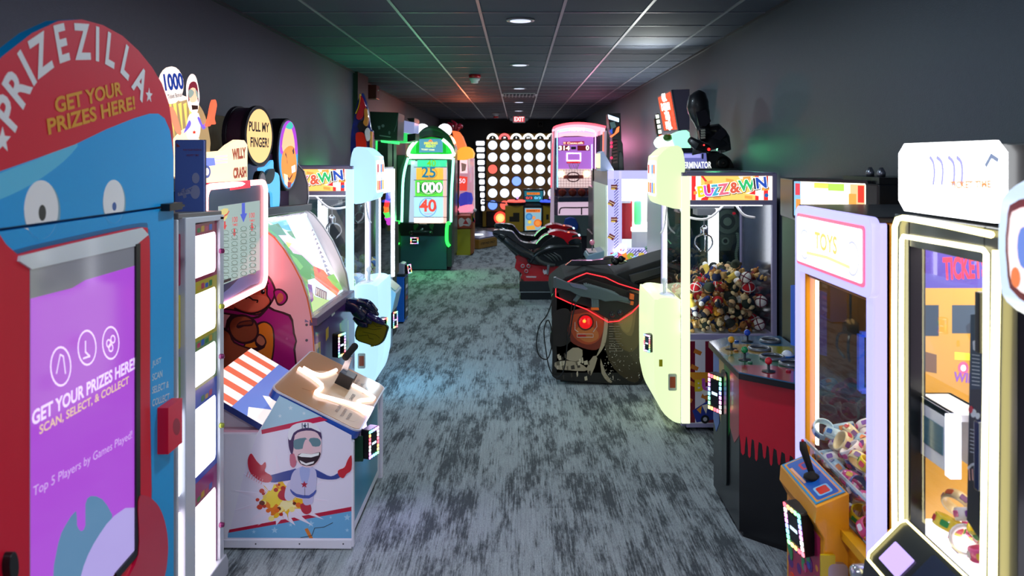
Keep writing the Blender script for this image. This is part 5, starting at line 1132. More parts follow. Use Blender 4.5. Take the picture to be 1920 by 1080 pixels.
    for y in (Yn+.10, Yf-.07): g = G(); g.box(X+.024, y-.006, .88, X+.034, y+.006, 1.69, em('fff8e8', 3)); g.build('light_tube', t)
    for x, y, r in ((1.42, 2.2, .006), (1.58, 2.05, .012)): g = G(); g.tube([(x, y, 1.72), (x, y, 1.2)], r, em('c8f0ff', 1.5), 8); g.build('hanging_tube', t)
    # notice strip on the glass
    g = G(); fs = aisleR(X+.014); P = fs.pts([(1822, 590), (1845, 588), (1838, 1010), (1815, 975)]); g.prism(fs, P, 0, .003, m('16344c', .3)); g.up(1.2)
    g.art(fs, fs.pts([(1822, 730), (1842, 730), (1838, 1008), (1815, 975)]), m('101820', .3), px=False); WT = m('d8e0e8', .3)
    for y in range(665, 725, 7): g.line(fs, [(1825, y), (1839, y+2)], .0015, WT)
    for y in range(805, 850, 7): g.line(fs, [(1822, y), (1838, y+4)], .0015, WT)
    g.art(fs, pe(1828, 775, 5, 8), WT); g.art(fs, pe(1836, 780, 4, 6), WT); g.art(fs, pe(1823, 768, 4, 7), m('c82030', .3)); g.line(fs, [(1818, 878), (1824, 872), (1830, 870), (1836, 868)], .006, WT); 
    for x in (1820, 1826, 1831, 1836): g.line(fs, [(x, 880), (x+1, 900)], .003, m('e8b0b0', .3))
    g.art(fs, [(1827, 640), (1836, 636), (1834, 660), (1828, 655)], WT); g.build('notice_strip', t)
    g = G(); g.box(X-.02, 1.98, 1.47, X+.0, 2.0, 1.62, BLACK); g.build('door_hinge', t, .003); g = G(); g.box(X-.02, 1.985, 1.13, X, 2.005, 1.30, m('101c48', .2)); g.build('door_lock', t, .003)
    # marquee box
    g = G(); g.box(X+.035, Yn+.01, 1.79, X+.32, Yf-.02, 1.985, m('121418', .3)); mq = g.build('marquee', t, .004)
    mq['label'] = 'marquee box with a blazing white face'
    fm = aisleR(X+.03); g = G(); l = fm.pts([(1694, 300), (1707, 272), (1876, 263), (1890, 290), (1889, 400), (1878, 419), (1703, 395), (1692, 372)])
    us = [p[0] for p in l]; vz = [p[1] for p in l]; u_0, u_1, v0, v1 = min(us), max(us), min(vz), max(vz); du = (u_1-u_0)*.07
    l = [(u_0+du, v0), (u_1-du, v0), (u_1, v0+.03), (u_1, v1-.03), (u_1-du, v1), (u_0+du, v1), (u_0, v1-.03), (u_0, v0+.03)]
    g.prism(fm, l, .0, .012, em('fbfdff', 4.0)); g.up(5)
    for x, dx in ((1752, 6), (1765, 9), (1787, 9), (1803, 8)): g.line(fm, [(x, 295), (x+dx, 305), (x+dx+2, 325), (x+dx, 345)], .012, em('b0b0dc', .8), base=.008, sm=3)
    tfit(g, fm, (1790, 347), (1868, 345), 'TICKET TIME', .02, em('e89858', .9), .05, base=.008); g.line(fm, [(1858, 310), (1868, 292), (1880, 300)], .012, em('8898b8', .8), base=.008); g.build('marquee_face', mq)
    # control desk
    g = G(); g.prism(near(2.40), [(1.02, .70), (1.03, .76), (1.15, .88), (1.15, .04), (1.08, .04), (1.08, .60)], 0, .50, BK); cb = g.build('control_box', t, .004)
    fd = FR((1.03, 2.40, .762), (0, -1, 0), (.12, 0, .12)); g = G(); g.tube([fd.w(*p, .004) for p in [(.5, .005), (.02, .005), (.005, .02), (.005, .15), (.02, .165), (.5, .165)]], .004, YL, 6); g.build('desk_light_line', cb)
    g = G(); g.prism(fd, rrect(.05, .03, .16, .10, .005), 0, .004, em('b8a0f0', 1.2)); g.build('desk_screen', cb); g = G(); g.prism(fd, rrect(.20, .02, .48, .15, .01), 0, .006, m('283048', .2, coat=.8)); g.build('desk_plate', cb)
    rings((X+.035, Xw-.24, Yn+.08, Yf-.06, .87), 150, 'black warm-lit crane', 9, lambda x, y: 1.0 if y > 2.12 else 1.08)
black_crane()

# ================================================================ white fronted machine at the very edge
def edge_crane():
    t = thing('prize_crane', 'black prize crane with a bulging pale blue marquee framed in red', 'crane machine', (1.5, 1.5, 0))
    Yn, Yf, X = 1.10, 1.66, 1.15
    g = G(); g.box(X, Yn, .04, 1.85, Yf, .82, BLACK); g.box(X, Yn, 1.70, 1.85, Yf, 1.78, BLACK); g.box(X, Yf-.05, .8, X+.05, Yf, 1.72, BLACK); g.box(X, Yn, .8, X+.05, Yn+.05, 1.72, BLACK); g.build('cabinet', t, .005)
    g = G(); g.box(X-.006, Yf-.085, .5, X+.01, Yf-.055, 1.7, em('fff8c8', 4)); g.build('light_tube', t)
    g = G(); g.quad((X+.02, Yn+.05, .82), (X+.02, Yf-.05, .82), (X+.02, Yf-.05, 1.70), (X+.02, Yn+.05, 1.70), GLASS); g.build('front_glass', t)
    g = G(); g.box(1.78, Yn, .82, 1.80, Yf, 1.70, em('e0c8e8', .9)); g.box(X+.05, Yn, .82, 1.78, Yf, .84, em('f0f0ff', 1.2)); g.build('inner_panels', t)
    fp = near(Yf-.03); prof = [(1.17, 1.62), (1.06, 1.62), (.985, 1.66), (.97, 1.72), (.97, 1.83), (.985, 1.88), (1.06, 1.92), (1.17, 1.92)]
    g = G(); g.prism(fp, smooth(prof, 3), 0, .52, em('d0e4fc', .95, .25), True); b = g.build('marquee', t, .02)
    fa = aisleR(.97); g = G(); g.prism(fa, smooth([(-1.59, 1.74), (-1.59, 1.82), (-1.55, 1.87), (-1.3, 1.88), (-1.3, 1.67), (-1.55, 1.68)], 3), 0, .008, m('b01030', .25, coat=.5)); g.prism(fa, smooth([(-1.575, 1.74), (-1.575, 1.815), (-1.54, 1.855), (-1.32, 1.865), (-1.32, 1.685), (-1.54, 1.695)], 3), 0, .012, em('f0d8d8', 1.2)); g.up(5)
    g.art(fa, ell(-1.555, 1.72, .015, .02, 12), em('e87840', 1), px=False, base=.008); g.art(fa, ell(-1.53, 1.78, .02, .04, 12), em('6080d0', 1), px=False, base=.008); g.build('marquee_face', b)
edge_crane()
# ================================================================ shooting game (pedestal with two tethered guns, screen tower at the wall)
def shooter():
    Yn = 6.93; fr = near(Yn)
    t = thing('shooting_game', 'dark shooting game with a glowing red lens on its side and a gun deck', 'arcade machine', (1.1, 7.3, 0))
    OUT = [(1034, 556), (1040, 545), (1206, 545), (1206, 571), (1199, 578), (1202, 612), (1206, 640), (1206, 712), (1196, 721), (1150, 720), (1044, 712), (1035, 705), (1036, 660), (1031, 640), (1032, 625), (1038, 615), (1034, 590)]
    g = G(); g.prism(fr, fr.pts(OUT), -.03, 0, m('16120e', .35, coat=.3)); A = lambda l, h, sm=3: g.art(fr, l, m(h, .35, coat=.3), sm=sm)
    A([(1140, 548), (1205, 548), (1200, 575), (1203, 620), (1203, 690), (1190, 718), (1150, 690), (1132, 640), (1136, 600)], '3c3018'); A([(1148, 550), (1200, 550), (1196, 580), (1199, 640), (1180, 660), (1156, 640), (1150, 600)], '645226'); A([(1150, 556), (1196, 552), (1192, 590), (1184, 630), (1160, 610)], '86703c'); A([(1158, 590), (1186, 585), (1180, 622), (1166, 616)], '9a8448')
    A([(1062, 590), (1082, 580), (1110, 578), (1132, 588), (1138, 612), (1132, 640), (1118, 656), (1092, 652), (1070, 640), (1060, 615)], '7a2814'); A([(1066, 596), (1086, 588), (1112, 586), (1128, 596), (1132, 614), (1122, 638), (1100, 646), (1076, 632)], 'b44820'); A([(1080, 618), (1096, 610), (1118, 618), (1122, 634), (1104, 642), (1086, 634)], 'c87038')
    A([(1036, 590), (1060, 578), (1070, 590), (1064, 620), (1070, 640), (1050, 650), (1038, 640)], '201a16'); A([(1134, 590), (1140, 600), (1136, 640), (1126, 660), (1118, 668), (1126, 648), (1132, 616)], 'b8a890')
    # abstract pale shards and struts, sparks
    for l in ([(1058, 668), (1074, 652), (1092, 656), (1088, 676), (1068, 676)], [(1100, 690), (1112, 668), (1120, 672), (1108, 704)], [(1126, 672), (1136, 700), (1148, 716), (1140, 716), (1128, 700)], [(1040, 680), (1060, 676), (1084, 680), (1100, 690), (1096, 696), (1064, 694), (1044, 692)]): A(l, 'a89a84', 2); 
    rnd = random.Random(11)
    for k in range(26): x = 1042+rnd.random()*62; y = 658+rnd.random()*50; w_ = 2+rnd.random()*5; A([(x, y), (x+w_, y-2), (x+w_*1.2, y+6), (x+1, y+7)], rnd.choice(['c4b8a0', '6a6050', 'd0c4ac', '3c342c']), 1)
    for k in range(120):
        x = 1132+abs(rnd.gauss(0, .5))*70; y = 640+rnd.random()*74
        if x < 1200: g.art(fr, pe(x, y, rnd.uniform(.3, 1.3), rnd.uniform(.3, 1.2), 6), m(rnd.choice(['b8b0a0', 'e8e0d0', '786c58']), .4))
    for k in range(14): y = 590+k*4.6-(4 if k > 2 else 0); g.line(fr, [(1142, y+12), (1148+rnd.random()*8, y+12)], .002, m('b8b0a0', .4)); g.line(fr, [(1154, y+12), (1160+rnd.random()*8, y+12)], .002, m('a8a090', .4))
    g.line(fr, [(1078, 604), (1078, 618), (1084, 622)], .003, m('e8e8e8', .4)); g.line(fr, [(1118, 602), (1119, 612), (1112, 622)], .003, m('e8e8e8', .4))
    u0, v0 = fr.px(1082, 632); u1, v1 = fr.px(1112, 626); g.line(fr, rrect(u0, v0, u1, v1, .003, 2), .003, m('e8d8d0', .4), px=False, closed=True); g.art(fr, rrect(u0+.006, v0+.006, u0+(u1-u0)*.55, v1-.006, .002, 2), m('c02020', .4), px=False)
    g.build('side_panel', t, .004)
    g = G(); c = fr.px(1098, 604); o = fr.w(c[0], c[1], 0); g.ball(o+Vector((0, .01, 0)), .060, em('d81018', .9, .15), ry=.035, n=24); g.ball(o+Vector((-.012, -.018, .012)), .016, em('ff9030', 1.6, .2), ry=.012); g.torus(o, .065, .006, m('501010', .3), axis=(0, 1, 0)); g.build('red_lens', t)
    # body
    b0 = fr.px(1040, 712)[0]; b1 = 1.86
    g = G(); g.box(b0+.01, Yn+.0, .10, 1.08, Yn+.85, .80, m('121216', .35, coat=.3)); g.box(b0+.05, Yn+.03, .02, 1.05, Yn+.8, .10, m('08080a', .5)); g.build('pedestal', t, .008)
    # deck slopes up to the wall
    FX = near(Yn+.02); top = FX.pts([(1034, 560), (1036, 540), (1060, 520), (1100, 506), (1150, 515), (1205, 540), (1206, 572)])
    g = G(); g.prism(FX, top, -.80, 0, m('0a0a0c', .85)); dk = g.build('gun_deck', t, .012)
    # red neon outlines round both gun rests
    for off, Y in ((0, Yn-.03), (1, Yn+.5)):
        fz = near(Y); l = [(1042, 540), (1042, 556), (1068, 568), (1100, 580), (1140, 604), (1160, 602), (1185, 586), (1200, 570), (1206, 546), (1160, 532), (1135, 520), (1100, 512), (1080, 520), (1062, 530)] if off == 0 else [(1045, 518), (1070, 508), (1086, 496), (1118, 500), (1122, 508), (1100, 516)]
        g = G(); g.tube([fz.w(*fz.px(*p), 0) for p in l], .0045, em('ff2830', 2.2), 6, closed=(off == 0)); g.build('neon_outline', dk)
    g = G(); fz = near(Yn+.01); g.prism(fz, fz.pts([(1046, 545), (1100, 520), (1160, 538), (1200, 552), (1196, 572), (1160, 598), (1140, 598), (1100, 574), (1050, 560)]), 0, .025, m('0a0b0d', .5)); g.build('gun_rest', dk, .006)
    for px_ in ((1148, 590), (1163, 586)): g = G(); c = near(Yn-.02).w(*near(Yn-.02).px(*px_), 0); g.torus(c, .022, .005, m('2a2c30', .3), axis=(0, 1, 0), n=20); g.lathe([(.02, 0), (.02, .01)], m('303a3c', .2), c, axis=(0, -1, 0)); g.build('round_button', t)
    # arms running up to the screen tower
    g = G(); fz = near(Yn+.12); g.prism(fz, fz.pts([(1140, 525), (1160, 512), (1240, 486), (1300, 470), (1300, 512), (1240, 520), (1195, 532), (1185, 545), (1178, 540), (1160, 545)]), -.55, 0, m('101214', .7)); g.prism(fz, fz.pts([(1178, 515), (1240, 498), (1240, 512), (1190, 528), (1186, 545)]), 0, .02, m('2a2d30', .45)); g.build('connecting_arm', t, .01)
    g = G(); fz = near(Yn+.2); g.prism(fz, fz.pts([(1185, 545), (1245, 505), (1290, 495), (1290, 740), (1206, 722)]), -.5, 0, m('4a3a20', .5, var=.3, bscale=40)); w_ = g.build('brown_side', t); w_['label'] = 'dusty brown side panel'
    # screen tower seen through the crane's glass
    g = G(); g.box(1.43, 6.70, .05, 1.85, 8.0, 1.86, m('1c2024', .35)); tw = g.build('screen_tower', t, .01)
    ft = near(6.70); g = G(); g.prism(ft, [(1.44, .1), (1.845, .1), (1.845, 1.84), (1.44, 1.84)], 0, .002, m('202a28', .35, coat=.3)); g.up(1)
    c = ft.px(1364, 420); g.art(ft, ell(c[0], c[1], .11, .19, 30), m('585448', .35), px=False); g.art(ft, ell(c[0], c[1]+.02, .10, .10, 30), m('8c8674', .35), px=False); g.art(ft, ell(c[0], c[1]+.02, .065, .065, 26), m('4c483c', .35), px=False); g.art(ft, ell(c[0], c[1]+.02, .035, .035, 22), m('b0a890', .35), px=False); g.art(ft, [(1343, 440), (1378, 440), (1370, 470), (1350, 470)], m('6c6654', .35)); g.art(ft, pe(1360, 452, 7, 7), m('a8a08c', .3)); g.art(ft, pe(1360, 452, 4, 4), m('3c382c', .3))
    for x in (1334, 1382):
        for k in range(16): g.art(ft, pe(x+2*math.sin(k*.4), 438+k*3.4, 3, 2.2, 8), m('c8c4b0', .35)) ; g.art(ft, pe(x+2*math.sin(k*.4), 439.6+k*3.4, 3, .6, 8), m('302c24', .35))
    for k in range(40): x = 1305+rnd.random()*57; y = 470+rnd.random()*60; g.art(ft, pe(x, y, 3+rnd.random()*8, 2+rnd.random()*4, 8), m(rnd.choice(['4a3a28', '2c3430', '5c4c38', '3a4440']), .5))
    g.art(ft, pe(1376, 400, 3, 2.5), em('e02030', 1)); g.build('tower_side', tw)
    # marquee and speaker pods
    fm = near(6.95); a = fm.px(1278, 322); b = fm.px(1326, 284); g = G(); g.prism(fm, [(a[0]-.02, a[1]-.02), (b[0]+.02, a[1]-.02), (b[0]+.01, b[1]+.03), (a[0], b[1]+.03)], -.14, 0, m('14222c', .35)); mq = g.build('marquee', t, .006)
    g = G(); g.up(1); g.art(fm, [(1282, 287), (1324, 287), (1327, 320), (1284, 321)], em('6c70b8', .8)); g.art(fm, [(1283, 289), (1314, 289), (1314, 296), (1283, 296)], em('a8a8f0', .9)); g.art(fm, [(1316, 288), (1319, 288), (1319, 298), (1316, 298)], BLACK); tfit(g, fm, (1276, 310), (1334, 309), 'TERMINATOR', .058, em('e8ece8', 1.2), .03); tfit(g, fm, (1284, 318.5), (1324, 317.5), 'SALVATION', .012, em('8088c8', .8), .02); g.build('marquee_face', mq)
    g = G(); fm2 = near(6.97); g.prism(fm2, smooth(fm2.pts([(1328, 286), (1345, 284), (1362, 292), (1372, 302), (1374, 318), (1340, 320), (1330, 306)]), 3), -.16, 0, m('100e0c', .25, coat=.5)); sp = g.build('speaker_pod', t, .01)
    g = G(); c = fm2.w(*fm2.px(1356, 306), 0); g.lathe([(.058, 0), (.055, .01), (.03, -.0+.004), (.012, .008)], m('0c0c0c', .3), c, axis=(0, -1, 0)); g.torus(c, .058, .005, m('3c3830', .3), axis=(0, 1, 0)); g.ball(c+Vector((0, -.008, 0)), .015, m('403c38', .2)); g.build('speaker_cone', sp)
    # dark mechanical topper: a plain faceted bust form
    tp = G(); fz = near(6.82); D1 = m('1a1a20', .42, .2, coat=.15); D2 = m('2a2832', .3, .5); P3 = lambda x, y, d=0: at(x, y, 6.82+d)
    tp.tube([P3(1316, 172), P3(1310, 185), P3(1308, 200), P3(1312, 215), P3(1316, 228), P3(1318, 240)], [.035, .085, .092, .085, .07, .055], D1, 10, sm=2)
    tp.tube([P3(1316, 236), P3(1320, 250), P3(1326, 262), P3(1332, 280)], [.05, .06, .13, .17], D1, 9, sm=2)
    tp.tube([P3(1326, 248, .02), P3(1342, 244), P3(1352, 262), P3(1360, 284)], [.04, .06, .075, .05], D1, 8, sm=2)
    tp.prism(fz, fz.pts([(1300, 212), (1318, 206), (1328, 228), (1318, 238), (1306, 236)]), .05, .10, D2); tp.prism(fz, fz.pts([(1304, 246), (1316, 240), (1317, 262), (1306, 262)]), .08, .13, D2)
    for k in range(4): tp.prism(fz, fz.pts([(1307, 244+k*4.6), (1315, 243+k*4.6), (1316, 246.5+k*4.6), (1308, 247.5+k*4.6)]), .128, .136, m('c0c4b8', .3, .3))
    tp.prism(fz, fz.pts([(1322, 262), (1348, 240), (1356, 252), (1340, 268), (1330, 272)]), .06, .12, D2); tp.prism(fz, fz.pts([(1346, 262), (1358, 258), (1364, 282), (1340, 282)]), .04, .09, D1)
    tp.tube([P3(1294, 262, -.1), P3(1308, 272, -.15), P3(1330, 280, -.12)], [.03, .045, .03], D1, 8, sm=2)
    b = tp.build('dark_bust_topper', t, .004)
    g = G(); g.ball(P3(1329, 280, -.16), .012, em('ff2020', 4)); g.ball(P3(1320, 272, -.19), .007, em('ff3030', 3)); g.build('red_lamp', b)
    # loose cable loops beside the pedestal
    pts = [(1037, 560), (1026, 590), (1012, 610), (1006, 640), (1010, 665), (1024, 674), (1032, 660), (1036, 630), (1028, 600), (1020, 620), (1024, 660), (1030, 690), (1040, 706), (1052, 704), (1060, 680), (1066, 620), (1074, 560)]
    g = G(); g.tube([at(x, y, 6.88-.02*math.sin(i)) for i, (x, y) in enumerate(pts)], .005, RUB, 8, sm=5); g.build('cable', t)
shooter()
def gun(px0, py0, Y, lab, full=True):
    """long toy rifle lying along the deck; px0, py0 place its stock end"""
    fr = near(Y); t = thing('light_gun', lab, 'toy gun', at(px0+60, py0+25, Y)); K = 1.0
    S = lambda x, y: (px0+x, py0+y)
    C1 = m('4a5a60', .4); C2 = m('64747a', .4); OR = m('f06818', .4)
    # receiver and barrel body (coordinates in px from the stock end)
    g = G(); g.prism(fr, fr.pts([S(0, 0), S(4, -1), S(26, 8), S(50, 12), S(72, 16), S(96, 22), S(118, 31), S(140, 38), S(142, 44), S(120, 42), S(96, 44), S(86, 40), S(76, 40), S(62, 36), S(48, 34), S(30, 24), S(4, 18), S(0, 16)]), -.022, .022, C1); b = g.build('body', t, .006)
    g = G(); g.prism(fr, fr.pts([S(56, 10), S(80, 15), S(110, 24), S(122, 31), S(121, 35), S(88, 27), S(58, 20)]), -.014, .014, C2)
    for k in range(13): g.prism(fr, fr.pts([S(60+k*4.4, 9+k*1.35), S(62.5+k*4.4, 9.7+k*1.35), S(62.5+k*4.4, 13+k*1.35), S(60+k*4.4, 12.3+k*1.35)]), -.012, .012, C2)
    g.build('top_rail', b)
    g = G(); g.prism(fr, fr.pts([S(0, -1), S(5, -2), S(5, 20), S(0, 18)]), -.024, .024, m('4c555a', .4)); g.build('stock_pad', b, .003)
    g = G(); g.prism(fr, fr.pts([S(28, 8), S(56, 14), S(64, 20), S(60, 22), S(34, 16)]), .02, .026, m('8088a0', .25, .5)); g.build('side_plate', b, .002)
    if full:
        g = G(); g.prism(fr, fr.pts([S(50, 22), S(58, 24), S(50, 36), S(42, 46), S(36, 42), S(42, 34)]), -.016, .016, C1); g.build('grip', b, .006)
        g = G(); g.prism(fr, fr.pts([S(70, 34), S(84, 37), S(85, 55), S(71, 55)]), -.015, .015, C1)
        for k in range(4): g.prism(fr, fr.pts([S(72+k*3, 36), S(73+k*3, 36), S(73.5+k*3, 54), S(72.5+k*3, 54)]), .014, .017, C2)
        mg = g.build('magazine', b, .003); g = G(); g.prism(fr, fr.pts([S(70, 55), S(84, 55), S(85, 60), S(70, 60)]), -.017, .017, OR); g.build('magazine_foot', b, .003)
    for q in ([S(143, 29), S(151, 31), S(150, 41), S(142, 39)], [S(144, 43), S(150, 44), S(149, 51), S(143, 50)]):
        g = G(); g.prism(fr, fr.pts(q), -.02, .02, OR); g.build('orange_tip', b, .003)
    g = G(); g.tube([at(px0+96, py0+40, Y), at(px0+120, py0+40, Y), at(px0+146, py0+47, Y)], [.018, .016, .014], C2, 10); g.build('barrel', b)
    g = G(); g.tube([at(px0+44, py0+38, Y+.01), at(px0+36, py0+70, Y-.03), at(px0+30, py0+110, Y-.03)], .006, RUB, 8, sm=4); g.build('gun_cable', b)
gun(1038, 521, 6.84, 'dark toy rifle with orange tips resting on the side of the shooting game')
g_ = None
def gun2():
    t = thing('light_gun', 'black glossy toy gun lying on top of the shooting game deck', 'toy gun', (1.2, 7.5, 1.0)); fr = near(7.25)
    g = G(); g.prism(fr, fr.pts([(1060, 497), (1072, 488), (1110, 488), (1150, 483), (1176, 490), (1166, 495), (1150, 495), (1120, 496), (1080, 498)]), -.03, .03, m('1c1e24', .2, coat=.6)); b = g.build('body', t, .008)
    g = G(); g.prism(fr, fr.pts([(1128, 489), (1134, 481), (1150, 479), (1154, 485), (1150, 491), (1134, 493)]), -.025, .025, m('30343c', .2, coat=.5)); g.build('sight', b, .004)
    g = G(); c = at(1154, 490, 7.2); g.ball(c, .035, BLACK, n=14); g.ball(c+Vector((.05, .0, .02)), .03, BLACK, n=14); g.build('gun_joint', b)
gun2()

# ================================================================ white topped lattice crane with letters
def lattice_crane():
    Yn, Yf, X, Xw = 9.6, 11.55, 1.07, 1.85; fr = near(Yn); top = 1.80
    t = thing('prize_crane', 'white and lilac prize crane with lattice side and candy bar pictures', 'crane machine', (1.45, 10.5, 0))
    LI = em('c4c0ff', .85, .35); 
    g = G(); g.box(X+.02, Yn+.03, .03, Xw, Yf, .62, m('b8b4d8', .4)); g.build('base_cabinet', t, .005)
    zw0, zw1 = fr.px(0, 467)[1], fr.px(0, 341)[1]; zb = fr.px(0, 500)[1]
    xl = lambda px_: fr.px(px_, 0)[0]
    g = G(); 
    for a in ([(1140, 320), (1237, 320), (1237, 337), (1140, 337)], [(1124, 320), (1135.5, 320), (1135.5, 520), (1124, 520)], [(1160, 335), (1166, 335), (1166, 470), (1160, 470)]): pass
    def R(x0, x1, z0, z1, mt, n=0): g.prism(fr, [(x0, z0), (x1, z0), (x1, z1), (x0, z1)], n-.03, n, mt)
    R(X, Xw, fr.px(0, 336)[1], top, LI); R(X, X+.075, .05, top, LI); R(xl(1160), xl(1166), zb, top, LI); R(xl(1160)-.01, Xw, zw0-.0, zw0+.012, LI); R(X, Xw, .05, zb+.0, LI); R(Xw-.05, Xw, .05, top, LI)
    g.build('frame', t, .004)
    # lattice panels
    def lat(x0, x1, z0, z1):
        R(x0, x1, z0, z1, em('5c58a8', .55), -.01); st = .035; k = 0
        u = x0-(z1-z0)
        while u < x1:
            for sgn in (1,):
                a = [max(x0, u), z0+max(0, x0-u)]; b = [min(x1, u+(z1-z0)), z0+min(z1-z0, x1-u)]
                if b[0] > a[0]+.01: g.line(fr, [a, b], .012, em('d8d4ff', .9), px=False, base=-.008)
            for sgn in (1,):
                a = [max(x0, u), z1-max(0, x0-u)]; b = [min(x1, u+(z1-z0)), z1-min(z1-z0, x1-u)]
                if b[0] > a[0]+.01: g.line(fr, [a, b], .006, em('a8a4e8', .8), px=False, base=-.008)
            u += st
    g = G(); lat(X+.075, xl(1160), zw0, fr.px(0, 336)[1]); 
    for i, (px_, py) in enumerate(((1151, 351), (1146, 381), (1151, 412), (1146, 444))):
        r = .3 if i % 2 else 0; u, v = fr.px(px_, py); co, si = math.cos(-r*1.6), math.sin(-r*1.6); rot = lambda l: [(u+x*co-y*si, v+x*si+y*co) for x, y in l]
        g.art(fr, rot([(-.035, -.03), (.04, -.03), (.04, .03), (-.035, .03)]), em('6c3438', .8), px=False); g.art(fr, rot([(-.035, -.03), (.02, -.03), (.01, -.012), (-.03, -.012)]), em('d0b048', .9), px=False); g.line(fr, rot([(-.03, .005), (.035, .005)]), .007, em('f0d8b8', .9), px=False)
    g.build('lattice_strip', t)
    g = G(); lat(X+.075, Xw-.05, zb, zw0-.005); 
    for ch, x, y, h, s in (('H', 1155, 487, 'b83848', .19), ('A', 1171, 486, 'e08838', .20), ('S', 1182, 486, '98a838', .17), ('E', 1202, 483, 'c8b048', .13), ('I', 1163, 475, 'e86070', .12)): g.text(fr, (x, y), ch, s, em(h, .9), bold=.06)
    g.art(fr, pe(1171, 485, 2, 2.6), em('282030', .3)); g.line(fr, pe(1198, 478, 7.5, 7, 18), .008, em('403860', .5), closed=True); 
    for k in range(8): a = PI*k/4; g.line(fr, [(1198+7.5*math.cos(a), 478+7*math.sin(a)), (1198+11*math.cos(a), 478+10*math.sin(a))], .007, em('403860', .5))
    g.art(fr, [(1187, 482), (1191, 479), (1200, 489), (1197, 494)], em('80c8f0', 1)); g.art(fr, [(1140, 480), (1156, 472), (1158, 476), (1142, 484)], em('a0e0f8', 1.1)); g.art(fr, [(1190, 492), (1200, 489), (1198, 496)], em('e03850', 1)); g.build('lattice_base', t)
    # glowing horn ornaments
    g = G(); c = fr.w(*fr.px(1166, 466), .03); g.torus(c, .045, .012, em('fff4ff', 3), axis=(0, 1, 0)); g.tube([fr.w(*fr.px(x, y), .03) for x, y in ((1150, 470), (1158, 466), (1163, 462))], .02, em('fff8ff', 2.5), 8, sm=3); g.build('neon_loop', t)
    g = G(); g.tube([fr.w(*fr.px(x, y), .04) for x, y in ((1230, 468), (1218, 478), (1212, 488))], [.05, .04, .02], em('ffb0b8', 1.8), 10, sm=3); g.build('pink_trumpet', t)
    g = G(); g.tube([fr.w(*fr.px(x, y), .05) for x, y in ((1210, 462), (1216, 472))], .022, m('209848', .3), 10); 
    for k in range(3): p = fr.w(*fr.px(1210.6+k*2, 463+k*3.3), .05); g.torus(p, .0225, .005, WHITE, axis=(.5, 0, -.8), n=16, k=6)
    g.build('green_candy_tube', t)
    # interior seen through the window
    g = G(); R(xl(1166), Xw-.05, zw0, fr.px(0, 337)[1], GLASS, -.012); g.build('side_glass', t)
    g = G(); g.box(X+.05, Yf-.05, .62, Xw-.04, Yf, top-.05, m('d8dcd8', .3)); g.box(Xw-.04, Yn+.04, .62, Xw-.02, Yf, top-.05, m('e0e4e0', .3)); g.build('inner_wall', t)
    g = G(); g.box(X+.06, Yn+.05, top-.08, Xw-.05, Yf-.1, top-.06, em('fafff8', 7)); g.build('ceiling_fill_panel', t)
    g = G(); g.box(X+.05, Yn+.2, 1.40, X+.30, Yn+.8, 1.43, WHITE); g.box(X+.32, Yn+.25, 1.05, Xw-.05, Yn+1.1, 1.10, em('f4fff8', 1.4)); g.box(X+.32, Yn+.25, .8, Xw-.06, Yn+.28, 1.05, m('d8dcd8', .3)); g.build('inner_shelf', t, .003)
    g = G(); g.box(X+.10, Yn+.35, .95, X+.34, Yn+.7, 1.42, m('c01828', .4)); g.build('red_prize_box', t, .01)
    g = G(); g.lathe([(.04, 0), (.045, .02), (.045, .28), (.03, .3)], em('50e890', .8), (X+.42, Yn+.45, 1.12)); g.build('green_tube', t)
    g = G(); g.box(X, Yn+.02, zb, X+.02, Yf, .66+.1, m('a8b4b8', .4)); g.box(X-.002, Yn+.25, .7, X+.02, Yf-.2, 1.62, em('c8dcc8', .35)); g.box(X, Yf-.2, .05, X+.02, Yf, top, m('9c9ca4', .3, .5)); g.box(X, Yn+.03, 1.62, X+.02, Yf, top, m('9c9ca4', .3, .5)); g.build('aisle_front', t, .003)
    # control shelf with pink ball joystick
    g = G(); g.prism(near(Yn+.9), [(X-.22, .70), (X-.20, .745), (X, .80), (X, .35), (X-.05, .35), (X-.14, .55)], 0, .5, m('88a4b0', .35)); sh = g.build('control_shelf', t, .006)
    g = G(); g.box(X-.19, Yn+.45, .765, X-.02, Yn+.85, .778, m('d8c8c8', .3), M=None); g.build('shelf_plate', sh); g = G(); c = Vector((X-.13, Yn+.62, .76)); g.tube([c, c+Vector((0, 0, .10))], .008, STEEL); g.ball(c+Vector((0, 0, .12)), .035, m('ff90a8', .2, coat=1)); g.build('joystick', t)
    # slanted topper
    g = G(); fz = near(Yn+.15); g.prism(fz, fz.pts([(1128, 285), (1131, 283), (1151, 318), (1151, 321), (1126, 321), (1126, 286)]), -.5, 0, m('c8d0f0', .35)); tp = g.build('topper', t, .006); g = G(); fa = aisleR(fz.px(1126, 300)[0]); g.prism(fa, [(-10.2, 1.83), (-9.8, 1.83), (-9.8, 2.0), (-10.2, 2.0)], 0, .02, em('ffe8a0', 1.5)); g.build('topper_picture', tp)
lattice_crane()

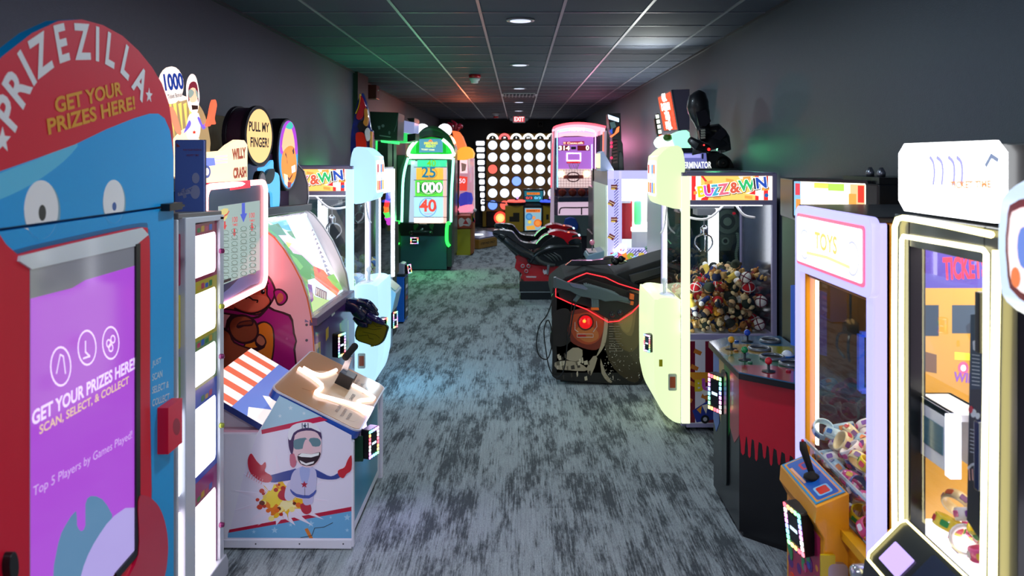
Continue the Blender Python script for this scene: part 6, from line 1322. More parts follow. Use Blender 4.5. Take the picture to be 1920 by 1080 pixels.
# ================================================================ cabinet with tall red sign between the shooting game and lattice crane
def sign_cabinet():
    t = thing('red_sign_game', 'white game tower topped by a tall red lit sign and a glowing pale green dome', 'arcade machine', (1.5, 8.6, 0)); Y = 8.35
    g = G(); g.box(1.47, 8.2, .03, 1.85, 9.2, 1.72, m('c8ccc8', .4)); g.build('cabinet', t, .01)
    fr = near(Y); P = fr.pts([(1262, 168), (1293, 167), (1293, 244), (1274, 244)])
    g = G(); g.prism(fr, P, -.35, 0, m('6a6278', .45)); sg = g.build('sign_box', t, .004)
    a = fr.w(*fr.px(1262, 168), 0); b = fr.w(*fr.px(1274, 245), 0); c = at(1234, 181, 8.85); d = at(1246, 247, 8.85)
    ff = FR(c, a-c, (b-a)); 
    L = (a-c).length
    ff = FR(d, b-d, c-d); g = G(); q = [ff.o, b, a, c]; l = [((p-ff.o).dot(ff.u), (p-ff.o).dot(ff.v)) for p in q]
    g.prism(ff, l, -.02, .01, m('5a6074', .35, .3)); cxy = (sum(p[0] for p in l)/4, sum(p[1] for p in l)/4); l2 = [(cxy[0]+(x-cxy[0])*.86, cxy[1]+(y-cxy[1])*.92) for x, y in l]
    g.prism(ff, l2, .0, .014, em('e83818', 1.5)); g.up(4)
    for i, s in enumerate(('OLL', 'DOWN', 'THE', 'HALL')): g.text(ff, (cxy[0]+(-.02), cxy[1]+.16-.1*i), s, .11, em('fff4ec', 3), px=False, bold=.04, sx=.8, base=.01)
    for x, y in ((-.03, .16), (-.02, .05), (.02, -.05), (-.01, -.15)): g.art(ff, ell(cxy[0]+x, cxy[1]+y, .05, .045, 14), em('fff4ec', 3), px=False, base=.006)
    g.build('lit_sign', sg)
    # green-white dome
    g = G(); P3 = lambda x, y, d=0: at(x, y, Y+.15+d)
    GW = em('d8fff0', 1.7); g.tube([P3(1228, 272), P3(1240, 268), P3(1256, 278), P3(1264, 300), P3(1266, 330)], [.03, .085, .13, .14, .13], GW, 14, sm=3); g.build('glowing_dome', t)
    g = G(); g.prism(near(Y+.0), near(Y).pts(smooth([(1260, 256), (1268, 250), (1293, 248), (1293, 320), (1272, 320), (1270, 290)], 3)), -.3, 0, em('a8ffd8', 1.1)); g.build('green_arch', t, .01)
    g = G(); g.ball(P3(1252, 258, -.1), .05, m('58882c', .35, coat=.4), .05, .04); g.build('green_cap', t)
    # strip of white tiles
    g = G(); ft = near(Y+.3); g.prism(ft, ft.pts([(1227, 224), (1233, 212), (1236, 213), (1243, 262), (1236, 264), (1231, 250)]), -.06, 0, m('181418', .4)); g.up(1)
    for k in range(5): x = 1232+k*1.6; y = 219+k*9.5; g.art(ft, [(x-3, y-3.5), (x+3, y-4.5), (x+4, y+2.5), (x-2, y+3.5)], em('e8ffe8' if k < 4 else 'ff5040', 1.5))
    g.build('tile_strip', t)
sign_cabinet()

# ================================================================ ride-on motorbikes
def bike(Y, lab):
    """side view outlines traced at distance Y0 and built there with real width; copied for the second bike"""
    Y0 = 11.15; fr = near(Y0); t = thing('motorbike_ride', lab, 'ride-on motorbike', (.5, Y0, 0), 'ride-on motorbikes')
    Q = lambda x, y: (900+x/5.4, 380+y/5.4); P = lambda l, sm=3: fr.pts(smooth([Q(*p) for p in l], sm) if sm else [Q(*p) for p in l])
    BK = m('0e1013', .22, coat=.7); BK2 = m('1c2226', .25, coat=.6); RD = m('c80c1c', .2, coat=.8)
    g = G(); g.prism(fr, P([(400, 795), (410, 790), (1150, 790), (1150, 895), (400, 895)], 0), -.35, .05, m('24282a', .3)); g.prism(fr, P([(405, 895), (1150, 895), (1150, 905), (405, 905)], 0), -.36, .06, m('70787c', .3, .5)); g.prism(fr, P([(410, 905), (1150, 905), (1150, 985), (410, 985)], 0), -.34, .04, m('10171c', .35)); g.prism(fr, P([(430, 985), (470, 985), (470, 1008), (430, 1008)], 0), -.3, .0, RUB); g.prism(fr, P([(1050, 985), (1110, 985), (1110, 1008), (1050, 1008)], 0), -.3, .0, RUB); g.build('platform', t, .006)
    g = G(); g.prism(fr, P([(370, 535), (420, 545), (460, 560), (500, 612), (560, 636), (700, 640), (900, 645), (900, 792), (440, 792), (428, 730), (390, 695), (352, 662), (366, 600)], 2), -.26, -.02, RD); g.prism(fr, P([(440, 740), (900, 740), (900, 792), (440, 792)], 0), -.3, .03, RD); lb = g.build('lower_body', t, .03); lb['label'] = 'glossy red lower body'
    for x, y in ((432, 640), (490, 640), (468, 692)):
        c = fr.w(*fr.px(*Q(x, y)), -.01); g = G(); g.lathe([(.035, 0), (.034, .012), (.022, .02)], RD, c, axis=(0, -1, 0), n=18); g.torus(c+Vector((0, -.015, 0)), .022, .006, m('d8d8dc', .2, .6), axis=(0, 1, 0), n=18); g.build('exhaust_ring', lb)
    g = G(); g.up(1); g.art(fr, [Q(465, 742), Q(570, 742), Q(568, 756), Q(470, 754)], m('d8d0d4', .3), base=.03); g.art(fr, [Q(636, 700), Q(640, 672), Q(655, 690), Q(668, 676), Q(680, 690), Q(674, 722), Q(650, 728)], m('e0dce0', .3), base=-.01); g.build('badge', lb)
    # seat and tail
    g = G(); g.prism(fr, P([(125, 300), (140, 284), (200, 280), (300, 290), (335, 305), (370, 350), (410, 392), (460, 410), (530, 416), (565, 415), (600, 375), (650, 332), (700, 318), (740, 350), (700, 420), (560, 470), (430, 480), (360, 430), (300, 370), (230, 330), (150, 325)]), -.22, -.04, BK); st = g.build('seat', t, .04)
    g = G(); g.tube([fr.w(*fr.px(*Q(x, y)), n) for x, y, n in ((190, 335, -.02), (260, 380, 0), (340, 440, 0), (430, 500, 0), (520, 540, 0), (560, 560, 0))], [.03, .055, .06, .065, .06, .04], BK2, 12, sm=3); g.tube([fr.w(*fr.px(*Q(x, y)), n) for x, y, n in ((190, 335, -.24), (260, 380, -.26), (340, 440, -.26), (430, 500, -.26), (520, 540, -.26))], [.03, .055, .06, .065, .06], BK2, 12, sm=3); g.prism(fr, P([(140, 310), (240, 345), (380, 450), (520, 500), (620, 600), (540, 620), (470, 600), (380, 560), (250, 430), (135, 335)]), -.22, -.04, BK); g.build('tail', t, .02)
    for i, (x, y) in enumerate(((245, 355), (345, 440))): g = G(); g.torus(fr.w(*fr.px(*Q(x, y)), 0), .055, .006, m('000000', .3), axis=(1, 0, -.8), n=18, k=6); g.build('tail_seam', t)
    # side fairing
    g = G(); g.prism(fr, P([(480, 600), (520, 540), (600, 470), (660, 400), (760, 345), (860, 380), (900, 420), (1010, 400), (1030, 440), (1030, 640), (900, 645), (700, 636), (560, 622)]), -.28, .02, m('14181a', .25, coat=.6)); fg = g.build('fairing', t, .03)
    g = G(); g.tube([fr.w(*fr.px(*Q(x, y)), .02) for x, y in ((500, 610), (560, 530), (640, 480), (740, 450), (850, 440), (1000, 440))], [.02, .035, .04, .035, .03, .02], m('1c2022', .2, coat=.8), 10, sm=4); g.tube([fr.w(*fr.px(*Q(x, y)), .02) for x, y in ((560, 540), (600, 590), (680, 622), (760, 632))], [.03, .035, .03, .02], m('4a4e4c', .3, .4), 10, sm=4); g.build('fairing_rib', fg)
    for k in range(4):
        g = G(); g.tube([fr.w(*fr.px(*Q(x, y)), .025) for x, y in ((640+k*35, 520-k*6), (700+k*35, 560-k*6), (740+k*30, 600-k*6))], [.006, .018, .006], m('2c3234', .2, coat=.8), 8, sm=3); g.build('cooling_rib', fg)
    # tank
    g = G(); g.prism(fr, P([(690, 318), (720, 295), (790, 282), (850, 292), (880, 300), (950, 308), (1000, 325), (1022, 350), (1018, 372), (960, 385), (900, 412), (880, 408), (840, 365), (770, 335)]), -.28, .035, RD); tk = g.build('tank', t, .035); tk['label'] = 'glossy red tank'
    g = G(); g.prism(fr, P([(890, 405), (920, 372), (980, 360), (1015, 372), (1010, 405), (930, 415)]), -.2, .05, m('0c1418', .12, coat=1)); g.build('windshield', t, .01)
    g = G(); c = fr.w(*fr.px(*Q(990, 335)), .03); g.tube([c, c+Vector((-.03, -.06, .01)), c+Vector((-.08, -.10, 0))], .014, RUB, 10); c2 = fr.w(*fr.px(*Q(990, 335)), -.27); g.tube([c2, c2+Vector((-.03, .06, .01)), c2+Vector((-.08, .10, 0))], .014, RUB, 10); g.bar(c+Vector((0, -.0, 0)), c2, .02, .02, STEEL); g.build('handlebar', t)
    for x, y, h, r in ((895, 302, 'ff6040', .014), (1000, 270+60, 'a0d8ff', .02)): g = G(); g.ball(fr.w(*fr.px(*Q(x, y)), .02), r, em(h, 4), n=10); g.build('lamp', t)
    g = G(); g.tube([fr.w(*fr.px(*Q(x, y)), .0) for x, y in ((568, 418), (600, 378), (652, 334), (700, 316))], .006, em('a0ffb8', .9), 6, sm=4); g.build('seat_trim', t)
    for i, (x0, x1) in enumerate(((680, 700),)): g = G(); g.prism(fr, P([(680, 625), (705, 625), (690, 725), (674, 725)], 0), .0, .05, m('8a8e92', .3, .5)); g.build('foot_plate', t, .004)
    return t
def copy_tree(o, parent=None, **kw):
    c = o.copy(); COL.objects.link(c); c.parent = parent
    for ch in o.children: copy_tree(ch, c)
    return c
b1 = bike(11.15, 'red and black ride-on motorbike nearer the shooting game')
b2 = copy_tree(b1); b2.location = (.5, 12.25, 0); b2['label'] = 'red and black ride-on motorbike on the side nearer the basketball machine'
def bike_tower():
    t = thing('racing_tower', 'slim black game tower with a lit robot picture on top beside the wall', 'arcade machine', (1.5, 12.6, 0)); Y = 12.4; fr = near(Y)
    g = G(); g.box(1.22, Y, .03, 1.85, 13.4, 1.75, m('121216', .35)); g.prism(fr, fr.pts([(1148, 255), (1160, 250), (1168, 270), (1170, 320), (1146, 320)]), -.3, 0, m('101014', .4)); g.build('cabinet', t, .008)
    g = G(); g.prism(fr, fr.pts([(1140, 213), (1163, 212), (1165, 262), (1150, 262), (1142, 240)]), -.3, .02, m('0c0c12', .35)); h = g.build('head_box', t, .005)
    g = G(); g.up(2); B = .02; g.art(fr, [(1140, 215), (1160, 222), (1160, 229), (1141, 223)], em('b8d8ff', 3), base=B); g.art(fr, [(1143, 230), (1152, 228), (1155, 238), (1146, 242)], m('68888c', .3), base=B); g.art(fr, [(1143, 256), (1152, 250), (1156, 240), (1161, 237), (1160, 247), (1150, 255), (1146, 258)], em('ff6838', 2.2), base=B); g.art(fr, [(1142, 246), (1148, 240), (1148, 252)], em('3050c0', 1), base=B); g.build('lit_picture', h)
    g = G(); ft = near(Y-.02); 
    for k in range(7): g.prism(ft, ft.pts([(1148, 264+k*6.5), (1157, 262+k*6.5), (1158, 266+k*6.5), (1149, 268+k*6.5)]), 0, .03, m('5c1420', .3, coat=.4))
    g.build('ribbed_column', t, .003)
    g = G(); 
    for y in (268, 275, 296): g.ball(at(1146.5, y, Y-.03), .02, em('ff2850', 2.5), n=8)
    g.build('lamp_string', t); g = G(); g.prism(fr, fr.pts(smooth([(1160, 285), (1167, 288), (1169, 305), (1168, 322), (1160, 322)], 2)), -.2, .03, m('303840', .3)); g.build('grey_pod', t, .01)
    g = G(); g.box(1.10, 11.95, .1, 1.22, 12.9, .82, m('141418', .3)); g.build('screen_base', t, .01); g = G(); g.box(1.14, 12.0, .84, 1.22, 13.1, 1.5, m('182420', .3)); g.build('screen', t, .01)
bike_tower()

# ================================================================ basketball machine
def hoops():
    Y = 15.5; fr = near(Y); t = thing('basketball_game', 'basketball hoop machine glowing pink with a red digital score board', 'arcade machine', (1.15, 16.2, 0))
    Q = lambda x, y: (1000+x/3.858, 180+y/3.858); P = lambda l, sm=0: fr.pts(smooth([Q(*p) for p in l], sm) if sm else [Q(*p) for p in l])
    def B(name, l, mt, n0=0, n1=.01, bev=.004, sm=0, par=None): g = G(); g.prism(fr, P(l, sm), n0, n1, mt); return g.build(name, par or t, bev)
    B('cabinet', [(150, 900), (520, 900), (520, 730), (150, 730)], m('5a6870', .4), -.9, -.02)
    g = G(); g.box(.70, Y+.25, .03, 1.60, 17.4, 2.45, m('3a3448', .4)); g.build('rear_cage', t, .01)
    # arched head
    B('arched_head', [(140, 240), (160, 222), (230, 203), (330, 196), (430, 208), (520, 225), (520, 270), (440, 296), (330, 286), (230, 288), (175, 300), (140, 300)], em('ffb8c8', 1.3), -.25, 0)
    g = G(); g.up(1)
    for l, h in (([(180, 245), (300, 226), (420, 240), (440, 262), (300, 250), (185, 268)], 'b8e8f8'), ([(190, 262), (330, 245), (430, 262), (430, 272), (330, 258), (195, 274)], 'f0a0e0')): g.art(fr, [Q(*p) for p in l], em(h, 1.5), sm=2)
    g.text(fr, Q(315, 243), 'HOOPS', .09, em('ffffff', 2), bold=.02); g.build('head_art', t)
    g = G(); g.tube([fr.w(*fr.px(*Q(x, y)), .03) for x, y in ((145, 238), (165, 222), (240, 204), (330, 198), (440, 208), (522, 226))], .022, em('ff5060', 2.6), 8, sm=3); g.build('neon_arch', t)
    for xa, xb in ((122, 150), (150, 178), (450, 478), (490, 525)):
        B('side_post', [(xa+14, 260), (xb+6, 250), (xb, 600), (xb, 960), (xa, 960), (xa+8, 600)], glass('f0d8e8', 2) if xa in (150, 450) else em('d0b8d0', .45), -.1, .02)
    for xs, c in (((142, 128), 'ff3848'), ((172, 174), '80e0ff'), ((505, 500), 'ff5838'), ((448, 446), 'f8a0ff')): g = G(); g.tube([fr.w(*fr.px(*Q(xs[0], 262)), .03), fr.w(*fr.px(*Q(xs[1], 660)), .03)], .010, em(c, 2.6), 6); g.build('light_line', t)
    g = G(); g.tube([fr.w(*fr.px(*Q(424, 350+k*30)), .0) for k in range(9)], .008, em('b0e0ff', 3), 6); g.build('dotted_light_line', t)
    p_ = B('back_panel', [(176, 298), (440, 292), (440, 530), (176, 530)], em('a868c8', .9), -.2, -.12)
    g = G(); g.up(1); Z = -.12
    g.art(fr, [Q(182, 357), Q(268, 357), Q(268, 395), Q(182, 395)], em('700820', .7), base=Z); g.art(fr, [Q(322, 357), Q(412, 357), Q(412, 395), Q(322, 395)], em('700820', .7), base=Z); g.art(fr, [Q(276, 366), Q(312, 366), Q(312, 386), Q(276, 386)], m('200810', .3), base=Z); g.art(fr, [Q(218, 330), Q(372, 326), Q(372, 350), Q(218, 352)], em('a81040', .7), base=Z)
    tfit(g, fr, Q(186, 376), Q(266, 376), '314', .085, em('fff0e0', 2.5), .02, base=Z); g.text(fr, Q(395, 376), '0', .12, em('fff0e0', 2.5), base=Z, bold=.02); tfit(g, fr, Q(222, 340), Q(366, 338), '!! Cuuu.uik', .04, em('ffd0b0', 2), .02, base=Z); g.build('score_board', p_)
    g = G(); g.up(2); g.line(fr, [Q(246, 414), Q(344, 414), Q(344, 468), Q(246, 468)], .022, em('fff0ff', 2.5), base=-.1, closed=True); g.build('backboard_square', t)
    c = fr.w(*fr.px(*Q(292, 480)), .02); g = G(); g.torus(c, .12, .010, em('e01828', 1.2), n=24); g.box(c.x-.13, c.y+.1, c.z-.02, c.x+.13, c.y+.13, c.z+.02, RED); g.build('hoop', t)
    g = G(); n = 12
    for k in range(n):
        a = 2*PI*k/n; d = Vector((math.cos(a), math.sin(a), 0)); e = Vector((math.cos(a+.5), math.sin(a+.5), 0)); g.tube([c+d*.12, c+e*.09+Vector((0, 0, -.07)), c+d*.07+Vector((0, 0, -.13))], .004, WHITE, 4)
    g.build('net', t)
    pn = B('lit_front', [(176, 528), (428, 528), (428, 664), (176, 664)], em('e8c8c8', .9), -.1, -.04)
    g = G(); g.up(1); 
    for k in range(13): x = 180+k*20; g.line(fr, [Q(x, 532), Q(x, 660)], .005, m('50404c', .4), base=-.04)
    for k in range(7): y = 536+k*20; g.line(fr, [Q(178, y), Q(426, y)], .005, m('50404c', .4), base=-.04)
    g.line(fr, [Q(290+46*math.cos(a*PI/9), 586+34*math.sin(a*PI/9)) for a in range(18)], .02, m('783040', .4), base=-.04, closed=True); g.art(fr, [Q(220, 574), Q(364, 572), Q(364, 598), Q(220, 600)], m('a85050', .4), base=-.04); g.text(fr, Q(292, 586), 'HOOPS', .06, m('402028', .4), bold=.03, base=-.035)
    g.build('wire_grid', pn)
    for x in (202, 386): g = G(); g.art(fr, [Q(x+28*(1 if k % 2 else .75)*math.cos(k*PI/8), 563+28*(1 if k % 2 else .75)*math.sin(k*PI/8)) for k in range(16)], em('ffe8a0', 2.5), base=-.02, lift=.02); g.art(fr, [Q(x+9*math.cos(k*PI/6), 563+9*math.sin(k*PI/6)) for k in range(12)], em('fff8f0', 3), base=0, lift=.012); g.build('flower_light', t)
    g = G(); c0 = fr.px(*Q(178, 728)); c1 = fr.px(*Q(430, 728)); g.box(c0[0], Y-.08, c0[1]-.035, c1[0], Y+.10, c0[1]-.012, m('c8c0c8', .4)); g.build('ball_tray', t, .004)
    B('bumper', [(178, 733), (430, 730), (430, 762), (178, 766)], m('2c3854', .35), .0, .12, .02); B('lower_panel', [(178, 768), (430, 766), (430, 860), (178, 862)], em('e8c8e0', .7), -.03, .02); B('grey_plinth', [(150, 862), (520, 862), (520, 1010), (150, 1010)], m('687878', .4), -.1, .05)
    g = G(); g.tube([fr.w(*fr.px(*Q(x, y)), .1) for x, y in ((186, 850), (190, 820), (210, 806), (300, 806), (400, 804), (424, 808))], .012, RUB, 8, sm=3); g.tube([fr.w(*fr.px(*Q(346, 808)), .1), fr.w(*fr.px(*Q(346, 856)), .1)], .012, RUB, 8); g.build('rail', t)
    tag((lambda g: (g.prism(fr, P([(226, 882), (300, 880), (318, 960), (230, 960)], 2), .08, .22, m('1848a8', .6)), g)[1])(G()).build('blue_bag', None, .02, origin=(1.0, Y, 0)), 'blue bag hung on the front of the basketball machine', 'bag')
    # balls
    zb = fr.px(*Q(0, 697))[1]
    xs = [fr.px(*Q(x, 0))[0] for x in (209, 283, 350, 416)]
    for i, x in enumerate(xs):
        g = G(); r = .078; c = Vector((x, Y-.0, zb)); g.ball(c, r, m('8c2c1c', .6, bump=.4, bscale=400), n=24)
        for ax in ((1, 0, 0), (0, .3, 1), (.7, .7, 0)): g.torus(c, r*.995, .003, m('301010', .6), ax, 30, 5)
        o = g.build('basketball', None, origin=c); tag(o, 'basketball in the ball row, %s from the neon pink post end' % ['first', 'second', 'third', 'fourth'][i], 'basketball', 'basketballs in the machine')
hoops()
# ================================================================ giant four-in-a-row wall game
def four_row():
    Y = 22.45; fr = near(Y); t = thing('giant_disc_board', 'giant gold board of glowing round discs at the far end wall', 'arcade machine', (.3, Y+.1, 0))
    P = fr.px; GD = m('c08c40', .5)
    g = G(); a = P(912, 396); b = P(1100, 261); g.prism(fr, [(a[0], a[1]), (b[0]-.45, a[1]), (b[0]-.45, b[1]), (a[0], b[1])], -.12, 0, GD); g.prism(fr, [(a[0]+.05, b[1]), (b[0]-.45, b[1]), (b[0]-.45, P(0, 250)[1]), (a[0]+.12, P(0, 250)[1])], -.12, -.02, m('80601c', .5)); g.prism(fr, [(a[0], .03), (b[0]-.45, .03), (b[0]-.45, a[1]), (a[0], a[1])], -.1, -.06, m('100c10', .5)); bd = g.build('board', t, .004)
    g = G(); g.up(1)
    for r in range(7):
        for c in range(8):
            x = 912.5+22.4*c; y = 261+22.4*r
            g.art(fr, pe(x, y, 1.2, 1.2, 8), m('a88038', .5))
    g.build('corner_studs', bd)
    names = {(2, 0): ('ff7060', 'red'), (3, 2): ('90b8ff', 'blue'), (5, 0): ('80a8ff', 'blue'), (5, 1): ('ff6858', 'red')}
    for r in range(6):
        for c in range(6):
            x = 923.8+22.35*c; y = 272.3+22.45*r; col, nm = names.get((r, c), ('f0f4ff', None))
            g = G(); u, v = P(x, y); g.prism(fr, ell(u, v, .146, .146, 28), -.01, .004, m('181014' if nm != 'blue' else '1838c0', .4)); g.prism(fr, ell(u, v, .128, .128, 28), -.01, .012, em(col, 1.15 if nm is None else 1.0)); o = g.build('disc', bd)
            if nm: o['label'] = 'glowing %s disc' % nm
    for i, (x, s) in enumerate(((923.5, '4'), (946, '20'), (968, '8'), (990.5, '500'), (1013, '6'), (1035, '2'))):
        u, v = P(x, 261); g = G(); g.prism(fr, ell(u, v, .165, .165, 20, 0, 180), -.02, .005, em('ff6868' if i == 1 else 'f8f4e8', 1.4)); g.prism(fr, ell(u, v, .10, .10, 16, 0, 180), -.02, .012, m('141014', .4)); g.up(4); g.text(fr, (u, v+.04), s, .07, em('ffffff', 1.5), px=False, base=.01, bold=.02); o = g.build('score_arch', bd)
    # side ladder of lights
    g = G(); g.prism(fr, fr.pts([(890, 262), (910, 262), (910, 398), (903, 398), (900, 330)]), -.06, -.01, m('1c2430', .4)); g.build('ladder_panel', t)
    for k in range(11):
        y = 268.5+k*11.9*(1+k*.002); x0 = 892.5+k*1.0; g = G(); a = P(x0, y+4.3+k*.12); b = P(908.5, y-4); g.prism(fr, rrect(a[0], a[1], b[0], b[1], .03, 3), -.01, .01, em('f8f8ff', 1.6)); g.build('ladder_light', t)
    g = G(); g.prism(fr, fr.pts([(905, 396), (911.5, 396), (911.5, 425), (905, 425)]), -.05, .03, m('a08018', .4)); g.build('yellow_post', t, .004)
    g = G(); f2 = near(21.9); g.tube([f2.w(*f2.px(x, y), 0) for x, y in ((903, 377), (925, 379), (948, 381))], .02, m('182858', .4), 6); g.build('blue_bar', t)
    u, v = P(938, 408.5); g = G(); g.prism(fr, ell(u, v, .175, .175, 28), -.04, .02, em('ff3c30', 1.6)); g.prism(fr, ell(u, v, .12, .12, 24), 0, .03, em('ffb060', 1.6)); g.prism(fr, ell(u, v, .07, .07, 20), 0, .034, em('f8d890', 1.2)); o = g.build('ring_light', t); o['label'] = 'red and orange ring light'
four_row()
def control_stand():
    Y = 21.25; fr = near(Y); t = thing('connect_game_stand', 'yellow control stand with a blue and orange disc poster before the disc board', 'arcade stand', (.25, 21.5, 0)); P = fr.px
    def bx(x0, x1, y0, y1, mt, d0, d1, name, bev=.006): g = G(); g.prism(fr, fr.pts([(x0, y1), (x1, y1), (x1, y0), (x0, y0)]), d0, d1, mt); return g.build(name, t, bev)
    YM = m('c8a008', .4, coat=.3)
    a = bx(947, 981, 386, 434, YM, -.5, 0, 'yellow_box'); bx(1018, 1036, 385, 433, YM, -.5, 0, 'yellow_box')
    g = G(); g.up(1)
    for q in ((955, 962, 406, 416), (962, 974, 399, 416)): g.art(fr, [(q[0], q[3]), (q[1], q[3]), (q[1], q[2]), (q[0], q[2])], m('241c04', .5))
    g.art(fr, [(1024, 402), (1029, 402), (1029, 412), (1024, 412)], m('241c04', .5)); g.build('black_slots', a)
    bx(981, 1018, 385, 434, m('141824', .35), -.5, .05, 'centre_cabinet')
    g = G(); g.up(2); B = .05; g.art(fr, [(984, 390), (1015, 390), (1014, 431), (984, 432)], em('a8d8ec', .55), base=B); tfit(g, fr, (987, 395), (1012, 395), 'CONNECT 4', .05, em('e86818', .9), .04, base=B)
    g.art(fr, [(986, 392), (1013, 392), (1013, 398), (986, 398)], em('f08030', .8), base=B); tfit(g, fr, (988, 395), (1011, 395), 'CONNECT 4', .045, em('702008', .7), .03, base=B)
    for x, y, r, h in ((992, 406, 6.5, '3880c0'), (1008, 418, 7.5, 'f07828'), (993, 416, 3.4, 'f0c030'), (1001, 408, 3.2, 'f08838')): g.art(fr, pe(x, y, r, r, 18), em(h, .8), base=B); g.art(fr, pe(x, y, r*.65, r*.65, 16), em({'3880c0': '58a0d8', 'f07828': 'f89848', 'f0c030': 'f8e060', 'f08838': 'f8a868'}[h], .8), base=B)
    g.art(fr, [(986, 424), (1002, 422), (1004, 430), (988, 431)], em('f0b048', .8), base=B); g.build('poster', t)
    sc = bx(981, 1020, 355, 380, m('181c28', .3), -.35, -.15, 'screen_head'); g = G(); f2 = near(Y+.15); g.up(1); g.art(f2, [(983, 358), (1018, 358), (1017, 378), (984, 378)], em('206878', .9)); g.art(f2, [(988, 361), (1012, 361), (1012, 365), (988, 365)], em('f08020', 1)); tfit(g, f2, (989, 363), (1011, 363), 'CONNECT 4', .03, em('481808', .6), .03); g.art(f2, [(984, 368), (1000, 368), (1000, 374), (984, 374)], em('102838', .8)); tfit(g, f2, (986, 371), (998, 371), '0/3', .06, em('f05048', 1.4), .02); tfit(g, f2, (1002, 371), (1014, 371), '0/3', .06, em('70c8f8', 1.4), .02); g.build('score_screen', sc)
    g = G(); z0 = P(0, 386)[1]; g.prism(FR((P(982, 0)[0], Y-.05, z0), (0, 1, 0), (0, 0, 1)), [(0, 0), (.15, 0), (.42, .12), (.42, .06), (.42, 0)], -(P(1018, 0)[0]-P(982, 0)[0]), 0, BLACK) if False else g.prism(FR((P(982, 0)[0], 0, 0), (0, 1, 0), (0, 0, 1)), [(Y-.05, z0), (Y+.4, z0), (Y+.4, z0+.16), (Y-.02, z0+.02)], -0.0, (P(1018, 0)[0]-P(982, 0)[0]), BLACK); g.build('sloping_desk', t, .005)
    for x, h, n in ((968, 'ff5a50', 'red'), (1030, '3850f0', 'blue')):
        c = Vector((P(x, 0)[0], Y+.15, z0+.06)); g = G(); g.lathe([(.22, -.05), (.25, 0), (.25, .03), (.2, .05)], m('301418', .4), c, n=30); r_ = g.build('ball_ring_table', t); g = G(); g.torus(c+Vector((0, 0, .045)), .20, .045, em(h, 1.6), n=32); q = g.build('glow_ring', r_); q['label'] = 'glowing %s ring' % n
        g = G(); g.ball(c+Vector((0, -.04, .08)), .05, m('30303c', .3)); g.ball(c+Vector((.03, -.05, .15)), .035, em('c8a0ff', 1.5), n=10); g.build('ball_cup', t)
control_stand()
# low hexagon pad
def pad():
    z = .22; c = [onz(*p, z) for p in ((868, 452), (880, 445), (905, 442), (925, 447), (930, 453), (905, 461), (868, 459))]
    t = thing('floor_pad', 'low hexagonal step platform with lit centre on the floor near the disc board', 'platform', (c[0].x+.3, 18.2, 0))
    FL = FR((0, 0, 0), (1, 0, 0), (0, 1, 0)); X0, Y0_ = -.78, 18.0
    hx = [(-1.24, 17.75), (-1.20, 18.75), (-.75, 19.15), (-.50, 18.5), (-.46, 17.9), (-.80, 17.25)]
    hx = [(-1.30, 17.7), (-1.25, 18.7), (-.78, 19.2), (-.52, 18.7), (-.46, 17.9), (-.83, 17.2)]
    g = G(); g.prism(FL, hx, .01, .20, m('a87820', .4, coat=.3)); g.build('base', t, .004)
    s = [(x+(-.85-x)*.08, y+(18.2-y)*.08) for x, y in hx]; g = G(); g.prism(FL, s, .20, .23, m('8c90b8', .25, .3)); g.build('top_plate', t, .003)
    g = G(); g.prism(FL, ell(-.92, 18.1, .15, .2, 20), .229, .236, em('e8f0ff', 1.3)); g.build('centre_light', t)
    fa = FR((-.83, 17.2, 0), (.37, .7, 0), (0, 0, 1)); g = G(); g.up(1); tfit(g, fa, (.08, .11), (.70, .11), 'STEP PAD ONLY', .05, m('302008', .5), .03, px=False); g.build('lettering', t)
pad()

